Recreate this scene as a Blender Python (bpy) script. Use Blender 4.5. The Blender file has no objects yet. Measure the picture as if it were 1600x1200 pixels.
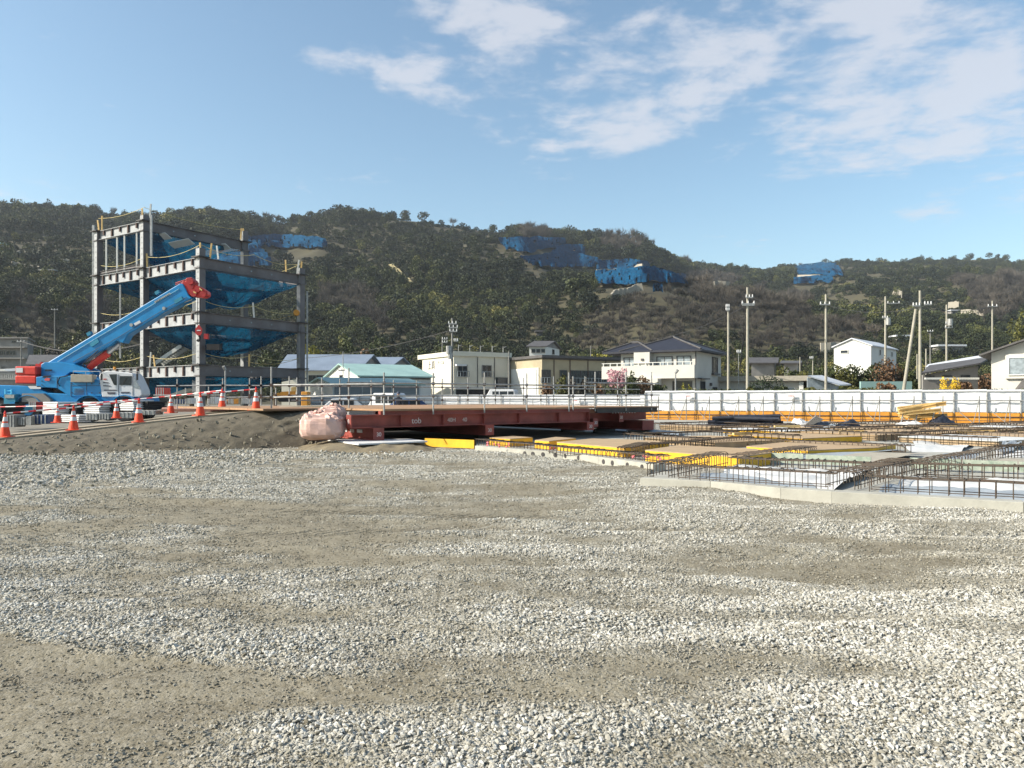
import bpy, bmesh, math, random
import numpy as np
from mathutils import Vector, Matrix, noise as mnoise
random.seed(7)
rng = np.random.default_rng(11)
S = bpy.context.scene
COL = S.collection

# ------------------------------------------------------------------ camera
F = 1200.0; HY = 622.0; CH = 1.5          # focal length, horizon row and eye height of the 1600x1200 photograph
cam_d = bpy.data.cameras.new('camera'); cam = bpy.data.objects.new('camera', cam_d); COL.objects.link(cam)
cam.location = (0, 0, CH); cam.rotation_euler = (math.radians(90), 0, 0)
cam_d.sensor_width = 36; cam_d.lens = 36 * F / 1600; cam_d.shift_y = (HY - 600) / 1600
cam_d.clip_start = 0.1; cam_d.clip_end = 6000
S.camera = cam
# ------------------------------------------------------------------ world, sun, exposure
SUN = Vector((-0.97, -0.20, 0)).normalized(); ELEV = math.radians(32)
SUNV = Vector((SUN.x * math.cos(ELEV), SUN.y * math.cos(ELEV), math.sin(ELEV)))
SUN_ROT = math.atan2(SUN.x, SUN.y)
SKY_STRENGTH = 0.113
W_ = bpy.data.worlds.new('World'); S.world = W_; W_.use_nodes = True
def world():
    nt = W_.node_tree; N = nt.nodes; L = nt.links; N.clear()
    out = N.new('ShaderNodeOutputWorld'); bg = N.new('ShaderNodeBackground'); L.new(bg.outputs[0], out.inputs[0])
    sky = N.new('ShaderNodeTexSky'); sky.sky_type = 'NISHITA'; sky.sun_disc = False
    sky.sun_elevation = ELEV; sky.sun_rotation = SUN_ROT; sky.altitude = 0
    sky.air_density = 1.0; sky.dust_density = 1.5; sky.ozone_density = 0.8
    bg.inputs[1].default_value = SKY_STRENGTH
    tc = N.new('ShaderNodeTexCoord')
    def m(op, a, b=None, c=None, clamp=False):
        n = N.new('ShaderNodeMath'); n.operation = op; n.use_clamp = clamp
        for i, v in enumerate((a, b, c)):
            if v is None: continue
            if isinstance(v, (int, float)): n.inputs[i].default_value = v
            else: L.new(v, n.inputs[i])
        return n.outputs[0]
    def ss(x, a, b):
        n = N.new('ShaderNodeMapRange'); n.interpolation_type = 'SMOOTHSTEP'; L.new(x, n.inputs[0])
        n.inputs[1].default_value = a; n.inputs[2].default_value = b; return n.outputs[0]
    sp = N.new('ShaderNodeSeparateXYZ'); L.new(tc.outputs['Generated'], sp.inputs[0])
    x, y, z = sp.outputs
    az = m('ARCTAN2', x, y); el = m('ARCSINE', z)
    zz = m('MAXIMUM', z, 0.03)
    cb = N.new('ShaderNodeCombineXYZ'); L.new(m('DIVIDE', x, zz), cb.inputs[0]); L.new(m('DIVIDE', y, zz), cb.inputs[1])
    def noise(scale, off, det=7, rough=0.6, dist=0.0, sx=1.0, sy=1.0, rot=0.0):
        mp = N.new('ShaderNodeMapping'); L.new(cb.outputs[0], mp.inputs[0])
        mp.inputs['Location'].default_value = off; mp.inputs['Scale'].default_value = (sx, sy, 1); mp.inputs['Rotation'].default_value = (0, 0, rot)
        n = N.new('ShaderNodeTexNoise'); L.new(mp.outputs[0], n.inputs['Vector'])
        n.inputs['Scale'].default_value = scale; n.inputs['Detail'].default_value = det; n.inputs['Roughness'].default_value = rough
        n.inputs['Distortion'].default_value = dist
        return n.outputs['Fac']
    def puff(scale, off, det, rough, dist):
        mp = N.new('ShaderNodeMapping'); L.new(tc.outputs['Generated'], mp.inputs[0]); mp.inputs['Location'].default_value = off; mp.inputs['Scale'].default_value = (1, 1, 2.3)
        n = N.new('ShaderNodeTexNoise'); L.new(mp.outputs[0], n.inputs['Vector']); n.inputs['Scale'].default_value = scale; n.inputs['Detail'].default_value = det; n.inputs['Roughness'].default_value = rough; n.inputs['Distortion'].default_value = dist
        return n.outputs['Fac']
    n0 = puff(8.5, (.7, 2.1, .4), 7, .55, .3)
    n1 = noise(4.6, (3.1, 1.7, 0), det=9, rough=.56, dist=.3, sx=1.0, sy=1.3, rot=.35)
    n2 = noise(11.0, (0.4, 5.2, 2), det=6, rough=.62)
    # where the photograph has its clouds: soft lobes in azimuth / elevation (radians)
    def lobe(px, py, rx, ry, tilt=0.0):
        a0 = math.atan((px - 800) / F); e0 = math.atan((HY - py) / F * math.cos(a0))
        da = m('SUBTRACT', az, a0); de = m('SUBTRACT', el, e0)
        c, s = math.cos(tilt), math.sin(tilt)
        u = m('ADD', m('MULTIPLY', da, c), m('MULTIPLY', de, s)); v = m('SUBTRACT', m('MULTIPLY', de, c), m('MULTIPLY', da, s))
        u = m('DIVIDE', u, rx / F); v = m('DIVIDE', v, ry / F)
        r = m('ADD', m('MULTIPLY', u, u), m('MULTIPLY', v, v))
        return m('POWER', 2.718, m('MULTIPLY', r, -1.0))
    lobes = [(670, 118, 110, 28, -.12, 1.15), (740, 15, 130, 52, -.1, 1.25), (500, 88, 48, 18, .1, .8), (930, 145, 130, 50, .12, .85), (900, 195, 100, 30, .1, .5),
             (1080, 90, 190, 48, -.12, .8), (1270, 120, 190, 55, .1, .95), (1170, 210, 220, 45, 0, .55), (1390, 30, 130, 75, .2, .9), (1540, 100, 120, 130, .5, .75),
             (1500, 200, 170, 40, 0, .6), (1290, 270, 140, 22, .1, .3), (1040, 15, 110, 30, .1, .45), (1560, 330, 120, 20, .4, .3), (470, 150, 60, 10, 0, .2)]
    acc = None
    for (px, py, rx, ry, tl, wgt) in lobes:
        q = m('MULTIPLY', lobe(px, py, rx, ry, tl), wgt)
        acc = q if acc is None else m('ADD', acc, q)
    # away from the frame the same kind of cloud goes on to the right and overhead
    far = m('MULTIPLY', m('MULTIPLY', ss(el, .25, .6), .5), ss(az, -1.2, 1.0))
    far2 = m('MULTIPLY', m('MULTIPLY', ss(az, .55, 1.1), .5), ss(el, .14, .35))
    env = m('MINIMUM', m('ADD', acc, m('MAXIMUM', far, far2)), 1.05)
    dens = m('ADD', m('MULTIPLY', n0, .62), m('ADD', m('MULTIPLY', n1, .22), m('MULTIPLY', n2, .16)))
    cov = m('SUBTRACT', m('ADD', m('MULTIPLY', dens, 3.0), m('MULTIPLY', env, .50)), 1.76)
    mask = m('MULTIPLY', ss(cov, -.07, .42), .70)
    mix = N.new('ShaderNodeMix'); mix.data_type = 'RGBA'
    tint = N.new('ShaderNodeMix'); tint.data_type = 'RGBA'; tint.blend_type = 'MULTIPLY'; tint.inputs[0].default_value = 1.0; tint.inputs[7].default_value = (.88, 1.0, .98, 1)   # clear spring air, a touch greener than the model's
    L.new(sky.outputs[0], tint.inputs[6]); L.new(mask, mix.inputs[0]); L.new(tint.outputs[2], mix.inputs[6])
    mix.inputs[7].default_value = (3.9, 3.95, 4.25, 1)
    L.new(mix.outputs[2], bg.inputs[0])
world()
sl = bpy.data.lights.new('sun', 'SUN'); sl.energy = 5.0; sl.angle = math.radians(.55); sl.color = (1.0, .92, .79)
so = bpy.data.objects.new('sun', sl); COL.objects.link(so); so.rotation_euler = (-SUNV).to_track_quat('-Z', 'Y').to_euler(); so.location = (-40, -20, 60)
S.view_settings.view_transform = 'Standard'; S.view_settings.look = 'None'; S.view_settings.gamma = 1.0
S.view_settings.use_curve_mapping = False; S.view_settings.exposure = 0.85
S.render.engine = 'CYCLES'; S.cycles.use_denoising = True
S.cycles.max_bounces = 6; S.cycles.diffuse_bounces = 3; S.cycles.glossy_bounces = 2; S.cycles.transmission_bounces = 3
S.cycles.volume_bounces = 0; S.cycles.transparent_max_bounces = 8
HAZE = 0.00012

# ------------------------------------------------------------------ pixel <-> place helpers
def W(px, py, Y): return Vector(((px - 800) / F * Y, Y, CH - (py - HY) / F * Y))
def G(px, py, z=0.0):
    Y = (CH - z) * F / (py - HY); return Vector(((px - 800) / F * Y, Y, z))
def zof(py, Y): return CH - (py - HY) / F * Y
def PX(px, Y): return (px - 800) / F * Y

# ------------------------------------------------------------------ materials
def M(name, col, rough=.65, metal=0.0, var=.18, scale=3.0, bump=0.0, bscale=25.0, spec=.35, stretch=(1, 1, 1), second=None, det=5, thr=(.35, .65)):
    m = bpy.data.materials.new(name); m.use_nodes = True; nt = m.node_tree; N = nt.nodes; L = nt.links
    b = N['Principled BSDF']; b.inputs['Roughness'].default_value = rough; b.inputs['Metallic'].default_value = metal
    b.inputs['Specular IOR Level'].default_value = spec
    tc = N.new('ShaderNodeTexCoord'); mp = N.new('ShaderNodeMapping'); L.new(tc.outputs['Object'], mp.inputs[0]); mp.inputs['Scale'].default_value = stretch
    n = N.new('ShaderNodeTexNoise'); n.inputs['Scale'].default_value = scale; n.inputs['Detail'].default_value = det; n.inputs['Roughness'].default_value = .6
    L.new(mp.outputs[0], n.inputs['Vector'])
    cr = N.new('ShaderNodeValToRGB'); L.new(n.outputs['Fac'], cr.inputs[0])
    c2 = second if second else tuple(c * (1 - var) for c in col); c1 = col if second else tuple(min(1, c * (1 + var * .6)) for c in col)
    cr.color_ramp.elements[0].position = thr[0]; cr.color_ramp.elements[1].position = thr[1]
    cr.color_ramp.elements[0].color = (*c2, 1); cr.color_ramp.elements[1].color = (*c1, 1)
    L.new(cr.outputs[0], b.inputs['Base Color'])
    if bump:
        n2 = N.new('ShaderNodeTexNoise'); n2.inputs['Scale'].default_value = bscale; n2.inputs['Detail'].default_value = 4
        L.new(mp.outputs[0], n2.inputs['Vector'])
        bp = N.new('ShaderNodeBump'); bp.inputs['Strength'].default_value = bump; bp.inputs['Distance'].default_value = .02
        L.new(n2.outputs['Fac'], bp.inputs['Height']); L.new(bp.outputs[0], b.inputs['Normal'])
    return m
def M_tint(name, stops, rough=.8, src='tint', tl=0.0, noise=0.0, nscale=2.0):
    """colour by the per-instance attribute 'tint' (0..1), which is the plant's or stone's own colour"""
    m = bpy.data.materials.new(name); m.use_nodes = True; nt = m.node_tree; N = nt.nodes; L = nt.links
    b = N['Principled BSDF']; b.inputs['Roughness'].default_value = rough; b.inputs['Specular IOR Level'].default_value = .25
    a = N.new('ShaderNodeAttribute'); a.attribute_type = 'INSTANCER'; a.attribute_name = src
    cr = N.new('ShaderNodeValToRGB'); e = cr.color_ramp.elements
    fac = a.outputs['Fac']
    if noise:
        g = N.new('ShaderNodeNewGeometry'); n = N.new('ShaderNodeTexNoise'); n.inputs['Scale'].default_value = nscale
        L.new(g.outputs['Position'], n.inputs['Vector'])
        k = N.new('ShaderNodeMath'); k.operation = 'MULTIPLY_ADD'; L.new(n.outputs['Fac'], k.inputs[0]); k.inputs[1].default_value = noise
        L.new(fac, k.inputs[2]); k2 = N.new('ShaderNodeMath'); k2.operation = 'SUBTRACT'; L.new(k.outputs[0], k2.inputs[0]); k2.inputs[1].default_value = noise * .5
        fac = k2.outputs[0]
    L.new(fac, cr.inputs[0])
    while len(e) < len(stops): e.new(.5)
    for i, (p, c) in enumerate(stops): e[i].position = p; e[i].color = (*c, 1)
    L.new(cr.outputs[0], b.inputs['Base Color'])
    return m
def M_leaf(name, col, var=.35, scale=.8, rough=.6, col2=None):
    m = M(name, col, rough=rough, var=var, scale=scale, second=col2, spec=.25)
    return m

mt = {}
def M_thin(*a, **k):
    """woven net: lets part of the light through"""
    m = M(*a, **k); nt = m.node_tree; N = nt.nodes; L = nt.links; b = N['Principled BSDF']; out = N['Material Output']
    t = N.new('ShaderNodeBsdfTranslucent'); x = N.new('ShaderNodeMixShader'); x.inputs[0].default_value = .3; col = b.inputs['Base Color'].links[0].from_socket
    L.new(col, t.inputs[0]); L.new(b.outputs[0], x.inputs[1]); L.new(t.outputs[0], x.inputs[2]); b.inputs['Specular IOR Level'].default_value = .08
    tr = N.new('ShaderNodeBsdfTransparent'); y = N.new('ShaderNodeMixShader'); y.inputs[0].default_value = .22; L.new(x.outputs[0], y.inputs[1]); L.new(tr.outputs[0], y.inputs[2]); L.new(y.outputs[0], out.inputs[0]); return m
mt['red_steel'] = M('red oxide steel', (.25, .058, .046), .55, var=.3, scale=1.5, bump=.1)
mt['black_steel'] = M('blackened steel', (.05, .045, .045), .6, var=.3)
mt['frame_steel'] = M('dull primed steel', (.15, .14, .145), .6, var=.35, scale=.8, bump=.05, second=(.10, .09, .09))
mt['frame_sunlit'] = M('sunlit grey steel', (.30, .31, .32), .6, var=.2, scale=1.5, bump=.05)  # lighter copy of the frame steel, sunlight on the left faces put into colour
mt['rust'] = M('rusty plate', (.085, .055, .048), .8, var=.4, scale=6)
mt['galv'] = M('galvanised pipe', (0.336, 0.336, 0.328), .45, metal=.35, var=.3, scale=6)
mt['rope'] = M('yellow safety rope', (.55, .46, .22), .8)
mt['blue'] = M('blue crane paint', (.004, .20, .46), .32, var=.12, scale=2, spec=.5)
mt['blue_d'] = M('faded blue paint', (.03, .22, .33), .5, var=.2, scale=2)
mt['crane_red'] = M('red crane paint', (.62, .045, .03), .4, var=.2)
mt['crane_dred'] = M('dark red paint', (.35, .02, .02), .5, var=.3, scale=5)
mt['silver'] = M('chromed rod', (.6, .6, .58), .3, metal=.5, var=.1)
mt['cabwhite'] = M('white cab paint', (0.576, 0.584, 0.600), .35, var=.06)
mt['glass'] = M('dark window glass', (.022, .03, .038), .15, var=.3, spec=.35)
mt['glass_l'] = M('pale curtained glass', (.25, .29, .32), .2, var=.3, spec=.6)
mt['black'] = M('black rubber', (.02, .02, .022), .8, var=.3)
mt['cone'] = M('orange cone plastic', (0.765, 0.068, 0.018), .5, var=.1, scale=9)
mt['white_p'] = M('white plastic', (0.608, 0.608, 0.608), .5, var=.06)
mt['red_p'] = M('red plastic', (.6, .03, .03), .5, var=.1)
mt['tan'] = M('tan road plate', (0.336, 0.276, 0.200), .8, var=.25, scale=1.2, second=(.25, .21, .155), bump=.1)
mt['deck'] = M('orange brown deck plate', (0.340, 0.200, 0.111), .75, var=.25, scale=1.3, second=(.24, .15, .09), bump=.1)
mt['pinkdeck'] = M('dusty red deck plate', (.34, .17, .12), .8, var=.2, scale=1)
mt['earth'] = M('dug earth', (.125, .108, .078), .95, var=.4, scale=2.2, bump=.6, bscale=14, second=(.075, .064, .046), det=9)
mt['clay'] = M('brown clay', (.20, .165, .105), .95, var=.3, scale=3, bump=.6, bscale=20, second=(.13, .105, .07))
mt['ground'] = M('compacted ground', (0.192, 0.176, 0.148), .95, var=.3, scale=.5, bump=.5, bscale=8)
mt['conc'] = M('pale concrete', (.35, .34, .30), .85, var=.15, scale=2.5, bump=.15, bscale=30)
mt['lean'] = M('lean concrete floor', (.38, .375, .34), .9, var=.3, scale=.9, bump=.2, second=(.27, .262, .235))
mt['ply'] = M('formwork plywood', (0.400, 0.288, 0.172), .8, var=.2, scale=1.5, stretch=(1, 5, 1), second=(.30, .215, .135))
mt['yellow'] = M('yellow formwork board', (0.684, 0.380, 0.019), .6, var=.15, scale=3)
mt['orange'] = M('orange formwork board', (0.558, 0.243, 0.032), .6, var=.15, scale=2)
mt['rebar'] = M('rusting reinforcing bar', (.07, .062, .05), .8, var=.4, scale=8, second=(.085, .055, .038))
mt['sheetw'] = M('white plastic sheet', (0.530, 0.530, 0.523), .55, var=.1, scale=2, bump=.5, bscale=4)
mt['sheetg'] = M('grey blue curing sheet', (.27, .30, .33), .7, var=.15, scale=2, bump=.4, bscale=5)
mt['foam'] = M('pale green board', (.34, .37, .31), .8, var=.3, scale=7, second=(.2, .25, .2))
mt['sand'] = M('levelled sand', (0.330, 0.300, 0.247), .95, var=.12, scale=4, bump=.2)
mt['bag'] = M('pink tarpaulin', (.56, .37, .32), .5, var=.10, scale=4, bump=.25, bscale=14)
mt['net'] = M_thin('blue debris net', (0.009, 0.120, 0.225), .8, var=.4, scale=1.5, second=(.008, .055, .12))
mt['bluenet'] = M('blue orchard net', (.004, .055, .125), .95, spec=0.05, var=.4, scale=.45, second=(.004, .028, .065), det=8, thr=(.38, .6))
mt['tarpw'] = M('white fence sheet', (.60, .61, .63), .6, var=.05, scale=2, bump=.35, bscale=2.2)
mt['white_paint'] = M('white painted wall', (0.592, 0.592, 0.560), .8, var=.06, scale=.8)
mt['cream'] = M('cream render', (0.561, 0.535, 0.451), .85, var=.08, scale=.6)
mt['house'] = M('warm white siding', (0.512, 0.492, 0.448), .85, var=.06, scale=.7)
mt['tanwall'] = M('ochre dormitory wall', (0.380, 0.328, 0.223), .9, var=.15, scale=.5)
mt['greyconc'] = M('weathered concrete', (.26, .25, .235), .9, var=.25, scale=.5, second=(.18, .17, .16))
mt['greenroof'] = M('pale green metal roof', (0.264, 0.400, 0.376), .45, var=.1, scale=.8)
mt['blueroof'] = M('grey blue metal roof', (0.176, 0.216, 0.280), .5, var=.12, scale=.6)
mt['darktile'] = M('dark glazed roof tile', (.022, .024, .036), .6, var=.2, scale=2)
mt['tile'] = M('grey roof tile', (.085, .08, .08), .6, var=.25, scale=2)
mt['whiteroof'] = M('white metal roof', (0.528, 0.544, 0.576), .45, var=.08)
mt['shutter'] = M('grey steel shutter', (.20, .21, .215), .5, var=.15, scale=1, stretch=(1, 1, 12))
mt['pole'] = M('concrete pole', (0.320, 0.300, 0.248), .85, var=.15, scale=2)
mt['poleb'] = M('grey concrete pole', (.20, .195, .18), .85, var=.15, scale=2)
mt['wire'] = M('black cable', (.04, .04, .045), .7)
mt['trunk'] = M('bark', (.09, .065, .045), .95, var=.3, scale=3)
mt['darkpipe'] = M('dark blue black pipe', (.018, .022, .035), .45, var=.4, scale=3)
mt['timber'] = M('yellow timber beam', (.62, .42, .17), .7, var=.2, scale=3)
mt['carblue'] = M('dark blue paint', (.02, .05, .14), .4)
mt['hut'] = M('orange brown hut wall', (.33, .16, .09), .85)
mt['stripe'] = M('sign red', (.55, .10, .10), .6)
mt['print'] = M('white stencil paint', (.62, .56, .54), .8)
mt['printd'] = M('dark print', (.07, .07, .09), .8)
mt['cloth'] = M('dark work clothes', (.02, .022, .035), .9)
mt['skin'] = M('skin', (.45, .27, .19), .6)
mt['helmet'] = M('helmet', (.06, .07, .10), .4)
L_ever = M_leaf('evergreen leaves', (.048, .060, .019), .5)
L_olive = M_leaf('olive leaves', (.092, .092, .024), .4)
L_dark = M_leaf('dark pine needles', (.022, .035, .016), .4)
L_yel = M_leaf('yellow green leaves', (.24, .22, .04), .35)
L_mim = M_leaf('yellow blossom', (.72, .48, .03), .3)
L_plum = M_leaf('pink plum blossom', (.62, .34, .38), .3)
L_rust = M_leaf('rusty brown foliage', (.15, .085, .045), .4)
L_bare = M_leaf('grey brown twigs', (.095, .082, .068), .3)

# ------------------------------------------------------------------ mesh builder
def wloc(o):
    v = Vector((0, 0, 0))
    while o is not None: v += o.location; o = o.parent
    return v
class MB:
    def __init__(s): s.v = []; s.f = []; s.m = []
    def add(s, vs, fs, mi=0):
        b = len(s.v); s.v += [tuple(v) for v in vs]; s.f += [tuple(b + i for i in f) for f in fs]; s.m += [mi] * len(fs)
    def obox(s, c, ux, uy, uz, mi=0):
        c = Vector(c); ux = Vector(ux); uy = Vector(uy); uz = Vector(uz)
        vs = [c + a * ux + b * uy + d * uz for d in (-1, 1) for b in (-1, 1) for a in (-1, 1)]
        s.add(vs, [(0, 2, 3, 1), (4, 5, 7, 6), (0, 1, 5, 4), (1, 3, 7, 5), (3, 2, 6, 7), (2, 0, 4, 6)], mi)
    def box(s, x0, x1, y0, y1, z0, z1, mi=0):
        s.obox(((x0 + x1) / 2, (y0 + y1) / 2, (z0 + z1) / 2), ((x1 - x0) / 2, 0, 0), (0, (y1 - y0) / 2, 0), (0, 0, (z1 - z0) / 2), mi)
    def bar(s, p0, p1, r, n=6, r1=None, mi=0, caps=True):
        p0 = Vector(p0); p1 = Vector(p1); d = (p1 - p0)
        if d.length < 1e-6: return
        d.normalize(); a = d.orthogonal().normalized(); b = d.cross(a); r1 = r if r1 is None else r1
        vs = [p0 + (a * math.cos(t) + b * math.sin(t)) * r for t in [2 * math.pi * i / n for i in range(n)]]
        vs += [p1 + (a * math.cos(t) + b * math.sin(t)) * r1 for t in [2 * math.pi * i / n for i in range(n)]]
        fs = [(i, (i + 1) % n, n + (i + 1) % n, n + i) for i in range(n)]
        if caps: fs += [tuple(range(n - 1, -1, -1)), tuple(range(n, 2 * n))]
        s.add(vs, fs, mi)
    def beam(s, p0, p1, w, h, mi=0, up=Vector((0, 0, 1))):
        """rectangular bar; h measured upwards, centred on the axis"""
        p0 = Vector(p0); p1 = Vector(p1); d = (p1 - p0) / 2; side = d.cross(up).normalized() * (w / 2); u = side.cross(d).normalized() * (h / 2)
        s.obox((p0 + p1) / 2, d, side, u, mi)
    def hbeam(s, p0, p1, h, w, tf=.03, tw=.02, mi=0):
        """H section whose TOP is on the line p0-p1"""
        p0 = Vector(p0); p1 = Vector(p1); z = Vector((0, 0, 1))
        s.beam(p0 - z * tf / 2, p1 - z * tf / 2, w, tf, mi); s.beam(p0 - z * (h - tf / 2), p1 - z * (h - tf / 2), w, tf, mi)
        s.beam(p0 - z * h / 2, p1 - z * h / 2, tw, h - 2 * tf, mi)
    def path(s, pts, r, n=5, mi=0):
        for a, b in zip(pts[:-1], pts[1:]): s.bar(a, b, r, n, mi=mi, caps=False)
    def prism(s, poly, fn0, fn1, mi=0):
        n = len(poly); vs = [fn0(p) for p in poly] + [fn1(p) for p in poly]
        fs = [tuple(range(n - 1, -1, -1)), tuple(range(n, 2 * n))] + [(i, (i + 1) % n, n + (i + 1) % n, n + i) for i in range(n)]
        s.add(vs, fs, mi)
    def slab(s, poly, z0, z1, mi=0):
        s.prism(poly, lambda p: Vector((p[0], p[1], z0)), lambda p: Vector((p[0], p[1], z1)), mi)
    def quad(s, a, b, c, d, mi=0): s.add([a, b, c, d], [(0, 1, 2, 3)], mi)
    def lathe(s, prof, n=16, c=(0, 0, 0), mi=0):
        c = Vector(c); vs = []
        for (r, z) in prof: vs += [c + Vector((r * math.cos(2 * math.pi * i / n), r * math.sin(2 * math.pi * i / n), z)) for i in range(n)]
        fs = []
        for k in range(len(prof) - 1): fs += [(k * n + i, k * n + (i + 1) % n, (k + 1) * n + (i + 1) % n, (k + 1) * n + i) for i in range(n)]
        fs += [tuple(range(n - 1, -1, -1)), tuple(range((len(prof) - 1) * n, len(prof) * n))]
        s.add(vs, fs, mi)
    def mesh(s, name, off=(0, 0, 0), mats=(), smooth=False):
        off = Vector(off); me = bpy.data.meshes.new(name)
        me.from_pydata([tuple(Vector(v) - off) for v in s.v], [], s.f)
        for m_ in mats: me.materials.append(m_)
        if len(mats) > 1: me.polygons.foreach_set('material_index', s.m)
        if smooth: me.polygons.foreach_set('use_smooth', [True] * len(me.polygons))
        bm = bmesh.new(); bm.from_mesh(me); bmesh.ops.recalc_face_normals(bm, faces=bm.faces); bm.to_mesh(me); bm.free()
        me.update(); return me
    def build(s, name, mat, parent=None, smooth=False, bevel=0, loc=None, **tags):
        mats = mat if isinstance(mat, (list, tuple)) else [mat]
        if parent is not None: off = wloc(parent)
        elif loc is not None: off = Vector(loc)
        else:
            a = np.array(s.v); off = Vector((float(a[:, 0].mean()), float(a[:, 1].mean()), float(a[:, 2].min())))
        me = s.mesh(name, off, mats, smooth)
        o = bpy.data.objects.new(name, me); COL.objects.link(o); o.parent = parent
        if parent is None: o.location = off
        if bevel:
            md = o.modifiers.new('bevel', 'BEVEL'); md.width = bevel; md.segments = 2; md.limit_method = 'ANGLE'
        for k, v in tags.items(): o[k] = v
        return o
def thing(name, label, cat, loc, group=None, rz=0):
    o = bpy.data.objects.new(name, None); COL.objects.link(o); o.location = loc; o.rotation_euler = (0, 0, rz); o.empty_display_size = .3
    o['label'] = label; o['category'] = cat
    if group: o['group'] = group
    return o
def tag(o, label, cat, group=None):
    o['label'] = label; o['category'] = cat
    if group: o['group'] = group
    return o
def copytree(o, parent=None):
    c = o.copy(); COL.objects.link(c); c.parent = parent
    for ch in list(o.children): copytree(ch, c)
    return c
def inst(name, me, parent, loc, rz=0, scale=None):
    o = bpy.data.objects.new(name, me); COL.objects.link(o); o.parent = parent; o.location = loc; o.rotation_euler = (0, 0, rz)
    if scale: o.scale = scale
    return o
def text(body, size, mat, p, right, up, parent=None, name='lettering', ext=.004, align='CENTER'):
    cu = bpy.data.curves.new('t', 'FONT'); cu.body = body; cu.size = size; cu.extrude = ext; cu.align_x = align; cu.align_y = 'CENTER'
    to = bpy.data.objects.new('t', cu); COL.objects.link(to)
    dg = bpy.context.evaluated_depsgraph_get(); me = bpy.data.meshes.new_from_object(to.evaluated_get(dg))
    bpy.data.objects.remove(to); bpy.data.curves.remove(cu)
    me.materials.clear(); me.materials.append(mat)
    o = bpy.data.objects.new(name, me); COL.objects.link(o)
    r = Vector(right).normalized(); u = Vector(up).normalized(); n = r.cross(u)
    R = Matrix((r, u, n)).transposed()
    me.transform(R.to_4x4()); o.parent = parent; o.location = Vector(p) - (wloc(parent) if parent else Vector((0, 0, 0)))
    return o
# numpy value noise
def _h(ix, iy, seed):
    n = (ix * 374761393 + iy * 668265263 + seed * 974634777) & 0x7fffffff
    n = ((n ^ (n >> 13)) * 1274126177) & 0x7fffffff
    return ((n ^ (n >> 16)) & 0xffff) / 65535.0
def vn(x, y, seed=0):
    x = np.asarray(x, float); y = np.asarray(y, float)
    xi = np.floor(x).astype(np.int64); yi = np.floor(y).astype(np.int64); fx = x - xi; fy = y - yi
    fx = fx * fx * (3 - 2 * fx); fy = fy * fy * (3 - 2 * fy)
    a = _h(xi, yi, seed); b = _h(xi + 1, yi, seed); c = _h(xi, yi + 1, seed); d = _h(xi + 1, yi + 1, seed)
    return (a * (1 - fx) + b * fx) * (1 - fy) + (c * (1 - fx) + d * fx) * fy
def fbm(x, y, seed=0, o=4, g=.5):
    t = 0; a = 1; s = 0
    for k in range(o): t = t + a * vn(x * 2 ** k + 17.3 * k, y * 2 ** k + 5.1 * k, seed + k); s += a; a *= g
    return t / s
def npmesh(name, verts, faces, mats, smooth=False):
    me = bpy.data.meshes.new(name); verts = np.asarray(verts, np.float32); faces = np.asarray(faces, np.int32); k = faces.shape[1]
    me.vertices.add(len(verts)); me.vertices.foreach_set('co', verts.ravel())
    me.loops.add(faces.size); me.loops.foreach_set('vertex_index', faces.ravel())
    me.polygons.add(len(faces)); me.polygons.foreach_set('loop_start', np.arange(0, faces.size, k, dtype=np.int32))
    me.polygons.foreach_set('use_smooth', np.full(len(faces), smooth))
    for m_ in mats: me.materials.append(m_)
    me.update(calc_edges=True); return me
def grid_faces(nr, nc):
    i = np.arange(nr - 1)[:, None] * nc + np.arange(nc - 1)[None, :]
    return np.stack([i, i + 1, i + nc + 1, i + nc], -1).reshape(-1, 4)
def leaf_quads(c, size, r=rng, flat=0.0, aspect=1.0):
    """one randomly turned four-sided leaf clump at each centre"""
    n = len(c); a = r.normal(size=(n, 3)); a[:, 2] *= (1 - flat); a /= np.linalg.norm(a, axis=1)[:, None]
    b = np.cross(a, r.normal(size=(n, 3))); b /= np.linalg.norm(b, axis=1)[:, None]
    s = (np.asarray(size) * np.ones(n))[:, None] * .5
    v = np.stack([c - a * s - b * s * .35 * aspect, c - a * s * .1 + b * s * .9 * aspect, c + a * s + b * s * .2 * aspect, c + a * s * .15 - b * s * .85 * aspect], 1).reshape(-1, 3)
    f = np.arange(4 * n).reshape(n, 4); return v, f
def shell(n, lobes, r=rng, inner=.55):
    """points through the outer volume of several overlapping ellipsoid lobes (cx,cy,cz,rx,ry,rz)"""
    out = []; w = np.array([l[3] * l[4] for l in lobes]); w = w / w.sum()
    for l, k in zip(lobes, r.multinomial(n, w)):
        d = r.normal(size=(k, 3)); d /= np.linalg.norm(d, axis=1)[:, None]; q = inner + (1 - inner) * r.random((k, 1)) ** .5
        out.append(np.array(l[:3]) + d * q * np.array(l[3:6]))
    return np.concatenate(out)
# ================================================================== GROUND
g = MB(); g.box(-2500, 2500, -400, 3000, -.7, -.09)
o = g.build('ground', mt['ground'], loc=(0, 0, -.09)); o['kind'] = 'structure'
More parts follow.
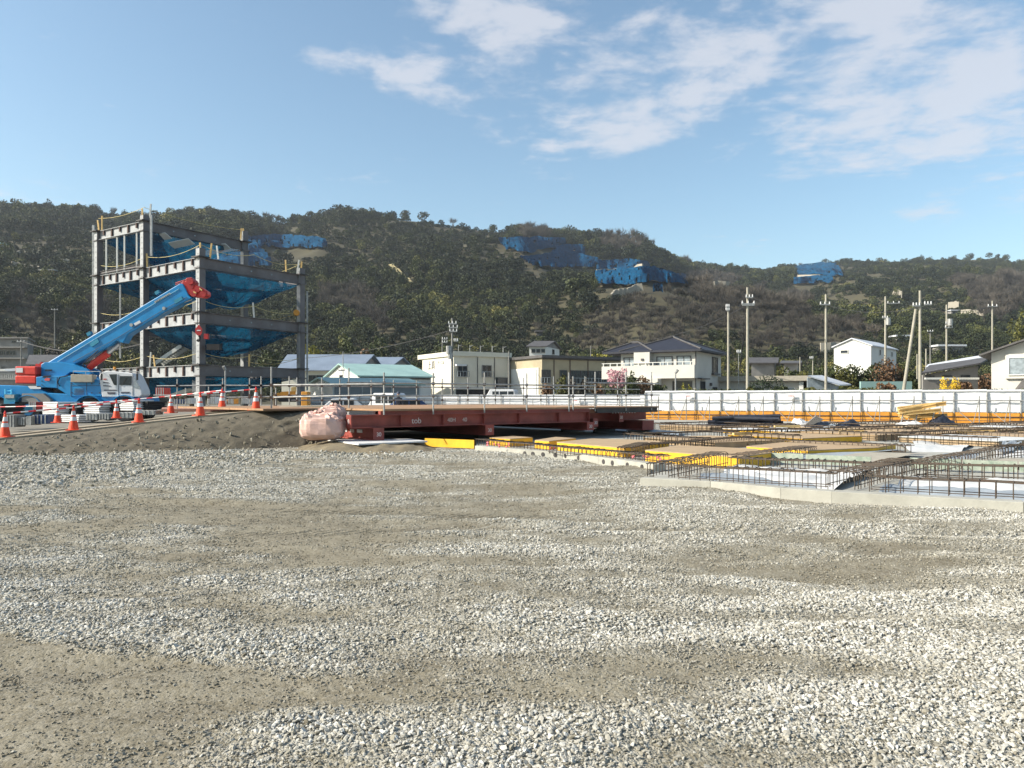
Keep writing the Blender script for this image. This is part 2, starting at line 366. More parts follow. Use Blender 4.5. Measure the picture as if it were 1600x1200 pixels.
# edge of the gravel yard: image row of its far edge for every image column (both kerbs of the foundation, the toe of the bank)
EDGE = [(-900, 716), (0, 711), (300, 704), (480, 698), (742, 703), (1022, 731), (1022.5, 756), (1110, 760), (1220, 771), (1300, 777), (1600, 794), (2300, 834)]
EP = np.array(EDGE, float)
def edge_depth(px): return CH * F / (np.interp(px, EP[:, 0], EP[:, 1]) - HY)
def stone_density(x, y):
    a = fbm(x / 2.3 + 3, y / 1.15 + .35 * x + 2.4 * vn(x / 4, y / 4, 9), 21, 4); b = fbm(x / .8, y / .35, 31, 3)
    px = 800 + F * x / np.maximum(y, .5); py = HY + F * CH / np.maximum(y, .5)
    c = fbm(x / 1.1 + 7, y / .5 + 3, 25, 4); d = .50 + (a - .5) * 1.7 + (b - .5) * 1.3 + (c - .5) * 1.1
    ex = lambda cx, cy, rx, ry: np.exp(-((px - cx) / rx) ** 2 - ((py - cy) / ry) ** 2)
    cur = 990 + np.clip(px, -200, 440) * .15 + 9 * np.sin(px / 60); d = d + .75 * np.exp(-((py - (cur - 38)) / 34) ** 2) * np.clip((700 - px) / 200, 0, 1) - .8 * np.clip((py - cur) / 14, 0, 1) * np.clip((470 + (py - 1100) * -.6 - px) / 160, 0, 1) - .35 * ex(120, 800, 400, 35) - .3 * ex(500, 850, 260, 30) - .25 * ex(700, 1080, 330, 45)
    d = d + .55 * ex(1500, 1060, 330, 170)  + .8 * ex(120, 740, 420, 28) + .45 * ex(700, 1180, 450, 45) + .3 * ex(900, 960, 300, 60) + .35 * ex(1250, 815, 400, 25) - .3 * ex(1420, 880, 200, 20)
    return np.clip(d, 0, 1)
def ground_z(x, y):
    z = (fbm(x / 3.2, y / 1.6, 5, 4) - .5) * .15
    # wheel tracks running across the yard
    for (y0, sl, am, w) in ((6.6, .10, .022, .22), (8.4, .08, .022, .25), (10.2, -.05, .03, .3), (12.6, .05, .03, .35), (15.0, .02, .035, .4), (5.1, .16, .02, .2), (17.5, -.04, .04, .5)):
        q = (y - (y0 + sl * x + .5 * np.sin(x * .33 + y0)))
        z = z - am * np.exp(-(q / w) ** 2) + am * .6 * np.exp(-((np.abs(q) - 1.6 * w) / (w * .6)) ** 2)
    z = z + (stone_density(x, y) - .4) * .02
    return np.maximum(z, -.03 + z * .15)
TRK = ((6.6, .10, .022, .22), (8.4, .08, .022, .25), (10.2, -.05, .03, .3), (12.6, .05, .03, .35), (15.0, .02, .035, .4), (5.1, .16, .02, .2), (17.5, -.04, .04, .5))
def track_mask(x, y):
    t = 0
    for (y0, sl, am, w) in TRK: q = (y - (y0 + sl * x + .5 * np.sin(x * .33 + y0))); t = np.maximum(t, np.exp(-(q / (w * .8)) ** 4))
    return t * np.clip((vn(x / 2.2, y / .8, 15) - .35) * 3, 0, 1)
def gravel_yard():
    nr, nc = 520, 460
    yy = .4 * (46 / .4) ** (np.linspace(0, 1, nr)); pxs = np.linspace(-700, 2300, nc)
    X = (pxs[None, :] - 800) / F * (yy[:, None] + 1.5); Y = np.repeat(yy[:, None], nc, 1)
    Z = ground_z(X, Y) + (fbm(X * 9, Y * 9, 77, 3) - .5) * .022 * np.clip(Y / 6, .4, 2.5)
    px = 800 + F * X / Y; D = edge_depth(px); over = np.where(px > 742, Y - D, Y - D - 1.5)
    Z = np.where(over > 0, Z - np.clip(over / .15, 0, 1) * .4, Z)
    V = np.stack([X, Y, Z], -1).reshape(-1, 3)
    m = bpy.data.materials.new('gravelly fines'); m.use_nodes = True; nt = m.node_tree; N = nt.nodes; L = nt.links
    b = N['Principled BSDF']; b.inputs['Roughness'].default_value = .95; b.inputs['Specular IOR Level'].default_value = .15
    at = N.new('ShaderNodeAttribute'); at.attribute_name = 'stones'
    g1 = N.new('ShaderNodeNewGeometry')
    def noise(sc, det=4, rough=.6, st=(1, 1, 1)):
        mp = N.new('ShaderNodeMapping'); mp.inputs['Scale'].default_value = st; L.new(g1.outputs['Position'], mp.inputs[0])
        n = N.new('ShaderNodeTexNoise'); n.inputs['Scale'].default_value = sc; n.inputs['Detail'].default_value = det; n.inputs['Roughness'].default_value = rough
        L.new(mp.outputs[0], n.inputs['Vector']); return n.outputs['Fac']
    vo = N.new('ShaderNodeTexVoronoi'); vo.inputs['Scale'].default_value = 38; L.new(g1.outputs['Position'], vo.inputs['Vector'])
    vo2 = N.new('ShaderNodeTexVoronoi'); vo2.inputs['Scale'].default_value = 90; L.new(g1.outputs['Position'], vo2.inputs['Vector'])
    dirt = N.new('ShaderNodeValToRGB'); L.new(noise(.9, 6, .65, (1, 2.2, 1)), dirt.inputs[0])
    e = dirt.color_ramp.elements; e[0].position = .35; e[0].color = (.128, .108, .073, 1); e[1].position = .68; e[1].color = (.20, .178, .13, 1)
    grit = N.new('ShaderNodeValToRGB'); L.new(vo.outputs['Color'], grit.inputs[0]); e = grit.color_ramp.elements
    e[0].position = .2; e[0].color = (.19, .175, .135, 1); e[1].position = .8; e[1].color = (.44, .42, .365, 1)
    fine = N.new('ShaderNodeMix'); fine.data_type = 'RGBA'; fk = N.new('ShaderNodeMath'); fk.operation = 'MULTIPLY'; L.new(noise(26, 3), fk.inputs[0]); fk.inputs[1].default_value = .45; L.new(fk.outputs[0], fine.inputs[0]); L.new(dirt.outputs[0], fine.inputs[6]); L.new(grit.outputs[0], fine.inputs[7])
    mx = N.new('ShaderNodeMix'); mx.data_type = 'RGBA'
    k = N.new('ShaderNodeMapRange'); L.new(at.outputs['Fac'], k.inputs[0]); k.inputs[1].default_value = .25; k.inputs[2].default_value = .85
    L.new(k.outputs[0], mx.inputs[0]); L.new(fine.outputs[2], mx.inputs[6]); L.new(grit.outputs[0], mx.inputs[7]); L.new(mx.outputs[2], b.inputs['Base Color'])
    a1 = N.new('ShaderNodeMath'); a1.operation = 'MULTIPLY_ADD'; L.new(vo.outputs['Distance'], a1.inputs[0]); a1.inputs[1].default_value = -1.0; L.new(noise(60, 3), a1.inputs[2])
    a2 = N.new('ShaderNodeMath'); a2.operation = 'MULTIPLY_ADD'; L.new(vo2.outputs['Distance'], a2.inputs[0]); a2.inputs[1].default_value = -.6; L.new(a1.outputs[0], a2.inputs[2])
    tk = N.new('ShaderNodeAttribute'); tk.attribute_name = 'track'
    mpw = N.new('ShaderNodeMapping'); mpw.inputs['Rotation'].default_value = (0, 0, .7); L.new(g1.outputs['Position'], mpw.inputs[0])
    wv = N.new('ShaderNodeTexWave'); wv.inputs['Scale'].default_value = 2.4; wv.inputs['Distortion'].default_value = 1.2; wv.inputs['Detail'].default_value = 1; L.new(mpw.outputs[0], wv.inputs['Vector'])
    wm = N.new('ShaderNodeMath'); wm.operation = 'MULTIPLY'; L.new(wv.outputs['Fac'], wm.inputs[0]); L.new(tk.outputs['Fac'], wm.inputs[1])
    a3 = N.new('ShaderNodeMath'); a3.operation = 'MULTIPLY_ADD'; L.new(wm.outputs[0], a3.inputs[0]); a3.inputs[1].default_value = 2.2; L.new(a2.outputs[0], a3.inputs[2]); a2 = a3
    bp = N.new('ShaderNodeBump'); bp.inputs['Strength'].default_value = .85; bp.inputs['Distance'].default_value = .018
    bs = N.new('ShaderNodeMapRange'); L.new(at.outputs['Fac'], bs.inputs[0]); bs.inputs[1].default_value = .15; bs.inputs[2].default_value = .7; bs.inputs[3].default_value = .28; bs.inputs[4].default_value = .85; bmx = N.new('ShaderNodeMath'); bmx.operation = 'MAXIMUM'; L.new(bs.outputs[0], bmx.inputs[0]); L.new(tk.outputs['Fac'], bmx.inputs[1]); L.new(bmx.outputs[0], bp.inputs['Strength'])
    L.new(a2.outputs[0], bp.inputs['Height']); L.new(bp.outputs[0], b.inputs['Normal'])
    me = npmesh('gravel_yard', V, grid_faces(nr, nc), [m], True)
    at_ = me.attributes.new('stones', 'FLOAT', 'POINT'); at_.data.foreach_set('value', stone_density(X, Y).ravel().astype(np.float32))
    at_ = me.attributes.new('track', 'FLOAT', 'POINT'); at_.data.foreach_set('value', track_mask(X, Y).ravel().astype(np.float32))
    o = bpy.data.objects.new('gravel_yard', me); COL.objects.link(o); o['kind'] = 'structure'
gravel_yard()

# ------------------------------------------------------------------ scattering (only for what nobody could count)
def scatter(name, label_kind, pts, scale3, rot, tint, variants, parent=None):
    me = bpy.data.meshes.new(name); n = len(pts); me.vertices.add(n); me.vertices.foreach_set('co', np.asarray(pts, np.float32).ravel())
    for nm, ty, key, arr in (('scl', 'FLOAT_VECTOR', 'vector', scale3), ('rot', 'FLOAT_VECTOR', 'vector', rot), ('tint', 'FLOAT', 'value', tint)):
        a = me.attributes.new(nm, ty, 'POINT'); a.data.foreach_set(key, np.asarray(arr, np.float32).ravel())
    a = me.attributes.new('pick', 'INT', 'POINT'); a.data.foreach_set('value', rng.integers(0, len(variants), n).astype(np.int32))
    o = bpy.data.objects.new(name, me); COL.objects.link(o); o['kind'] = label_kind
    col = bpy.data.collections.new(name + '_kinds')
    for v in variants: col.objects.link(v)
    gr = bpy.data.node_groups.new(name, 'GeometryNodeTree'); gr.is_modifier = True
    gr.interface.new_socket('Geometry', in_out='INPUT', socket_type='NodeSocketGeometry'); gr.interface.new_socket('Geometry', in_out='OUTPUT', socket_type='NodeSocketGeometry')
    N = gr.nodes; L = gr.links; gi = N.new('NodeGroupInput'); go = N.new('NodeGroupOutput')
    mp = N.new('GeometryNodeMeshToPoints'); L.new(gi.outputs[0], mp.inputs[0])
    ci = N.new('GeometryNodeCollectionInfo'); ci.inputs[0].default_value = col; ci.inputs['Separate Children'].default_value = True; ci.inputs['Reset Children'].default_value = True
    ip = N.new('GeometryNodeInstanceOnPoints'); L.new(mp.outputs[0], ip.inputs['Points']); L.new(ci.outputs[0], ip.inputs['Instance']); ip.inputs['Pick Instance'].default_value = True
    def attr(nm, ty):
        k = N.new('GeometryNodeInputNamedAttribute'); k.data_type = ty; k.inputs['Name'].default_value = nm; return k.outputs[0]
    L.new(attr('pick', 'INT'), ip.inputs['Instance Index']); L.new(attr('scl', 'FLOAT_VECTOR'), ip.inputs['Scale'])
    e2r = N.new('FunctionNodeEulerToRotation'); L.new(attr('rot', 'FLOAT_VECTOR'), e2r.inputs[0]); L.new(e2r.outputs[0], ip.inputs['Rotation'])
    L.new(ip.outputs[0], go.inputs[0])
    md = o.modifiers.new('scatter', 'NODES'); md.node_group = gr
    return o
m_stone = M_tint('crushed rock', [(0, (.16, .14, .102)), (.3, (.245, .228, .185)), (.62, (.35, .335, .295)), (1, (.52, .51, .475))], .9)
def stone_variant(i):
    bm = bmesh.new(); bmesh.ops.create_icosphere(bm, subdivisions=1, radius=.5)
    r = np.random.default_rng(100 + i)
    pl = [Vector(r.normal(size=3)).normalized() for _ in range(7)]
    for v in bm.verts:
        c = v.co.copy()
        for p in pl:
            d = c.dot(p)
            if d > .30: c -= p * (d - .30) * .9
        v.co = c * (1 + r.normal() * .05); v.co.z *= .58; v.co.x *= 1.2
    me = bpy.data.meshes.new('stone'); bm.to_mesh(me); bm.free(); me.materials.append(m_stone)
    return bpy.data.objects.new('stone', me)
stones = [stone_variant(i) for i in range(6)]
def gravel():
    P = []; Sz = []; T = []
    def band(y0, y1, dens, smin, smax, thr=.0):
        w0 = .80 * y1 + 1.0
        n = int((y1 - y0) * 2 * w0 * dens)
        y = rng.uniform(y0, y1, n); x = rng.uniform(-w0, w0, n)
        k = np.abs(x) < .78 * y + .8; x = x[k]; y = y[k]
        px = 800 + F * x / y; k = (y < edge_depth(px) - .05) | ((px < 742) & (y < edge_depth(px) + .3)); x = x[k]; y = y[k]
        d = stone_density(x, y); k = rng.random(len(x)) < np.clip(.36 + .62 * d ** 1.4, 0, 1) * (1 - .55 * track_mask(x, y)); x = x[k]; y = y[k]; d = d[k]
        big = .7 + .36 * d; s = (smin + (smax - smin) * rng.random(len(x)) ** 2.6) * big
        z = ground_z(x, y) + s * (.05 + .10 * d)
        P.append(np.stack([x, y, z], 1)); Sz.append(s); T.append(np.clip(.12 + .78 * d * rng.random(len(x)) ** .45 + rng.normal(size=len(x)) * .13, 0, 1))
    band(2.3, 4.5, 6500, .007, .030); band(4.5, 7.5, 3900, .010, .032); band(7.5, 12, 1800, .014, .036); band(12, 18, 700, .020, .044); band(18, 27, 230, .03, .06)
    # the coarse bank of fresh ballast along the far left edge
    n = 9000; y = rng.uniform(12.5, 21.5, n); x = rng.uniform(-17, -2.5, n); px = 800 + F * x / y; py = HY + 1800 / y
    k = (py < 770 - np.clip(px, 0, 500) * .11 + rng.normal(size=n) * 4) & (y < edge_depth(px)); x = x[k]; y = y[k]; s = rng.uniform(.035, .095, len(x))
    P.append(np.stack([x, y, ground_z(x, y) + s * .25], 1)); Sz.append(s); T.append(rng.uniform(.25, .8, len(x)))
    P = np.concatenate(P); s = np.concatenate(Sz); n = len(P)
    sc = s[:, None] * rng.uniform(.75, 1.3, (n, 3)); rot = rng.uniform(0, 6.28, (n, 3)) * np.array([.13, .13, 1])
    o = scatter('gravel', 'stuff', P, sc, rot, np.concatenate(T), stones); tag(o, 'pale crushed stone spread loosely over the whole foreground yard', 'gravel')
    print('stones', n)
gravel()

# ================================================================== HILLS
RIDGE = np.array([(-1200, 345), (-400, 325), (0, 322), (60, 326), (130, 327), (180, 333), (240, 340), (300, 331), (370, 332), (440, 345), (470, 341), (530, 333), (600, 338), (650, 341), (700, 350), (770, 357), (820, 357), (880, 362), (930, 369), (1000, 374),
                  (1030, 392), (1080, 412), (1130, 420), (1200, 424), (1250, 414), (1300, 409), (1360, 408), (1420, 405), (1480, 402), (1560, 399), (1600, 410), (1700, 420), (2000, 405), (2600, 420), (3200, 415)], float)
Y0 = 185.0
def ridge_R(px): return 690 + 360 * (1 / (1 + np.exp(-(px - 1085) / 22.0)))
def hill_z(x, y):
    y = np.maximum(y, 1.0); px = np.clip(800 + F * x / y, -1200, 3200)
    R = ridge_R(px); yr = np.interp(px, RIDGE[:, 0], RIDGE[:, 1]) + 5
    zr = CH + (HY - yr) / F * R
    t = (y - Y0) / (R - Y0); tc = np.clip(t, 0, 1)
    prof = tc ** 1.06 * (1 - .0 * tc)
    z = zr * prof
    gul = (fbm(x / 95 + 1.3, y / 260, 51, 3) - .5) * 46 + (fbm(x / 34, y / 70, 61, 3) - .5) * 15
    z = z + gul * np.sin(np.pi * np.clip(t, 0, 1)) ** .8
    # lower wooded spur in front, centre right
    z = z + 17 * np.exp(-((px - 1060) / 190) ** 2) * np.exp(-((y - 340) / 90) ** 2)
    z = np.maximum(z, 0) * np.clip((y - Y0) / 20, 0, 1)
    z = np.where(t > 1, zr - (y - R) * .28, z)
    return np.maximum(z, -2.0) - np.where(y < Y0 + 2, .5, 0)
def hills():
    nr, nc = 240, 420
    t = np.linspace(0, 1, nr); pxs = np.linspace(-1200, 3200, nc)
    R = ridge_R(pxs)[None, :]; Yv = 170 + (R * 1.35 - 170) * t[:, None] ** 1.15
    X = (pxs[None, :] - 800) / F * Yv; Z = hill_z(X, Yv)
    V = np.stack([X, Yv, Z], -1).reshape(-1, 3)
    m = M('hill undergrowth', (.072, .064, .034), .95, var=.4, scale=.05, second=(.045, .039, .024), det=8, bump=1.0, bscale=.6)
    me = npmesh('hills', V, grid_faces(nr, nc), [m], True); o = bpy.data.objects.new('hills', me); COL.objects.link(o); o['kind'] = 'structure'
hills()
_YS = np.linspace(Y0 + 3, 1060, 1000)
def T(px, py, lift=0.0):
    """the point of the hillside seen at this place of the photograph"""
    x = (px - 800) / F * _YS; z = hill_z(x, _YS); row = HY - (z - CH) / _YS * F
    R = float(ridge_R(np.array(px))); ok = np.nonzero((row <= py) & (_YS < R))[0]
    i = ok[0] if len(ok) else np.argmin(np.where(_YS < R, row, 1e9))
    return Vector((float(x[i]), float(_YS[i]), float(z[i]) + lift))

# tree kinds for the far woods; colour comes from each plant's own tint
def wood_mesh(kind, i):
    r = np.random.default_rng(500 + i + 37 * len(kind))
    if kind == 'ever':
        lobes = [(0, 0, .55, .42, .42, .42)] + [(r.uniform(-.28, .28), r.uniform(-.28, .28), r.uniform(.4, .8), r.uniform(.2, .32), r.uniform(.2, .32), r.uniform(.18, .28)) for _ in range(5)]
        v, f = leaf_quads(shell(300, lobes, r, .7), r.uniform(.07, .16, 300), r)
        mat = m_ever
    elif kind == 'orch':
        lobes = [(0, 0, .40, .5, .5, .42), (.2, .1, .6, .28, .28, .25), (-.25, 0, .55, .26, .26, .25)]
        v, f = leaf_quads(shell(150, lobes, r, .75), r.uniform(.13, .24, 150), r); mat = m_ever
    else:   # leafless: a fan of thin twigs over a few limbs
        vs = []; fs = []
        def twig(a, b, w):
            d = b - a; s = np.cross(d, r.normal(size=3)); s = s / (np.linalg.norm(s) + 1e-6) * w; k = len(vs)
            vs.extend([a - s, a + s, b]); fs.append((k, k + 1, k + 2))
        for _ in range(15):
            az = r.uniform(0, 6.28); sp = r.uniform(.12, .42); mid = np.array([math.cos(az) * sp * .5, math.sin(az) * sp * .5, r.uniform(.35, .55)]); base = np.array([0, 0, .08])
            twig(base, mid, .012)
            for _ in range(11):
                e = mid + np.array([math.cos(az + r.normal() * .7) * sp * .6, math.sin(az + r.normal() * .7) * sp * .6, r.uniform(.15, .48)]) * r.uniform(.5, 1.05); twig(mid, e, .008)
                for _ in range(3): twig(e * .6 + mid * .4, e + r.normal(size=3) * .07 + np.array([0, 0, .03]), .006)
        me = npmesh('tree', np.array(vs), np.array(fs), [m_bare]); return bpy.data.objects.new('tree', me)
    me = npmesh('tree', v, f, [mat]); return bpy.data.objects.new('tree', me)
m_ever = M_tint('woodland leaves', [(0, (.012, .018, .010)), (.35, (.028, .036, .014)), (.62, (.058, .068, .022)), (.85, (.115, .115, .032)), (1, (.20, .175, .05))], .7, noise=.25, nscale=.35)
m_bare = M_tint('winter twigs', [(0, (.046, .041, .038)), (.5, (.074, .066, .056)), (1, (.135, .115, .095))], .9)
KE = [wood_mesh('ever', i) for i in range(6)]; KO = [wood_mesh('orch', i) for i in range(4)]; KB = [wood_mesh('bare', i) for i in range(5)]
def blob(px, py, lst):
    t = 0
    for (cx, cy, rx, ry, w) in lst: t = t + w * np.exp(-((px - cx) / rx) ** 2 - ((py - cy) / ry) ** 2)
    return t
BARE = [(90, 500, 110, 45, 1.1), (560, 480, 75, 55, 1.2), (1000, 520, 150, 42, 1.6), (1120, 480, 110, 30, 1.2), (1240, 520, 90, 35, 1), (1560, 470, 60, 60, 1.2), (830, 370, 40, 14, 1.3), (980, 385, 60, 18, 1.3), (1130, 440, 50, 15, 1), (1330, 530, 60, 25, .8), (700, 560, 60, 20, .4), (1080, 410, 40, 12, .8)]
ORCH = [(640, 420, 190, 75, 1.2), (480, 420, 90, 50, .7), (900, 450, 130, 40, .8), (1440, 450, 160, 55, 1.1), (90, 390, 150, 50, .9), (760, 500, 120, 60, .7), (1420, 520, 120, 40, .8)]
NETS = []   # filled below: image-space polygons that stay free of woodland
def nets_and_orchards():
    # each net: top edge and bottom edge as image polylines
    nets = [([(386, 378), (430, 374), (470, 377), (508, 383)], [(386, 388), (430, 390), (470, 391), (512, 390)], 'small blue net over orchard rows high behind the steel frame, left of the ridge notch'),
            ([(330, 388), (380, 384), (400, 388)], [(330, 415), (385, 422), (428, 420)], 'blue orchard net seen through the top bay of the steel frame'),
            ([(778, 382), (830, 377), (884, 380)], [(790, 394), (830, 399), (850, 393), (884, 386)], 'upper blue net just under the bare trees of the centre ridge'),
            ([(866, 392), (890, 389), (914, 389)], [(858, 409), (890, 410), (914, 402)], 'bright small blue net stepping down beside the yellow bush'),
            ([(812, 411), (850, 405), (905, 404), (935, 411)], [(832, 421), (880, 421), (930, 420)], 'long low blue net under the dark evergreens, centre of the hill'),
            ([(932, 415), (975, 413), (1012, 416)], [(932, 427), (980, 428), (1016, 422)], 'blue net above the pale terrace wall on the centre ridge'),
            ([(930, 436), (980, 432), (1030, 430), (1072, 435)], [(929, 450), (980, 452), (1020, 447), (1074, 449)], 'broad bright blue net below the pale terrace wall'),
            ([(1244, 415), (1280, 413), (1308, 415)], [(1240, 432), (1280, 432), (1318, 435)], 'dull blue net on the far right hill just under its ridge'),
            ([(1240, 440), (1270, 438), (1300, 438)], [(1240, 447), (1270, 446), (1302, 444)], 'narrow dull blue net on the far right hill, under the larger one'),
            ([(1046, 438), (1075, 440)], [(1046, 447), (1075, 450)], 'small blue net flap right of the broad bright net'),
            ([(1020, 462), (1035, 461)], [(1020, 466), (1036, 465)], 'tiny dark blue net patch below the bright nets')]
    for k, (top, bot, lab) in enumerate(nets):
        tp = np.array(top, float); bp = np.array(bot, float); nx = max(10, int((tp[-1, 0] - tp[0, 0]) / 2)); ny = 17
        NETS.append((tp, bp)); vs = []
        for j in range(ny):
            for i in range(nx):
                u = i / (nx - 1); w = j / (ny - 1)
                a = tp[0, 0] + u * (tp[-1, 0] - tp[0, 0]); c = bp[0, 0] + u * (bp[-1, 0] - bp[0, 0])
                px = a * (1 - w) + c * w; py = np.interp(a, tp[:, 0], tp[:, 1]) * (1 - w) + np.interp(c, bp[:, 0], bp[:, 1]) * w
                py += (vn(px / 6, k * 9.1, 3) - .5) * 4 * (1 if j in (0, ny - 1) else .3)
                p = T(px, py); h = 3.6 + 1.1 * math.sin(j * 2.1) + 1.6 * (float(vn(p.x / 7, p.y / 9, 8)) - .5)
                if j == ny - 1: h = 2.0
                vs.append((p.x, p.y, p.z + h))
        gf = grid_faces(ny, nx); gf = gf[rng.random(len(gf)) > .05]; me = npmesh('orchard_net', np.array(vs) - np.array(vs[0]), gf, [mt['bluenet']])
        o = bpy.data.objects.new('orchard_net', me); COL.objects.link(o); o.location = vs[0]; tag(o, lab, 'net', 'blue nets over hillside orchards')
nets_and_orchards()
def woods():
    P = {'e': [], 'o': [], 'b': []}
    def cand(xmin, xmax, ymin, ymax, sp):
        nx = int((xmax - xmin) / sp); ny = int((ymax - ymin) / sp)
        gx, gy = np.meshgrid(np.arange(nx), np.arange(ny)); x = xmin + (gx + rng.random(gx.shape)) * sp; y = ymin + (gy + rng.random(gx.shape)) * sp
        x = x.ravel(); y = y.ravel(); px = 800 + F * x / y; k = (px > -450) & (px < 2050) & (y < ridge_R(px) + 12) & (y > Y0 + 8); x, y, px = x[k], y[k], px[k]
        z = hill_z(x, y); py = HY - (z - CH) / y * F
        innet = np.zeros(len(x), bool)
        for tp, bp in NETS:
            poke = rng.random(len(x)) < (.15 if sp < 4 else 0); below = 5 if sp < 4 else 19; innet |= ~poke & (px > tp[0, 0] - 2) & (px < max(tp[-1, 0], bp[-1, 0]) + 2) & (py > np.interp(px, tp[:, 0], tp[:, 1]) - 1) & (py < np.interp(px, bp[:, 0], bp[:, 1]) + below)
        # bare steps, paths and the mown strip
        strip = (np.abs(px - (612 + (py - 418) * .95)) < 5) & (py > 418) & (py < 455)
        return x, y, z, px, py, ~(innet | strip)
    def dens_b(px, py): return blob(px, py, BARE) + (fbm(px / 40, py / 25, 71, 3) - .5) * 1.6
    def dens_o(px, py): return blob(px, py, ORCH) + (fbm(px / 60, py / 30, 81, 3) - .5) * .9
    x, y, z, px, py, ok = cand(-760, 1150, Y0, 1070, 4.9)
    b = dens_b(px, py) > .80; oz = (dens_o(px, py) > .40) & ~b
    P['b'].append((x, y, z, ok & b & (rng.random(len(x)) < .95))); k = ok & ~b & ~oz; P['e'].append((x, y, z, k))
    k = ok & oz & (rng.random(len(x)) < .06); P['e'].append((x, y, z, k))
    x2, y2, z2, px2, py2, ok2 = cand(-560, 800, Y0, 1040, 3.6)
    b2 = dens_b(px2, py2) > .80; oz2 = (dens_o(px2, py2) > .40) & ~b2
    wav = z2 + 1.2 * np.sin(px2 / 30)
    row = ((wav / 4.6) % 1.0 < .55) & (vn(px2 / 38, py2 / 12, 5) > .16)
    P['o'].append((x2, y2, z2, ok2 & oz2 & row))
    x3, y3, z3, px3, py3, ok3 = cand(-330, 330, Y0, 420, 4.6); b3 = dens_b(px3, py3) > .80; P['e'].append((x3, y3, z3, ok3 & ~b3)); P['b'].append((x3, y3, z3, ok3 & b3 & (rng.random(len(x3)) < .5)))
    def emit(key, name, label, cat, variants, smin, smax, tintf, zz=(.8, 1.25)):
        xs = np.concatenate([a[0][a[3]] for a in P[key]]); ys = np.concatenate([a[1][a[3]] for a in P[key]]); zs = np.concatenate([a[2][a[3]] for a in P[key]]); n = len(xs)
        s = rng.uniform(smin, smax, n) * np.where(rng.random(n) < .12, 1.35, 1) * np.clip(ys / 430, .52, 1.05); s3 = np.stack([s, s, s * rng.uniform(zz[0], zz[1], n)], 1)
        px = 800 + F * xs / ys; py = HY - (zs - CH) / ys * F
        t = np.clip(tintf(px, py, n, xs, ys), 0, 1); rot = np.stack([rng.normal(size=n) * .08, rng.normal(size=n) * .08, rng.uniform(0, 6.28, n)], 1)
        o = scatter(name, 'stuff', np.stack([xs, ys, zs - .3], 1), s3, rot, t, variants); tag(o, label, cat); print(name, n)
    ev = lambda px, py, n, x, y: .30 + (fbm(x / 16, y / 22, 91, 3) - .5) * 1.2 + rng.normal(size=n) * .17 + .30 * blob(px, py, [(760, 500, 110, 40, 1), (1360, 480, 60, 25, 1), (520, 535, 60, 20, 1), (880, 530, 50, 40, .7), (100, 470, 60, 60, .6)]) - .22 * blob(px, py, [(830, 430, 60, 90, .8), (600, 345, 250, 14, .8), (1300, 455, 90, 12, 1)])
    emit('e', 'evergreen_wood', 'dark evergreen woodland covering the hillsides', 'woodland', KE, 4.2, 6.9, ev)
    emit('b', 'leafless_wood', 'grey brown leafless woodland in patches on the hillsides', 'woodland', KB, 5.5, 9, lambda px, py, n, x, y: .45 + (fbm(x / 25, y / 30, 96, 2) - .5) * .9 + rng.normal(size=n) * .2)
    emit('o', 'citrus_orchard', 'terraced rows of low citrus bushes on the hillsides', 'orchard', KO, 2.8, 4.0, lambda px, py, n, x, y: .26 + (fbm(x / 9, y / 9, 99, 3) - .5) * .8 + rng.normal(size=n) * .12, (.7, 1.0))
woods()
# trees one can tell apart on the skyline
ORD = 'first second third fourth fifth sixth seventh eighth ninth tenth eleventh twelfth thirteenth fourteenth fifteenth sixteenth seventeenth eighteenth nineteenth twentieth twenty-first twenty-second twenty-third twenty-fourth twenty-fifth twenty-sixth twenty-seventh twenty-eighth twenty-ninth thirtieth thirty-first thirty-second thirty-third thirty-fourth thirty-fifth thirty-sixth thirty-seventh thirty-eighth'.split()
def ridge_trees():
    ever = [(4, 320, 9), (27, 318, 8), (44, 319, 8.5), (62, 321, 8), (77, 324, 6), (128, 323, 7), (466, 339, 8), (486, 336, 9), (505, 334, 10), (531, 330, 12), (555, 333, 9), (580, 332, 10), (632, 334, 11), (660, 337, 11), (690, 345, 7), (772, 356, 8), (893, 368, 11), (935, 369, 11), (996, 373, 12), (1290, 405, 12), (1318, 405, 13), (1375, 403, 14), (1440, 398, 16), (1515, 396, 18), (1545, 394, 20), (1573, 402, 14)]
    bare = [(147, 325, 10), (178, 328, 10), (226, 332, 9), (415, 333, 11), (433, 336, 9), (708, 342, 6), (812, 358, 10), (830, 355, 12), (852, 359, 10), (951, 366, 13), (968, 364, 14), (1018, 378, 12), (1251, 412, 8)]
    for kind, lst, var in (('evergreen', ever, KE), ('leafless', bare, KB)):
        for i, (px, py, h) in enumerate(lst):
            R = float(ridge_R(np.array(px))) - 2; x = PX(px, R); zb = float(hill_z(np.array(x), np.array(R))); zt = zof(py - 1, R)
            h = min(max(h * .85, min(zt - zb + .5, 11)), 8.5 if px > 1085 else 12)
            nm = 'evergreen_tree' if kind == 'evergreen' else 'leafless_tree'
            t = thing(nm, '%s tree on the ridge skyline, %s of %d %s ones from the left' % ('round' if kind == 'evergreen' else 'grey bare', ORD[i], len(lst), kind), 'tree', (x, R, zb - .5), kind + ' trees along the ridge')
            me = var[i % len(var)].data.copy(); me.materials.clear(); me.materials.append(L_ridge if kind == 'evergreen' else L_bare)
            inst('crown', me, t, (0, 0, h * .12), random.uniform(0, 6), (h * 1.15, h * 1.15, h * 1.0))
            tr = MB(); tr.bar((0, 0, 0), (.1, 0, h * .6), h * .035, 6, h * .015); me = tr.mesh('trunk', (0, 0, 0), [mt['trunk']]); inst('trunk', me, t, (0, 0, 0))
L_ridge = M_leaf('ridge evergreen leaves', (.035, .042, .018), .5)
ridge_trees()
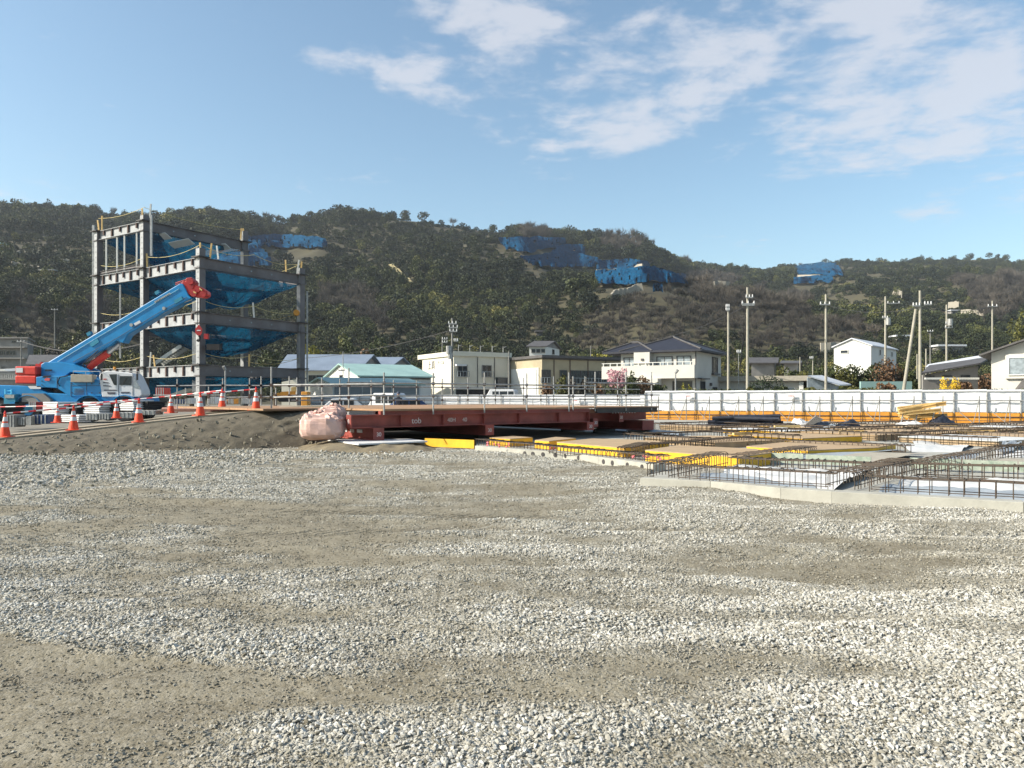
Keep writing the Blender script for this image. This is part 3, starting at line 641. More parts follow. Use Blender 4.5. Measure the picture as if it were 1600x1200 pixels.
def hill_bits():
    # pale retaining walls and steps of the terraces
    walls = [([(1086, 448), (1110, 446), (1124, 447)], 2.2, .3), ([(1098, 452), (1125, 452), (1142, 454)], 2.8, .2), ([(1115, 462), (1150, 464), (1180, 471)], 3.2, .4), ([(932, 431), (970, 429), (1010, 425)], .9, .2),
             ([(955, 478), (960, 471), (980, 468), (1008, 458)], 1.0, .3), ([(1243, 436), (1288, 436)], .6, .2), ([(1395, 463), (1410, 470)], 2.5, .2), ([(2, 406), (24, 409), (36, 405)], 1.5, .2), ([(20, 423), (45, 428), (68, 431)], 1.2, .2), ([(96, 418), (112, 420)], 1.2, .2), ([(1280, 558), (1325, 556)], 1.2, .2), ([(1500, 500), (1545, 497)], 1.8, .2), ([(1480, 486), (1500, 485)], 2, .2)]
    labs = ['short top pale retaining wall right of the blue nets', 'second pale retaining wall right of the blue nets', 'longest pale retaining wall above the twin utility poles', 'thin pale terrace wall between the two broad blue nets', 'stepped pale wall rising left of centre above the brown wood', 'thin wall under the dull blue net on the right hill', 'short slanting wall on the right hill behind the poles', 'pale track wall at the far left of the hill', 'thin path wall leading to the orange hut', 'small grey wall right of the orange hut', 'low terrace wall left of the white shed', 'ochre terrace wall right of the upright poles', 'short terrace wall beside the far roof on the right hill']
    for (pl, h, lift), lab in zip(walls, labs):
        b = MB(); pts = []
        for i in range(len(pl) - 1):
            for s in range(6): pts.append(T(pl[i][0] + (pl[i + 1][0] - pl[i][0]) * s / 6, pl[i][1] + (pl[i + 1][1] - pl[i][1]) * s / 6))
        for a, c in zip(pts[:-1], pts[1:]):
            hh = h * random.uniform(.8, 1.15); b.beam(a + Vector((0, -1, 3.2 + hh / 2 - 1)), c + Vector((0, -1, 3.2 + hh / 2 - 1)), .6, hh + 2)
        tag(b.build('retaining_wall', mt['sand']), lab, 'wall', 'pale terrace walls on the hillside')
    # pale dry strip down the orchard
    vs = []
    for k in range(14):
        w = 4 if k < 10 else 2.5
        for s in (-1, 1): p = T(610 + k * 2.9 + s * w, 419 + k * 2.6, 2.2 + random.uniform(-.3, .3)); vs.append(p)
    me = npmesh('dry_grass', np.array([tuple(v) for v in vs]), grid_faces(14, 2), [M('dry grass', (.27, .23, .12), .9, var=.4, scale=.8)]); o = bpy.data.objects.new('dry_grass', me); COL.objects.link(o); o['kind'] = 'stuff'; tag(o, 'pale dry grass strip running down the dark orchard', 'grass')
    # huts and small roofs up on the hill
    def hut(px0, px1, pyb, pyt, wall, roof, lab, depth=4, flat=True, dz=0):
        p = T((px0 + px1) / 2, pyb, 1.0); Y = p.y; x0 = PX(px0, Y); x1 = PX(px1, Y); z0 = zof(pyb, Y) - 3; z1 = zof(pyt, Y)
        t = thing('hut', lab, 'hut', ((x0 + x1) / 2, Y, z0), 'small buildings on the hillside')
        b = MB(); b.box(x0, x1, Y - 4, Y - 4 + depth, z0, z1 - .3); b.build('wall', wall, t)
        b = MB(); b.box(x0 - .6, x1 + .6, Y - 4.8, Y - 3.4 + depth, z1 - .3, z1 + .25); b.build('roof', roof, t)
        b = MB(); b.box(x0 + .8, x0 + 2.0, Y - 4.05, Y - 3.9, z1 - 2.2, z1 - 1.1); b.build('window', mt['glass'], t)
    hut(71, 92, 436, 424, mt['hut'], mt['conc'], 'orange brown block hut on the left hill')
    hut(-12, 10, 400, 382, mt['greyconc'], mt['greenroof'], 'grey hut with pale teal roof at the far left edge of the hill')
    hut(1456, 1494, 556, 541, mt['greyconc'], mt['whiteroof'], 'grey flat roofed shed behind the leaning pole')
    hut(838, 848, 526, 519, mt['tile'], mt['tile'], 'tiny dark gabled hut above the long dormitory')
    hut(1480, 1496, 492, 486, mt['greyconc'], mt['whiteroof'], 'small white roofed hut high behind the bare upright pole')
    hut(1398, 1408, 492, 487, mt['white_paint'], mt['whiteroof'], 'small white hut right of the pole with transformer')
    hut(1392, 1412, 532, 526, mt['greyconc'], mt['whiteroof'], 'low pale shed just above the white gabled shed')
hill_bits()
# the air between here and the hills
hz = MB(); hz.box(-1500, 1900, -60, 1500, -1.8, 232)
mh = bpy.data.materials.new('haze air'); mh.use_nodes = True; nt = mh.node_tree; nt.nodes.clear()
_o = nt.nodes.new('ShaderNodeOutputMaterial'); _v = nt.nodes.new('ShaderNodeVolumePrincipled'); nt.links.new(_v.outputs[0], _o.inputs['Volume'])
_v.inputs['Color'].default_value = (.80, .88, .97, 1); _v.inputs['Density'].default_value = HAZE; _v.inputs['Anisotropy'].default_value = .1
o = hz.build('haze', mh, loc=(0, 0, 0)); o['kind'] = 'stuff'
# ================================================================== BANK, RAMP, BRIDGE
NEAR = [(-260, 714, 20.6), (0, 684.5, 22.4), (115, 673, 23.3), (200, 662.5, 24.0), (313, 650, 24.6), (400, 641.5, 25.0), (470, 639, 25.2), (545, 638, 25.3)]
NW = [W(*p) for p in NEAR]
def near_at(px):
    a = np.array(NEAR); Y = float(np.interp(px, a[:, 0], a[:, 2])); return W(px, float(np.interp(px, a[:, 0], a[:, 1])), Y)
RD = (NW[-1] - NW[1]); RD.z = 0; RD.normalize(); RN = Vector((-RD.y, RD.x, 0))     # along and across the ramp (away from the camera)
def bank():
    nx, ny = 190, 34; V = []
    for j in range(ny):
        w = j / (ny - 1)
        for i in range(nx):
            px = -330 + (553 + 330) * i / (nx - 1)
            top = near_at(px) + RN * .12; top.z -= .10
            toe = G(px, float(np.interp(px, [-400, 0, 300, 480, 560], [716, 711, 704, 699, 694])), 0.0)
            if px > 478: toe = toe.lerp(top - RN * .25, min(1, (px - 478) / 60))
            prof = w ** .85; p = toe.lerp(top, w); p.z = (top.z + .05) * (math.sin(w * math.pi / 2) ** .9) - .05 * (1 - w)
            k = math.sin(math.pi * w) ** .7
            n = float(fbm(p.x * 1.1, p.z * 3 + p.x * .2, 11, 5)) - .5; n2 = float(fbm(p.x * 5, p.z * 9, 13, 3)) - .5
            p += -RN * (n * .2 + n2 * .10) * k; p.z += n2 * .07 * k
            V.append(tuple(p))
    me = npmesh('earth_bank', np.array(V), grid_faces(ny, nx), [mt['earth']], True); o = bpy.data.objects.new('earth_bank', me); COL.objects.link(o); o['kind'] = 'structure'
    # body of the ramp under the plates
    b = MB()
    for a, c in zip(NW[:-1], NW[1:]):
        p = [a + RN * .1, c + RN * .1, c + RN * 6.6, a + RN * 6.6]
        vs = [v - Vector((0, 0, .06)) for v in p] + [Vector((v.x, v.y, -.1)) for v in p]
        b.add(vs, [(0, 1, 2, 3), (4, 7, 6, 5), (0, 4, 5, 1), (1, 5, 6, 2), (2, 6, 7, 3), (3, 7, 4, 0)])
    r = b.build('ramp', mt['clay']); r['kind'] = 'structure'
    edges = [-260, -100, 40, 135, 225, 310, 392, 470, 545]
    for i in range(len(edges) - 1):
        A = near_at(edges[i]); B = near_at(edges[i + 1]); A = A.lerp(B, .004); 
        for (d0, d1, h) in ((0.0, 2.95, .0), (3.1, 6.2, .05)):
            q = MB(); vs = []
            for z in (-.055, 0): vs += [A + RN * d0 + Vector((0, 0, z + h)), B + RN * d0 + Vector((0, 0, z + h)), B + RN * d1 + Vector((0, 0, z + h)), A + RN * d1 + Vector((0, 0, z + h))]
            q.add(vs, [(0, 3, 2, 1), (4, 5, 6, 7), (0, 1, 5, 4), (1, 2, 6, 5), (2, 3, 7, 6), (3, 0, 4, 7)])
            q.build('road_plate', mt['tan'], r)
    # rocks fallen on the bank toe
    b = MB()
    P = []; n = 520
    px = rng.uniform(-60, 500, n); off = np.abs(rng.normal(size=n)) * .35
    pts = []
    for k in range(n):
        t = G(px[k], float(np.interp(px[k], [-400, 0, 300, 480, 560], [716, 711, 704, 699, 694])), 0); u = rng.random() ** 2 * .8
        top = near_at(px[k]); p = t.lerp(top, u) + RN * (.05); p.z = top.z * math.sin(u * math.pi / 2) * .95; p += -RN * off[k] * (1 - u); pts.append((p.x, p.y, max(p.z, .02)))
    s = rng.uniform(.03, .15, n) * rng.random(n) ** .6
    o = scatter('loose_rock', 'stuff', pts, s[:, None] * rng.uniform(.7, 1.3, (n, 3)), rng.uniform(0, 6.28, (n, 3)), rng.uniform(0, .3, n), stones); tag(o, 'loose grey rocks lying along the foot of the earth bank', 'rocks')
    # low mound in front of the bridge start
    nx, ny = 90, 26; V = []
    for j in range(ny):
        for i in range(nx):
            px = 440 + 320 * i / (nx - 1); Y = 20.4 + 5.0 * j / (ny - 1)
            q = math.exp(-((px - 575) / 105) ** 4) * math.exp(-((j / (ny - 1) - .6) / .52) ** 4)
            x = PX(px, Y); V.append((x, Y, -.10 + .29 * q + (float(fbm(x * 3, Y * 3, 19, 4)) - .5) * .14 * min(1, q * 2)))
    me = npmesh('soil_mound', np.array(V), grid_faces(ny, nx), [mt['clay']], True); o = bpy.data.objects.new('soil_mound', me); COL.objects.link(o); o['kind'] = 'structure'
bank()

BU = Vector((.772, .635, 0)); BN = Vector((-.635, .772, 0)); BS = Vector((-4.66, 22.8, 0))   # bridge axis, its cross direction, near left corner
def BP(t, w, z): return BS + BU * t + BN * w + Vector((0, 0, z))
def bridge():
    r = thing('temporary_bridge', 'rusty red steel bridge deck on stacked beams crossing the foundation pit', 'bridge', (BS.x, BS.y, 0))
    WD = 12.0
    # deck plates
    for i in range(8):
        for j in range(4):
            t0 = -1.6 + 1.94 * i; 
            if i == 7: t1 = 13.9
            else: t1 = t0 + 1.92
            w0 = .02 + j * 3.0
            if j == 0 and t1 < .95: continue
            if j == 0 and t0 < .95: t0_ = .95
            else: t0_ = t0
            b = MB(); b.obox(BP((t0_ + t1) / 2, w0 + 1.49, 1.165 - .03), BU * ((t1 - t0_) / 2), BN * 1.485, (0, 0, .03)); b.build('deck_plate', mt['deck'], r)
    # fascia beam under the plates and the darker one of the far span
    b = MB(); b.hbeam(BP(.9, .12, 1.10), BP(9.9, .12, 1.10), .10, .12, .015, .09); b.obox(BP(5.4, .18, 1.05), BU * 4.5, BN * .03, (0, 0, .05)); b.build('fascia_beam', mt['red_steel'], r)
    b = MB(); b.hbeam(BP(10.3, .1, 1.13), BP(13.85, .1, 1.13), .20, .16, .02, .06); b.build('edge_beam', mt['black_steel'], r)
    # main girders
    for k in range(9):
        w = .0 + 1.45 * k
        b = MB(); e = 9.85
        b.hbeam(BP(-.1 if k == 0 else -.35 + .1 * (k % 2), w + .15, .998), BP(e, w + .15, .998), .398, .30, .03, .02)
        if k == 0:
            for t in np.arange(.35, 9.8, 1.55): pass
        gb = b.build('girder', mt['red_steel'], r)
        b = MB(); b.hbeam(BP(10.0, w + .9, .93), BP(14.1, w + .9, .93), .33, .26, .03, .02); b.build('girder', mt['red_steel'], r)
    for t, in ((-.1,), (4.85,), (9.83,)):
        b = MB(); b.obox(BP(t, .0 + .15 - .075, .80), BU * .012, BN * .07, (0, 0, .168)); b.build('stiffener', mt['red_steel'], r)
    for t in (6.4, 8.3, 3.2, 1.6):
        b = MB(); b.obox(BP(t, .15 - .075, .80), BU * .008, BN * .06, (0, 0, .168)); b.build('stiffener', mt['red_steel'], r)
    # girder end plates facing left, with their stencilled number
    for w in (0, 1.45, 2.9):
        b = MB(); t = -.12 if w == 0 else -.36; b.obox(BP(t, w + .15, .80), BU * .012, BN * .15, (0, 0, .199)); ep = b.build('end_plate', mt['red_steel'], r)
        text('0', .2, mt['print'], BP(t - .016, w + .15, .79), -BN, (0, 0, 1), ep)
    # cross beams on the ground with numbered ends
    def cross(t, z1, z0, L=12.2, w0=-.12, num='30', wd=.36):
        b = MB(); b.hbeam(BP(t, w0, z1), BP(t, w0 + L, z1), z1 - z0, wd, .035, .025); o = b.build('cross_beam', mt['red_steel'], r)
        b = MB(); b.obox(BP(t, w0 - .012, (z0 + z1) / 2), BU * (wd / 2), BN * .012, (0, 0, (z1 - z0) / 2)); e = b.build('end_plate', mt['red_steel'], o)
        if num:
            text(num, .17, mt['print'], BP(t, w0 - .028, (z0 + z1) / 2 - .01), BU, (0, 0, 1), o)
    cross(.72, .598, .22); cross(4.95, .598, .25); cross(9.75, .598, .29, w0=-.12)
    cross(13.3, .59, .20, w0=.1, num=None, wd=.7)
    cross(10.35, .72, .40, w0=.2, num='30', wd=.26, L=5)
    cross(11.9, .93, .55, w0=.3, num='30', wd=.26, L=5)
    b = MB(); b.hbeam(BP(1.2, 9.5, .6), BP(10.0, 9.5, .6), .58, .3, .03, .2); b.build('dark_backing', mt['black_steel'], r)  # added black beam, hides the lit floor to keep the underside dark
    # stack under the far end
    for k in range(3):
        b = MB(); b.hbeam(BP(12.6, .5 + 2 * k, .2), BP(13.9, .5 + 2 * k, .2), .2, .3, .03, .1); b.build('support_stack', mt['black_steel'], r)
    # bolted rows
    b = MB()
    for k in range(9): b.obox(BP(11.2 + .16 * k, .08, .92), BU * .02, BN * .012, (0, 0, .015))
    b.build('bolt_row', mt['print'], r, kind='stuff')
    # letters on the near girder web
    for s, t, sz in (('tob', 2.05, .26), ('40H', 3.42, .19), ('40', 4.02, .19)):
        text(s, sz, mt['print'], BP(t, .135, .78), BU, (0, 0, 1), r, align='LEFT')
    # white patches on the side of the first cross beam
    for k, (a, z) in enumerate(((1.0, .47), (1.5, .46), (1.95, .47))):
        b = MB(); b.obox(BP(.72 - .02 - .012, a, z), BU * .003, BN * (.17 - .03 * k), (0, 0, .05)); b.build('paint_patch', mt['white_p'], r)
    # pale beam lying on the left end, and the bracket
    b = MB(); b.hbeam(BP(-.05, .35, 1.09), BP(.85, .35, 1.09), .09, .2, .012, .09); b.build('packing_beam', mt['galv'], r)
    b = MB(); b.obox(BP(9.95, .35, 1.0), BU * .75, BN * .02, (0, 0, .085)); b.build('gusset_plate', mt['pinkdeck'], r)
    return r
BR = bridge()
def plate():
    b = MB(); pts = [G(512, 687, .21), G(560, 694, .21), G(668, 689.5, .21), G(640, 686, .21)]
    b.prism(pts, lambda p: p - Vector((0, 0, .03)), lambda p: p + Vector((0, 0, .012))); o = b.build('base_sheet', mt['white_p']); tag(o, 'white flat sheet lying on the mound under the bridge beams', 'sheet')
plate()
def rail(name, label, posts, rails, r=.026, mat='galv', group=None):
    """posts: list of (foot, top); rails: list of point lists"""
    f = posts[0][0]; t = thing(name, label, 'railing', (f.x, f.y, f.z), group)
    for a, c in posts: b = MB(); b.bar(a, c, r, 8); b.build('post', mt[mat], t)
    for pts in rails: b = MB(); b.path(pts, r * .95, 8); b.build('rail', mt[mat], t)
    for a, c in posts:      # clamps
        for pts in rails:
            if (c - pts[0]).length > 0 and pts:
                z = pts[0].z; p = a.copy(); p.z = z
                if a.z < z < c.z: b = MB(); b.box(p.x - .045, p.x + .045, p.y - .05, p.y + .03, z - .045, z + .045); b.build('clamp', mt['rust'], t)
    return t
def t_for(px, w=0.0):      # position along the bridge edge seen at this image column
    k = (px - 800) / F; p = BS + BN * w; return (k * p.y - p.x) / (BU.x - k * BU.y)
def rails():
    posts = []
    for px, top, foot in ((600, 582, 648), (677, 583, 648), (757, 582, 645), (823, 583, 643), (889, 582, 643), (895.5, 588, 641)):
        t = t_for(px, -.03); Y = BP(t, -.03, 0).y; a = BP(t, -.03, max(.98, zof(foot, Y))); c = BP(t, -.03, zof(top, Y)); posts.append((a, c))
    p0, p1 = BP(t_for(545), -.0, 0), BP(t_for(897), 0, 0)
    ln = lambda z, t0, t1, w=-.08: [BP(t0, w, z), BP(t1, w, z)]
    rail('bridge_railing', 'galvanised pipe railing along the near edge of the red bridge', posts, [ln(1.96, -.3, 10.1), ln(1.57, .6, 10.1)])
    posts = []
    for px in (930, 978, 1018):
        t = t_for(px, .05); Y = BP(t, .05, 0).y; posts.append((BP(t, .05, 1.0), BP(t, .05, zof(581, Y))))
    rail('end_railing', 'lighter pipe railing at the far right end of the red bridge', posts, [ln(zof(599, 30.6), 9.6, 13.9, .0), ln(zof(617, 30.6), 9.6, 13.9, .0)])
    # far edge of the bridge
    posts = []; WF = 12.0
    for px, top in ((464, 590), (503, 590), (531, 592), (580, 594), (615, 594), (651, 594), (691, 592), (731, 590), (774, 593), (818, 590), (845, 590), (865, 588), (914, 588), (965, 590)):
        t = t_for(px, WF); p = BP(t, WF, 0)
        if p.y < 10: continue
        posts.append((BP(t, WF, 1.05), BP(t, WF, zof(top, p.y))))
    t0, t1 = t_for(455, WF), t_for(1000, WF)
    rail('far_railing', 'thin pipe railing along the far edge of the red bridge', posts, [ln(2.05, t0, t1, WF), ln(1.62, t0, t1, WF), ln(1.40, t0, t1, WF)], r=.028)
    # near-left railing of the ramp head, one tall post at 463, one at 545
    posts = []
    for px, top, foot in ((424, 573, 640), (545, 575, 638)):
        Y = near_at(px).y + .25; posts.append((W(px, foot, Y), W(px, top, Y)))
    z = W(424, 601.5, near_at(424).y + .25); z2 = W(598, 600, 24.4); y = W(424, 621, near_at(424).y + .25); y2 = W(600, 617, 24.4)
    rail('ramp_head_railing', 'pipe railing where the ramp meets the bridge, beside the pink bag', posts, [[z, z2], [y, y2]])
    # railing across the yard left of it (behind the cones)
    Yr = 33.5; posts = []
    for px, top, foot in ((277, 592, 645), (290, 606, 637), (348, 591, 636), (326, 604, 634), (390, 591, 634), (408, 588, 633), (431, 606, 633), (452, 588, 633)):
        posts.append((W(px, foot, Yr), W(px, top, Yr)))
    rail('yard_railing', 'long pipe railing behind the traffic cones, in front of the steel frame', posts, [[W(245, 603, Yr), W(348, 602, Yr)], [W(348, 602, Yr), W(470, 603, Yr)], [W(240, 617.5, Yr), W(350, 617.5, Yr)], [W(350, 621, Yr), W(470, 619, Yr)]])
    # platform of dusty red plates behind it
    b = MB(); A = [W(252, 641, 33), W(425, 637.5, 33.5), W(470, 632.6, 44), W(255, 633.6, 44)]
    z = zof(639, 33.2); pts = [Vector((p.x, p.y, z)) for p in A]
    b.prism(pts, lambda p: p - Vector((0, 0, .12)), lambda p: p); o = b.build('plate_platform', mt['pinkdeck']); tag(o, 'flat platform of dusty red steel plates behind the traffic cones', 'platform')
rails()

# ------------------------------------------------------------------ traffic cones and their bars
def cone_proto():
    r = thing('traffic_cone', 'x', 'traffic cone', (0, 0, 0), 'orange traffic cones along the ramp')
    b = MB(); b.box(-.19, .19, -.19, .19, 0, .03); b.build('base', mt['cone'], r, bevel=.01)
    def rr(z): return .145 - .115 * (z - .03) / .64
    b = MB(); b.lathe([(rr(.03), .03), (rr(.67), .67), (rr(.67) * .6, .70)], 20); b.build('body', mt['cone'], r, smooth=False)
    for z0, z1 in ((.30, .42), (.47, .60)):
        b = MB(); b.lathe([(rr(z0) + .004, z0), (rr(z1) + .004, z1)], 20); b.build('reflective_band', mt['white_p'], r)
    b = MB(); b.lathe([(.03, .69), (.042, .70), (.042, .72), (.02, .735), (.02, .77), (.012, .78)], 12); b.build('head', mt['red_p'], r)
    return r
CONES = {}
def cones():
    proto = cone_proto(); first = True
    near = [(8, 684), (115, 673), (217, 660), (313, 650), (400, 641.5)]; far = [(90, 660.5), (182, 653.5), (267, 645.5), (347, 638)]
    nl = ['orange cone at the far left edge of the ramp, nearest row', 'orange cone on the near ramp edge below the red counterweight', 'orange cone on the near ramp edge in front of the crane cab', 'orange cone on the near ramp edge below the steel frame corner column', 'rightmost orange cone, at the top of the ramp beside the rail post']
    fl = ['orange cone in front of the first white panel stack, far row', 'orange cone in front of the second white panel stack, far row', 'orange cone right of the crane cab, far row', 'orange cone in front of the blue net, rightmost of the far row']
    for k, (px, py) in enumerate(near):
        p = near_at(px); p = p + RN * .22; c = proto if first else copytree(proto); first = False
        c.location = (PX(px, p.y), p.y, p.z); c['label'] = nl[k]; c.rotation_euler = (0, 0, .3 * k); CONES['n', k] = c.location.copy()
    for k, (px, py) in enumerate(far):
        p = near_at(px - 30) + RN * 5.6; c = copytree(proto); z = near_at(px - 22).z + .05
        Y = (CH - z) * F / (py - HY) if py - HY > 20 else p.y
        Y = min(max(Y, 28.5), 31.5); c.location = (PX(px, Y), Y, zof(py, Y)); c['label'] = fl[k]; c.rotation_euler = (0, 0, .5 * k); CONES['f', k] = c.location.copy()
    def bar(a, c, lab):
        a = a + Vector((0, 0, .70)); c = c + Vector((0, 0, .70)); b = MB(); n = 9
        for i in range(n):
            b.bar(a.lerp(c, i / n), a.lerp(c, (i + 1) / n), .022, 8, mi=i % 2)
        o = b.build('cone_bar', [mt['white_p'], mt['red_p']]); tag(o, lab, 'bar', 'striped bars between the cones')
    names = ['leftmost red and white bar hanging between near row cones', 'red and white bar between the second and third near cones', 'red and white bar between the third and fourth near cones', 'red and white bar between the last two near cones']
    for k in range(4):
        if k in (0, 1, 3): bar(CONES['n', k], CONES['n', k + 1], names[k])
    fn = ['red and white bar in front of the first white panel stack', 'red and white bar in front of the crane cab', 'red and white bar in front of the dusty red platform']
    for k in range(3): bar(CONES['f', k], CONES['f', k + 1], fn[k])
    bar(CONES['f', 0] + Vector((-4.5, 1, -.1)), CONES['f', 0], 'red and white bar running to the left photo edge before the crane')
cones()

# ------------------------------------------------------------------ the tied pink bags
def bags():
    def bag(c, rx, ry, rz, seed, lab, tie):
        n, m_ = 32, 22; V = []
        for j in range(m_):
            th = math.pi * j / (m_ - 1)
            for i in range(n):
                ph = 2 * math.pi * i / n
                d = Vector((math.sin(th) * math.cos(ph), math.sin(th) * math.sin(ph), math.cos(th)))
                d2 = Vector([math.copysign(abs(q) ** .62, q) for q in d])
                fo = abs(mnoise.noise(d * 2.6 + Vector((seed, 0, 0)))) ; f2 = abs(mnoise.noise(d * 6.5 + Vector((0, seed, 0)))); up = max(0, d.z)
                f3 = abs(mnoise.noise(d * 13 + Vector((seed, seed, 0)))); s = 1 - .13 * (1 - fo * 2.2) * (.35 + up) - .06 * (1 - 2.6 * f2) * (.25 + up) + .05 * (.15 + up) * math.cos(11 * ph + 5 * fo) * math.sin(th)
                V.append((d2.x * rx * s, d2.y * ry * s, max(-rz * .92, d2.z * rz * s)))
        V = np.array(V); V[:, 2] += rz * .92
        f = [[j * n + i, j * n + (i + 1) % n, (j + 1) * n + (i + 1) % n, (j + 1) * n + i] for j in range(m_ - 1) for i in range(n)]
        t = thing('bulk_bag', lab, 'bag', c, 'pink tarpaulin bags at the bridge end')
        me = npmesh('sack', V, f, [mt['bag']], False); inst('sack', me, t, (0, 0, 0))
        b = MB()
        for k in range(9):
            a = 2 * math.pi * k / 9; b.bar((0, 0, rz * 1.62), (.17 * math.cos(a), .17 * math.sin(a), rz * 1.78 + random.uniform(0, .1)), .028, 5, .05)
        b.bar((0, 0, rz * 1.55), (0, 0, rz * 1.75), .07, 8); me = b.mesh('neck', (0, 0, 0), [mt['bag']]); inst('neck', me, t, (tie, 0, -.02))
        b = MB(); b.path([Vector((rx * 1.02 * math.cos(a), ry * 1.02 * math.sin(a) , rz * 1.0 + .1 * math.sin(a * 2))) * 1.0 for a in np.linspace(0, 6.283, 25)], .008, 5)
    bag(W(504, 687, 23.0), .66, .55, .44, 3.1, 'large crumpled pink tied bag leaning at the end of the earth bank', -.1)
    bag(W(519, 658, 23.5), .42, .36, .26, 8.7, 'smaller pink bag behind and above the large pink bag', .1)
    b = MB()
bags()
# ================================================================== FOUNDATION
def floor():
    pts = [(-2.2, 60), G(742, 700, 0).xy, G(1022, 728, 0).xy, G(1006, 749, 0).xy, G(1110, 755, 0).xy, G(1220, 766, 0).xy, G(1300, 771, 0).xy, G(1600, 788, 0).xy, (16, 6.6), (70, 4), (70, 60)]
    pts = [Vector((p[0], p[1], 0)) for p in pts]
    b = MB(); b.add([p + Vector((0, 0, .0)) for p in pts], [tuple(range(len(pts)))]); o = b.build('foundation_floor', mt['lean'], loc=(0, 0, 0)); o['kind'] = 'structure'
floor()
def kerbs():
    def kerb(line, zt, zb, th, lab, dents=()):
        t = thing('concrete_kerb', lab, 'kerb', G(*line[0], zt) * 1.0, 'kerbs of the foundation')
        P = [G(px, py, zt) for px, py in line]
        for k in range(len(P) - 1):
            n = max(1, int((P[k + 1] - P[k]).length / 3.0))
            for s in range(n):
                a = P[k].lerp(P[k + 1], s / n + (.002 if s else 0)); c = P[k].lerp(P[k + 1], (s + 1) / n - .002); d = (c - a).normalized(); nn = Vector((-d.y, d.x, 0))
                if nn.y < 0: nn = -nn
                b = MB(); b.add([a + Vector((0, 0, zb - zt)), c + Vector((0, 0, zb - zt)), c + nn * th + Vector((0, 0, zb - zt)), a + nn * th + Vector((0, 0, zb - zt)), a, c, c + nn * th, a + nn * th],
                                [(0, 3, 2, 1), (4, 5, 6, 7), (0, 1, 5, 4), (1, 2, 6, 5), (2, 3, 7, 6), (3, 0, 4, 7)]); b.build('kerb_section', mt['conc'], t, bevel=.006)
        for (px, py, r) in dents:
            u = np.interp(px, [l[0] for l in line], range(len(line))); k = int(min(u, len(line) - 2)); a = P[k].lerp(P[k + 1], u - k); d = (P[k + 1] - P[k]).normalized(); nn = Vector((-d.y, d.x, 0)); nn = nn if nn.y > 0 else -nn
            b = MB(); c = a - Vector((0, 0, zt - .06)); b.bar(c - nn * .012, c + nn * .05, r, 14); b.build('dent_shade', mt['black_steel'], t)  # dark discs painted in place of the shade in kerb dents
    kerb([(742, 696.5), (821, 703), (879, 706), (935, 714), (1022, 725.5)], .15, -.25, .28, 'concrete kerb of the foundation running from the bridge toward the camera', [(x, 0, .055) for x in (820, 833, 849, 868, 884, 905, 944, 959, 983, 1005)])
    kerb([(1000, 746.5), (1110, 752), (1220, 762.5), (1300, 768), (1600, 785), (1830, 799)], .15, -.25, .26, 'long front concrete kerb of the foundation under the nearest bars')
    # pink survey ribbons
    b = MB()
    for px, py in ((759, 694), (775, 697), (790, 696), (861, 701), (1008, 716), (1031, 719), (987, 716)):
        p = G(px, py + 4, .15); 
        for k in range(4): a = p + Vector((random.uniform(-.08, .08), random.uniform(0, .1), random.uniform(0, .1))); b.quad(a, a + Vector((.035, .01, .015)), a + Vector((.03, 0, .06)), a + Vector((-.01, .015, .05)))
    o = b.build('survey_ribbon', M('pink ribbon', (.75, .18, .20), .6)); o['kind'] = 'stuff'; tag(o, 'pink survey ribbons tied along the concrete kerb', 'ribbons')
kerbs()
_hoop = {}
def hoop_mesh(w, h, r):
    k = (round(w, 2), round(h, 2), round(r, 4))
    if k not in _hoop:
        b = MB(); c = min(.05, w / 3); P = [(-w / 2, 0, 0), (-w / 2, 0, h - c), (-w / 2 + c * .3, 0, h - c * .3), (-w / 2 + c, 0, h), (w / 2 - c, 0, h), (w / 2 - c * .3, 0, h - c * .3), (w / 2, 0, h - c), (w / 2, 0, 0)]
        b.path([Vector(p) for p in P], r, 5); _hoop[k] = b.mesh('hoop', (0, 0, 0), [mt['rebar']])
    return _hoop[k]
NC = [0]
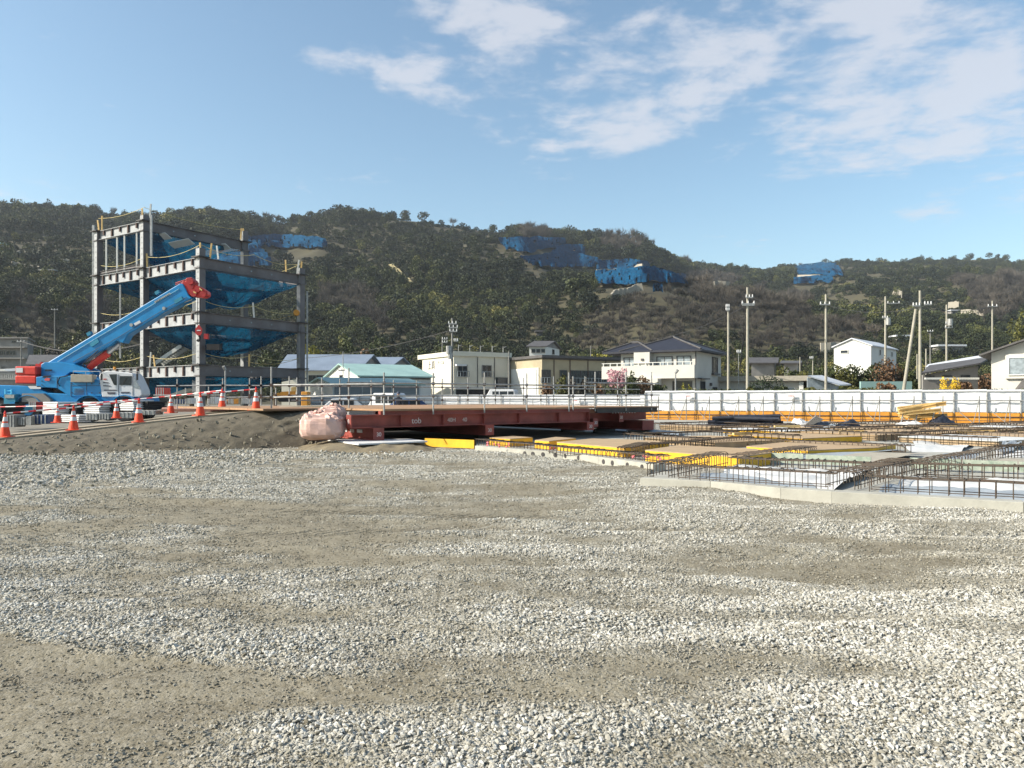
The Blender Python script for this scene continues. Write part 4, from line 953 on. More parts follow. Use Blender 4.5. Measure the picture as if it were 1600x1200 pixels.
def cage(A, B, h, wd=.34, sp=.16, label=None, parts=False, r=.009, group='reinforcing bar cages', z0=.02, low=True, jit=.02):
    A = Vector((A[0], A[1], z0)); B = Vector((B[0], B[1], z0)); d = B - A; Ln = d.length; d.normalize(); n = Vector((-d.y, d.x, 0)); rz = math.atan2(n.y, n.x)
    NC[0] += 1
    t = thing('rebar_cage', label, 'rebar cage', A, group)
    nn = max(2, int(Ln / sp)); hm = hoop_mesh(wd, h, r)
    if parts:
        for k in range(nn + 1):
            p = d * (Ln * k / nn + random.uniform(-jit, jit)); inst('hoop', hm, t, p + Vector((0, 0, random.uniform(-.012, .012))), rz + random.uniform(-.06, .06))
    else:
        b = MB(); base = [tuple(v.co) for v in hm.vertices]; fs = [tuple(p.vertices) for p in hm.polygons]; c, s = math.cos(rz), math.sin(rz)
        for k in range(nn + 1):
            p = d * (Ln * k / nn + random.uniform(-jit, jit)); dz = random.uniform(-.012, .012)
            b.add([(x * c + p.x + A.x, x * s + p.y + A.y, z + dz + A.z) for x, y, z in base], fs)
        o = b.build('hoops', mt['rebar'], t, kind='stuff')
    offs = [-.5, -.17, .17, .5] if wd > .25 else [-.5, .5]
    for o_ in offs:
        b = MB(); m_ = max(3, int(Ln / 1.5)); b.path([A + d * (-.08 + (Ln + .16) * i / m_) + n * (wd * o_ * .92) + Vector((0, 0, h - .012 - .012 * (i % 2) + random.uniform(-.006, .006))) for i in range(m_ + 1)], r, 5); b.build('long_bar', mt['rebar'], t)
    if low:
        for o_ in (-.5, .5):
            b = MB(); b.path([A + n * (wd * o_) + Vector((0, 0, h * .22)), B + n * (wd * o_) + Vector((0, 0, h * .22))], r, 5); b.build('long_bar', mt['rebar'], t)
    return t
def near_cages():
    g = lambda px, py: G(px, py, .12)
    cage(g(1066, 750), g(1298, 765), .27, .30, .17, 'nearest rebar cage on the front kerb, left piece with rounded end hoops', True, r=.0065, z0=.12)
    cage(g(1362, 768), g(1640, 784), .25, .30, .19, 'nearest rebar cage on the front kerb, right piece running out of frame', True, r=.0065, z0=.12)
    cage(g(1313, 764), g(1408, 738), .26, .42, .16, 'rusty brown rebar cage between the two nearest pieces, pointing away', True, r=.0075, z0=.12)
    cage(g(1392, 745), g(1560, 712), .28, .38, .21, 'dense brown rebar cage running away to the right behind the rusty one', True, r=.008, z0=.05)
    cage(g(1560, 712), g(1760, 692), .30, .42, .18, 'dense brown rebar cage continuing to the right photo edge', False, r=.010, z0=.05)
    cage(g(1028, 746), g(1122, 725), .27, .40, .14, 'short rusty rebar cage at the corner of the kerb, left of the nearest cages', True, r=.008, z0=.10)
    cage(g(1148, 727), g(1372, 737), .26, .42, .13, 'second rebar cage behind the white sheets, left piece', True, r=.010, z0=.04)
    cage(g(1432, 741), g(1700, 751), .30, .42, .16, 'second rebar cage in front of the pale green boards, right piece', True, r=.010, z0=.04)
    cage(g(752, 694.5), g(1036, 724), .20, .34, .15, 'long low rebar cage along the kerb in front of the yellow boards', True, r=.009, z0=.10)
    cage(g(1150, 722), g(1262, 706), .24, .45, .14, 'rebar cage at the right corner of the longer yellow board', True, r=.010, z0=.04)
    cage(g(976, 711), g(1004, 703), .26, .36, .13, 'short rebar cage in the gap between the two yellow boards', True, r=.010, z0=.06)
    cage(g(1004, 703), g(1168, 689), .24, .40, .16, 'rebar cage running back between the plywood tops behind the yellow boards', False, r=.011, z0=.04)
    cage(g(1168, 692), g(1420, 704), .24, .36, .17, 'rebar cage crossing behind the orange plywood top, centre right', True, r=.010, z0=.04)
near_cages()
def panels():
    def top(poly, z, lab, mat='ply', side='yellow', cat='formwork box', zb=.0, h=None):
        t = thing('formwork_box', lab, cat, G(*poly[0], z), 'plywood topped formwork boxes')
        P = [G(px, py, z) for px, py in poly]
        b = MB(); b.prism(P, lambda p: p - Vector((0, 0, .02)), lambda p: p); b.build('top_board', mt[mat], t)
        c = sum(P, Vector((0, 0, 0))) / len(P)
        for a, q in zip(P, P[1:] + P[:1]):
            a2 = a.lerp(c, .01); q2 = q.lerp(c, .01); n = Vector((-(q2 - a2).y, (q2 - a2).x, 0)).normalized() * .012
            b = MB(); b.add([a2 + n + Vector((0, 0, zb - z)), q2 + n + Vector((0, 0, zb - z)), q2 + n - Vector((0, 0, .022)), a2 + n - Vector((0, 0, .022)), a2 - n + Vector((0, 0, zb - z)), q2 - n + Vector((0, 0, zb - z)), q2 - n - Vector((0, 0, .022)), a2 - n - Vector((0, 0, .022))], [(0, 3, 2, 1), (4, 5, 6, 7), (0, 1, 5, 4), (1, 2, 6, 5), (2, 3, 7, 6), (3, 0, 4, 7)]); b.build('side_board', mt[side], t)
    top([(870, 690.5), (975, 699.5), (1012, 694.5), (1045, 690), (985, 686.5), (925, 685)], .25, 'left long yellow sided formwork box with plywood top')
    top([(1008, 703), (1155, 713.5), (1205, 707), (1180, 701), (1060, 695.5)], .27, 'right long bright yellow sided formwork box with plywood top')
    top([(765, 683.5), (797, 685.5), (832, 683.2), (802, 681)], .25, 'small yellow sided box nearest the red bridge, left half')
    top([(836, 687.5), (858, 689), (900, 684.5), (868, 682.5)], .25, 'small yellow sided box nearest the red bridge, right half')
    top([(1166, 697), (1250, 688), (1400, 693.5), (1372, 699), (1262, 703.5)], .2, 'orange brown plywood top behind the grey sheet, centre right')
    # yellow board under the bridge
    b = MB(); A = G(664, 687, .22); B = G(741, 699, .05); A = Vector((A.x, A.y, .02)); B = Vector((B.x, B.y, .02)); b.beam(A + Vector((0, 0, .12)), B + Vector((0, 0, .12)), .03, .25); tag(b.build('edge_board', mt['yellow']), 'yellow board standing below the bridge beams by the mound', 'board')
panels()
def sheets():
    def sheet(poly, z, amp, lab, mat, nx=40, ny=10, cat='sheet', h=0.0):
        """poly: four image corners near-left, near-right, far-right, far-left"""
        a, b_, c, d = [G(px, py, z) for px, py in poly]; V = []
        s = random.uniform(0, 99)
        for j in range(ny):
            for i in range(nx):
                u = i / (nx - 1); v = j / (ny - 1); p = a.lerp(b_, u).lerp(d.lerp(c, u), v)
                e = min(1, 4 * v, 4 * (1 - v)); q = abs(float(fbm(p.x * 1.3 + s, p.y * 2.1, 41, 4)) - .5) * 2
                p.z = z + amp * (.15 + q * 1.3) * e + h * e - .04 * (1 - e); p.y += (float(vn(p.x * 2, s, 3)) - .5) * .25 * (1 - e)
                V.append(tuple(p))
        V = np.array(V); me = npmesh('plastic_sheet', V - V[0], grid_faces(ny, nx), [mt[mat]], True); o = bpy.data.objects.new('plastic_sheet', me); COL.objects.link(o); o.location = V[0]; tag(o, lab, cat, 'sheets lying in the foundation')
    sheet([(1085, 757), (1290, 766), (1200, 742), (1100, 737)], .03, .09, 'grey white crumpled sheet behind the nearest left rebar cage', 'sheetg')
    sheet([(1150, 749), (1302, 764), (1345, 745), (1190, 738)], .05, .09, 'pale sheet in the middle behind the nearest left rebar cage', 'sheetw')
    sheet([(1130, 738), (1330, 750), (1362, 738), (1140, 728)], .06, .12, 'bright white crumpled sheet in front of the second rebar cage, left', 'sheetw')
    sheet([(1400, 757), (1640, 768), (1620, 752), (1420, 744)], .06, .12, 'bright white crumpled sheet in front of the pale green boards, right', 'sheetw')
    sheet([(1370, 768), (1660, 784), (1640, 768), (1390, 757)], .03, .08, 'smooth grey sheet behind the nearest right rebar cage', 'sheetg')
    sheet([(1160, 714), (1292, 714.5), (1410, 702), (1375, 697), (1262, 703)], .2, .08, 'grey blue sheet edge running up to the right, centre', 'sheetg', h=.04) if 0 else sheet([(1160, 714), (1290, 714.5), (1430, 701), (1340, 698.5)], .10, .04, 'grey blue sheet running up to the right, centre', 'sheetg')
    sheet([(1478, 720), (1520, 719), (1535, 708), (1470, 711)], .12, .08, 'grey blue sheet heaped beside the brown cage, right', 'sheetg')
    sheet([(1420, 703), (1500, 705), (1520, 695), (1400, 694)], .04, .08, 'white crumpled sheet in the middle of the foundation', 'sheetw')
    sheet([(1430, 694), (1540, 692), (1500, 687), (1420, 687)], .04, .08, 'white crumpled sheet further back on the right', 'sheetw')
    sheet([(1555, 711), (1640, 713), (1640, 704), (1555, 703)], .04, .08, 'white crumpled sheet at the right photo edge', 'sheetw')
    sheet([(1560, 704), (1585, 702), (1600, 690), (1568, 692)], .15, .12, 'grey blue sheet near the right photo edge', 'sheetg')
    sheet([(1290, 716), (1380, 721), (1440, 706), (1370, 704)], .12, .02, 'levelled pale sand field behind the second rebar cage', 'sand', cat='sand')
    sheet([(1480, 722), (1640, 727), (1640, 714), (1500, 715)], .12, .02, 'levelled pale sand field at the right behind the green boards', 'sand', cat='sand')
    sheet([(940, 670), (1060, 678), (1064, 674), (960, 666)], .12, .06, 'long grey plastic sheet beside the far end of the bridge', 'sheetg')
    # pale green insulation boards standing behind the second cages
    for (x0, x1, y0, y1, lab) in ((1165, 1372, 722, 731, 'row of pale green boards behind the second rebar cage, left'), (1430, 1700, 733, 744, 'row of pale green boards behind the second rebar cage, right')):
        A = G(x0, y0, .04); B = G(x1, y1, .04); t = thing('board_row', lab, 'boards', A, 'pale green boards')
        n = int((B - A).length / .95)
        for k in range(n):
            a = A.lerp(B, (k + .02) / n); c = A.lerp(B, (k + .98) / n); b = MB(); b.beam(a + Vector((0, .25, .11)), c + Vector((0, .25, .11)), .05, random.uniform(.19, .22)); b.build('board', mt['foam'], t)
sheets()
def far_grid():
    """the rest of the slab: plywood tops with bar cages in the strips between them"""
    u = Vector((.86, .51, 0)); v = Vector((.51, -.86, 0)); O = Vector((4.85, 16.4, 0))
    names = {}
    row = 0
    for i in range(-2, 12):
        for j in range(-11, 8):
            c = O + u * (1.9 + 3.9 * i) + v * (1.5 + 4.0 * j)
            P = [c - u * 1.55 - v * 1.62, c + u * 1.55 - v * 1.62, c + u * 1.55 + v * 1.62, c - u * 1.55 + v * 1.62]
            pxs = [800 + F * p.x / p.y for p in P]; pys = [HY + F * 1.3 / p.y for p in P]
            if min(p.y for p in P) < 17 or max(p.y for p in P) > 41: continue
            if max(pys) > 693 or min(pxs) > 1640 or max(pxs) < 850: continue
            if any(p.x < 5.5 + (p.y - 30) * .0 and p.y > 27 for p in P): continue
            if any(px < 1045 and py > 684 for px, py in zip(pxs, pys)): continue
            # not under the bridge
            q = [((p - BS).dot(BU), (p - BS).dot(BN)) for p in P]
            if any(-1 < a < 14.6 and -.6 < w < 13 for a, w in q): continue
            kind = random.random(); z = .2 + random.uniform(-.02, .02)
            names[(i, j)] = (c, P, z)
    cells = sorted(names.items(), key=lambda k: (k[1][0].y, k[1][0].x))
    for n, ((i, j), (c, P, z)) in enumerate(cells):
        side = 'orange' if (i + j) % 5 == 0 else 'ply'
        lab = 'plywood formwork top far out on the slab, %s from the front and left' % (ORD[n] if n < len(ORD) else 'back row')
        t = thing('formwork_box', lab, 'formwork box', (c.x, c.y, 0), 'plywood tops across the far slab')
        whitish = (i * 7 + j * 3) % 6 == 0
        b = MB(); b.prism(P, lambda p: Vector((p.x, p.y, z - .02)), lambda p: Vector((p.x, p.y, z))); b.build('top_board', mt['sheetw'] if whitish else mt['ply'], t)
        Q = [p.lerp(c, .02) for p in P]
        for a, q_ in zip(Q, Q[1:] + Q[:1]):
            b = MB(); b.beam(Vector((a.x, a.y, z / 2 - .01)), Vector((q_.x, q_.y, z / 2 - .01)), .03, z - .022); b.build('side_board', mt['yellow'] if side == 'orange' else mt['ply'], t)
    k = 0
    for j in range(-11, 8):       # long cages between the rows, in both directions
        cs = [names[(i, j)][0] for i in range(-2, 12) if (i, j) in names]
        if cs:
            a = cs[0] - u * 1.9 - v * 2.0; c = cs[-1] + u * 1.9 - v * 2.0; cage(a, c, .30, .40, .28, 'long rebar cage running away to the right across the far slab, %s of its set' % ORD[k], False, r=.016, low=False, z0=.02); k += 1
    k = 0
    for i in range(-2, 12):
        cs = [names[(i, j)][0] for j in range(-11, 8) if (i, j) in names]
        if cs:
            a = cs[0] - v * 1.7 - u * 1.95; c = cs[-1] + v * 1.7 - u * 1.95; cage(a, c, .31, .36, .28, 'rebar cage crossing the far slab toward the camera, %s of its set from the left' % ORD[k], False, r=.016, low=False, z0=.02); k += 1
far_grid()
def site_clutter():
    # dark pipes
    t = thing('pipe_pile', 'long pile of dark blue black pipes lying in front of the fence', 'pipes', W(1085, 662, 37))
    for k in range(16):
        x0 = 1086 + random.uniform(0, 50); x1 = 1236 - random.uniform(0, 30); Y = 37 + random.uniform(-.6, .6); lv = k // 6; z = .14 + lv * .19
        a = W(x0 + lv * 12, 0, Y + .5); c = W(x1 - lv * 8, 0, Y - .5); a.z = z; c.z = z + random.uniform(-.03, .15) * (lv + 1) / 2; b = MB(); b.bar(a, c, .095, 8); b.build('pipe', mt['darkpipe'], t)
    def heap(px0, px1, py, Y, h, mat, lab, n=26, name='tarpaulin_heap', seed=0, cat='tarpaulin'):
        x0, x1 = PX(px0, Y), PX(px1, Y); V = []; m_ = 14
        for j in range(m_):
            for i in range(n):
                a = i / (n - 1); b_ = j / (m_ - 1); x = x0 + (x1 - x0) * a; y = Y - .6 + 1.2 * b_; e = math.sin(math.pi * a) ** .4 * math.sin(math.pi * b_) ** .6
                V.append((x, y, .03 + h * e * (.45 + 1.1 * float(fbm(x * 2.5, y * 3 + seed, 43 + seed, 3)))))
        V = np.array(V); me = npmesh(name, V - V[0], grid_faces(m_, n), [mt[mat]], False); o = bpy.data.objects.new(name, me); COL.objects.link(o); o.location = V[0]; tag(o, lab, cat)
    heap(1238, 1262, 660, 36, .55, 'sheetw', 'white wrapped bundle between the dark pipes and the dark heap', seed=1)
    heap(1255, 1312, 660, 35.2, .38, 'darkpipe', 'dark tarpaulin heap with folds in front of the orange boards', seed=2)
    heap(1282, 1312, 664, 34.4, .25, 'sheetg', 'grey blue tarpaulin roll in front of the dark heap', seed=3)
    heap(1310, 1342, 660, 36.4, .42, 'darkpipe', 'smaller dark tarpaulin heap right of the grey blue roll', seed=4)
    t = thing('pipe_bundle', 'slanting bundle of grey brown pipes leaning over the dark tarpaulin', 'pipes', W(1258, 664, 34.8))
    for k in range(6):
        b = MB(); b.bar(W(1258 + 2 * k, 664, 34.9), W(1275 + 2.2 * k, 650 + k, 34.9), .04, 6); b.build('pipe', mt['greyconc'], t)
    # yellow timber beams stack
    t = thing('timber_stack', 'untidy stack of yellow timber beams by the fence on the right', 'timber', W(1400, 655, 37.5))
    for (x0, y0, x1, y1, s) in ((1402, 639, 1478, 630.5, .11), (1404, 643, 1440, 637, .13), (1408, 650, 1452, 645, .12), (1412, 646, 1470, 641, .10), (1416, 642, 1462, 633, .10), (1432, 655, 1462, 643, .09), (1404, 648, 1432, 652, .10), (1420, 652, 1480, 648, .07)):
        b = MB(); a = W(x0, y0, 37.5 + random.uniform(-.4, .4)); c = W(x1, y1, 37.5 + random.uniform(-.4, .4)); b.hbeam(a + Vector((0, 0, s)), c + Vector((0, 0, s)), s * 1.9, s * 1.5, s * .45, s * .4); b.build('timber_beam', mt['timber'], t)
    for px in (1408, 1430, 1456): b = MB(); b.bar(W(px, 660, 37.2), W(px + 5, 640, 37.4), .03, 6); b.build('prop', mt['galv'], t)
    heap(1400, 1442, 660, 36.6, .4, 'sheetw', 'white crumpled plastic under the yellow timber stack', seed=6)
    heap(1452, 1492, 660, 37.2, .5, 'darkpipe', 'dark pile of bars right of the yellow timber stack', seed=7)
    for px, py, lab in ((1509, 660, 'grey bucket with red rim standing right of the timber stack'), (1062, 653, 'grey bucket with red rim near the end of the bridge')):
        p = G(px, py, .02); t = thing('bucket', lab, 'bucket', p, 'grey buckets on the slab'); b = MB(); b.lathe([(.13, 0), (.17, .38)], 14, p); b.build('body', mt['sheetg'], t); b = MB(); b.lathe([(.175, .36), (.175, .42)], 14, p); b.build('rim', mt['red_p'], t)
    # scattered timber offcuts near the far slab
    for k, (px, py, l) in enumerate(((1230, 668, 1.2), (1160, 680, .9), (1525, 676, 1.4), (1480, 668, 1.2), (1330, 676, .9))):
        p = G(px, py, .24); b = MB(); a = random.uniform(0, .6); b.obox(p + Vector((0, 0, .05)), (l / 2 * math.cos(a), l / 2 * math.sin(a), 0), (-.05 * math.sin(a), .05 * math.cos(a), 0), (0, 0, .04)); tag(b.build('plank', mt['timber']), 'short loose plank on the far slab, %s from the front' % ORD[k], 'plank', 'loose planks on the far slab')
site_clutter()

# ================================================================== FENCE
def fence():
    t = thing('sheet_fence', 'long white sheet fence on pipe posts with orange boards at its foot', 'fence', (10.2, 53, 0))
    A = Vector((PX(1008, 53.6), 53.6, 0)); B = Vector((PX(1650, 44.3), 44.3, 0)); d = (B - A); Ln = d.length; d.normalize(); n = Vector((d.y, -d.x, 0))   # towards the camera
    top = 1.93; mid = .66; N = 14
    def wsheet(a, c, z0, z1, seed, parent, off=0.0, nx=22, ny=9):
        V = []
        for j in range(ny):
            for i in range(nx):
                u = i / (nx - 1); v = j / (ny - 1); p = a.lerp(c, u); e = math.sin(math.pi * u) ** .35 * (1 - .55 * v)
                q = float(fbm(u * 3.1 + v * 2.2 + seed, v * 2 - u * 1.4, 53, 3)) - .5; fold = .05 * math.sin((u + v * .8) * 9 + seed) * (1 - v)
                V.append(tuple(p + n * (off + (q * .13 + fold * .7) * e) + Vector((0, 0, z0 + (z1 - z0) * v - p.z))))
        V = np.array(V); me = npmesh('sheet', V - np.array(wloc(parent)), grid_faces(ny, nx), [mt['tarpw']], True); o = bpy.data.objects.new('sheet', me); COL.objects.link(o); o.parent = parent
    for k in range(N):
        a = A + d * (Ln * k / N); c = A + d * (Ln * (k + 1) / N)
        wsheet(a, c, mid, top, k * 3.7, t, -.08)
        b = MB(); b.bar(a + Vector((0, 0, .0)), a + Vector((0, 0, top - .06)), .045, 8); b.build('post', mt['galv'], t)
        # roll over the top
        b = MB(); b.bar(a + Vector((0, 0, top + .0)) - n * .05, c + Vector((0, 0, top + .01 + .02 * (k % 2))) - n * .05, .065, 8); b.build('top_roll', mt['tarpw'], t)
        # stay: short upright with a brace to the ground
        m_ = a.lerp(c, .62 + .1 * (k % 2)) + n * .55
        b = MB(); b.bar(m_ + Vector((0, 0, 0)), m_ + Vector((0, 0, 1.62)), .028, 6); b.build('stay', mt['poleb'], t)
        b = MB(); b.bar(m_ + Vector((0, 0, 1.45)), m_ - d * .38 + n * .5, .02, 6); b.build('brace', mt['poleb'], t)
        b = MB(); b.bar(a.lerp(c, .12) + Vector((0, 0, .72)) + n * .05, a.lerp(c, .5) + n * .75 + Vector((0, 0, .05)), .018, 6); b.build('brace', mt['poleb'], t)
        b = MB(); b.beam(a.lerp(c, .01) + n * .12 + Vector((0, 0, .32)), c.lerp(a, .01) + n * .12 + Vector((0, 0, .32)), .04, .58 + .03 * (k % 3)); b.build('orange_board', mt['orange'], t)
    for z, o_, r_ in ((1.36, .09, .035), (.38, .17, .032), (.16, .5, .02)):
        b = MB(); b.bar(A + n * o_ + Vector((0, 0, z)), B + n * o_ + Vector((0, 0, z)), r_, 8); b.build('rail', mt['galv'] if z > 1 else mt['rust'], t)
    for u, lab in ((.125, ''), (.40, '')):
        p = A + d * (Ln * u) + n * .13 + Vector((0, 0, 1.62)); b = MB(); b.obox(p, d * .22, n * .008, (0, 0, .15)); s = b.build('notice', mt['white_p'], t)
        for k in range(4): b = MB(); b.obox(p + d * (-.13 + .085 * k) + n * .012 + Vector((0, 0, .02)), d * .025, n * .003, (0, 0, .035)); b.build('print', mt['stripe'], s)
    # the part behind the bridge: older, bluish, lattice of thin pipes
    t2 = thing('sheet_fence', 'bluish white sheet fence seen through the bridge railings, behind the bridge', 'fence', (-20, 66, 0))
    A2 = Vector((PX(478, 66), 66, 0)); B2 = Vector((PX(1008, 53.6), 53.6, 0)); n = Vector(((B2 - A2).y, -(B2 - A2).x, 0)).normalized(); N2 = 16
    for k in range(N2):
        a = A2.lerp(B2, k / N2); c = A2.lerp(B2, (k + 1) / N2); tp = 1.75
        wsheet(a, c, .1, tp, 40 + k * 2.3, t2, -.1)
        b = MB(); b.bar(a, a + Vector((0, 0, tp)), .045, 6); b.build('post', mt['galv'], t2)
        b = MB(); b.bar(a.lerp(c, .5) + n * .4, a.lerp(c, .5) + n * .4 + Vector((0, 0, 1.5)), .03, 6); b.build('stay', mt['galv'], t2)
    for z in (1.45, 1.05, .7):
        b = MB(); b.bar(A2 + n * .12 + Vector((0, 0, z)), B2 + n * .12 + Vector((0, 0, z)), .035, 6); b.build('rail', mt['galv'], t2)
    p = A2.lerp(B2, .83) + n * .3 + Vector((0, 0, 1.35)); b = MB(); d = (B2 - A2).normalized(); b.obox(p, d * .26, n * .01, (0, 0, .22)); s = b.build('notice', mt['white_p'], t2)
    for k in range(3): b = MB(); b.obox(p + d * (-.12 + .11 * k) + n * .014, d * .03, n * .003, (0, 0, .05)); b.build('print', mt['stripe'], s)
fence()
# ================================================================== STEEL FRAME
def frame():
    t = thing('steel_building', 'four storey grey steel building frame under construction with blue nets', 'steel frame', (-26, 64, 0))
    C0 = Vector((PX(313.5, 57), 57, 0)); C1 = Vector((PX(226, 61.9), 61.9, 0)); C2 = Vector((PX(154, 65.8), 65.8, 0)); b = C0
    D0 = Vector((PX(470, 65.2), 65.2, 0)); sv = D0 - C0; D1 = C1 + sv; D2 = C2 + sv
    LV = [3.98, 7.88, 11.95]; TOP = 15.75
    z = lambda p, h: Vector((p.x, p.y, h))
    ua = (C2 - C0); ua.z = 0; ua.normalize(); ub = sv.normalized()
    def col(p, h, w=.50, name='column'):
        m = MB(); m.obox(z(p, h / 2), ua * (w / 2), ub * (w / 2), (0, 0, h / 2)); c = m.build(name, mt['frame_steel'], t)
        m = MB(); m.obox(z(p, h / 2) - ub * (w / 2 + .006), ua * (w / 2 - .03), ub * .005, (0, 0, h / 2 - .02)); m.build('sunlit_face', mt['frame_sunlit'], c)  # added thin plate, paints the sunlit side of the column lighter
        for l in LV + [TOP]:
            if l < h + .2:
                for dz in (-.02, -.82): m = MB(); e_ = .24 if dz > -.1 else .10; m.obox(z(p, l + dz + .02), ua * (w / 2 + e_), ub * (w / 2 + e_), (0, 0, .04)); m.build('joint_plate', mt['black_steel'] if dz > -.1 else mt['frame_steel'], c)
        m = MB()
        for k in range(int(h / .45)): q = z(p, .5 + k * .45) - ub * (w / 2 + .06) - ua * .12; m.bar(q, q + ua * .24, .014, 4)
        m.build('rung_row', mt['galv'], c, kind='stuff')
        return c
    col(C0, 12.6); col(C1, 16.2); col(C2, 15.7); col(D0, 12.5); col(D1, 16.7); col(D2, 15.9)
    def beam(p, q, l, h=.80, w=.30, stiff=0, mat='frame_steel', lit=False):
        d = (q - p).normalized(); a = z(p, l) + d * .27; c = z(q, l) - d * .27
        m = MB(); m.hbeam(a, c, h, w, .035, .02); o = m.build('beam', mt[mat], t)
        nrm = Vector((d.y, -d.x, 0)); nrm = nrm if nrm.y < 0 else -nrm
        for k in range(stiff):
            e = a.lerp(c, (k + .6) / (stiff + .2)); m = MB(); hh = h - .1 if k % 2 else h * .5; m.obox(e + nrm * .09 - Vector((0, 0, .05 + hh / 2)), d * .075, nrm * .055, (0, 0, hh / 2)); m.build('bracket', mt['rust'], o)
        for k in range(max(0, 3 - stiff)):
            e = a.lerp(c, .25 + .22 * k); m = MB(); m.bar(e + nrm * .012 - Vector((0, 0, h * .5)), e + nrm * .03 - Vector((0, 0, h * .5)), .07, 8); m.build('sleeve_hole', mt['glass_l'], o)
        return o
    for l in LV:
        beam(C0, C1, l, stiff=6, h=.86, mat='frame_sunlit'); beam(C1, C2, l, stiff=6, h=.86, mat='frame_sunlit'); beam(C0, D0, l); beam(C1, D1, l); beam(C2, D2, l); beam(D0, D1, l); beam(D1, D2, l)  # left face beams take the sunlit copy of the steel
        for k in (.33, .66):
            beam(C0.lerp(C1, k), D0.lerp(D1, k), l - .02, h=.4, w=.18); beam(C1.lerp(C2, k), D1.lerp(D2, k), l - .02, h=.4, w=.18)
    beam(C1, C2, TOP, stiff=5, h=.75, mat='frame_sunlit'); beam(C1, D1, TOP + .05, h=.8); beam(C2, D2, TOP, h=.6); beam(D1, D2, TOP, h=.7)
    # upper light beam above the third level on the left face
    for k in (.25,): pass
    m = MB(); m.hbeam(z(C1, 12.35) , z(C2, 12.3), .22, .2, .02, .02); m.build('light_beam', mt['frame_steel'], t)
    # wall studs on the top storey
    ax = lambda u: C1.lerp(C2, u)
    for u in (.16, .42, .58, .82):
        m = MB(); m.beam(z(ax(u), 12.05) , z(ax(u), 15.0), .12, .12, up=Vector((0, 1, 0))); m.build('stud', mt['white_paint'], t)
    m = MB(); m.beam(z(ax(.58), 15.0), z(ax(.82), 15.0), .1, .1); m.build('stud', mt['white_paint'], t)
    # tall hoist pole at the left, grey posts by the near corner and right
    for px, Y, y0, y1, w in ((146.5, 66.5, 600, 352, .20), (304, 58.5, 612, 470, .26), (480, 65.5, 610, 455, .12), (188, 63.5, 560, 445, .12), (236.5, 60.5, 400, 336, .16)):
        m = MB(); a = W(px, y0, Y); c = W(px, y1, Y); m.beam(a, c, w, w, up=Vector((0, 1, 0))); m.build('mast', mt['galv'], t)
    # bent safety posts on the beam tops
    def sp(p, l, lean=.0, h=1.05, mat='white_paint'):
        m = MB(); m.beam(z(p, l), z(p, l + h) + ua * lean, .11, .11, up=Vector((0, 1, 0))); m.build('safety_post', mt[mat], t)
    for p, l in ((C0, 12.0), (C0 + ub * .8, 12.0), (C0 - ua * .2 + ub * 1.4, 12.0), (D0 - ub * 1.6, 12.0), (D0 - ub * .4, 12.0), (D0, 12.1), (C1 + ua * .3, 15.8), (C1 - ua * .1 + ub * .4, 16.1), (C2 - ua * .6, 15.8), (C2 - ua * .1, 15.8), (D1 - ub * .4, 15.9), (D1, 16.0), (C1 - ua * .4, 12.0), (D1 - ub * 3, 12.0), (D1, 8.0), (C0.lerp(D0, .5), 7.9), (C0.lerp(D0, .45), 4.0), (D0, 4.0), (C0.lerp(C1, .8), 4), (C0.lerp(C1, .9), 4)):
        sp(p, l, random.uniform(-.25, .25), random.uniform(.9, 1.25), random.choice(['white_paint', 'timber', 'white_paint']))
    def rope(p, q, l, sag=.45, up=.95):
        m = MB(); m.path([z(p.lerp(q, k / 10), l + up - sag * 4 * (k / 10) * (1 - k / 10)) for k in range(11)], .019, 5); m.build('safety_rope', mt['rope'], t)
    for l in LV: rope(C0, C1, l, .4); rope(C1, C2, l, .4); rope(C0, C0.lerp(D0, .5), l, .35); rope(C0.lerp(D0, .5), D0, l, .35); rope(D0, D1, l)
    rope(C1, D1, TOP, .3, 1.1); rope(C1, C2, TOP, .25, 1.15); rope(C1, C2, 7.0, .6, .9)
    # small pipes leaning with the levels
    for k in range(10):
        p = C0.lerp(D0, random.uniform(.05, .95)) + ua * random.uniform(.2, 4); l = random.choice(LV); m = MB(); m.bar(z(p, l + .1), z(p, l + .12) + ub * random.uniform(1, 2.5), .04, 5); m.build('loose_pipe', mt['galv'], t)
    # stair flights
    def stair(a, c, w, lab, n=12):
        s = thing('steel_stair', lab, 'stairs', a, 'light steel stair flights in the frame'); dr = Vector((w[0], w[1], 0))
        for sg in (0, 1): m = MB(); m.beam(a + dr * sg, c + dr * sg, .05, .28); m.build('stringer', mt['white_paint'], s)
        for k in range(n): e = a.lerp(c, (k + .5) / n); m = MB(); m.obox(e + dr * .5 + Vector((0, 0, .12)), (abs(c.x - a.x) / n * .5, 0, 0), dr * .5, (0, 0, .03)); m.build('tread', mt['white_paint'], s)
    stair(W(240, 569, 62), W(283, 540, 62), (.2, 1.1), 'pale steel stair flight climbing right behind the first floor beam')
    stair(W(262, 620, 62.5), W(308, 604, 62.5), (.2, 1.1), 'lower pale steel stair flight at ground level behind the crane cab')
    # sagging nets
    def net(P, l, sag, lab, seed, hang=.0):
        a, b_, c, d = P; nx, ny = 34, 26; V = []
        for j in range(ny):
            for i in range(nx):
                u = i / (nx - 1); v = j / (ny - 1); p = a.lerp(b_, u).lerp(d.lerp(c, u), v)
                e = (4 * u * (1 - u)) ** .7 * (4 * v * (1 - v)) ** .7 * (1.35 - .8 * u)
                q = float(fbm(u * 4 + seed, v * 3, 61, 3)) - .5
                q2 = float(fbm(u * 11 + seed, v * 9, 67, 2)) - .5; p.z = l - sag * e * (1 + q * 1.2) - .05 + (q * .3 + q2 * .35) * min(1, e * 3); V.append(tuple(p))
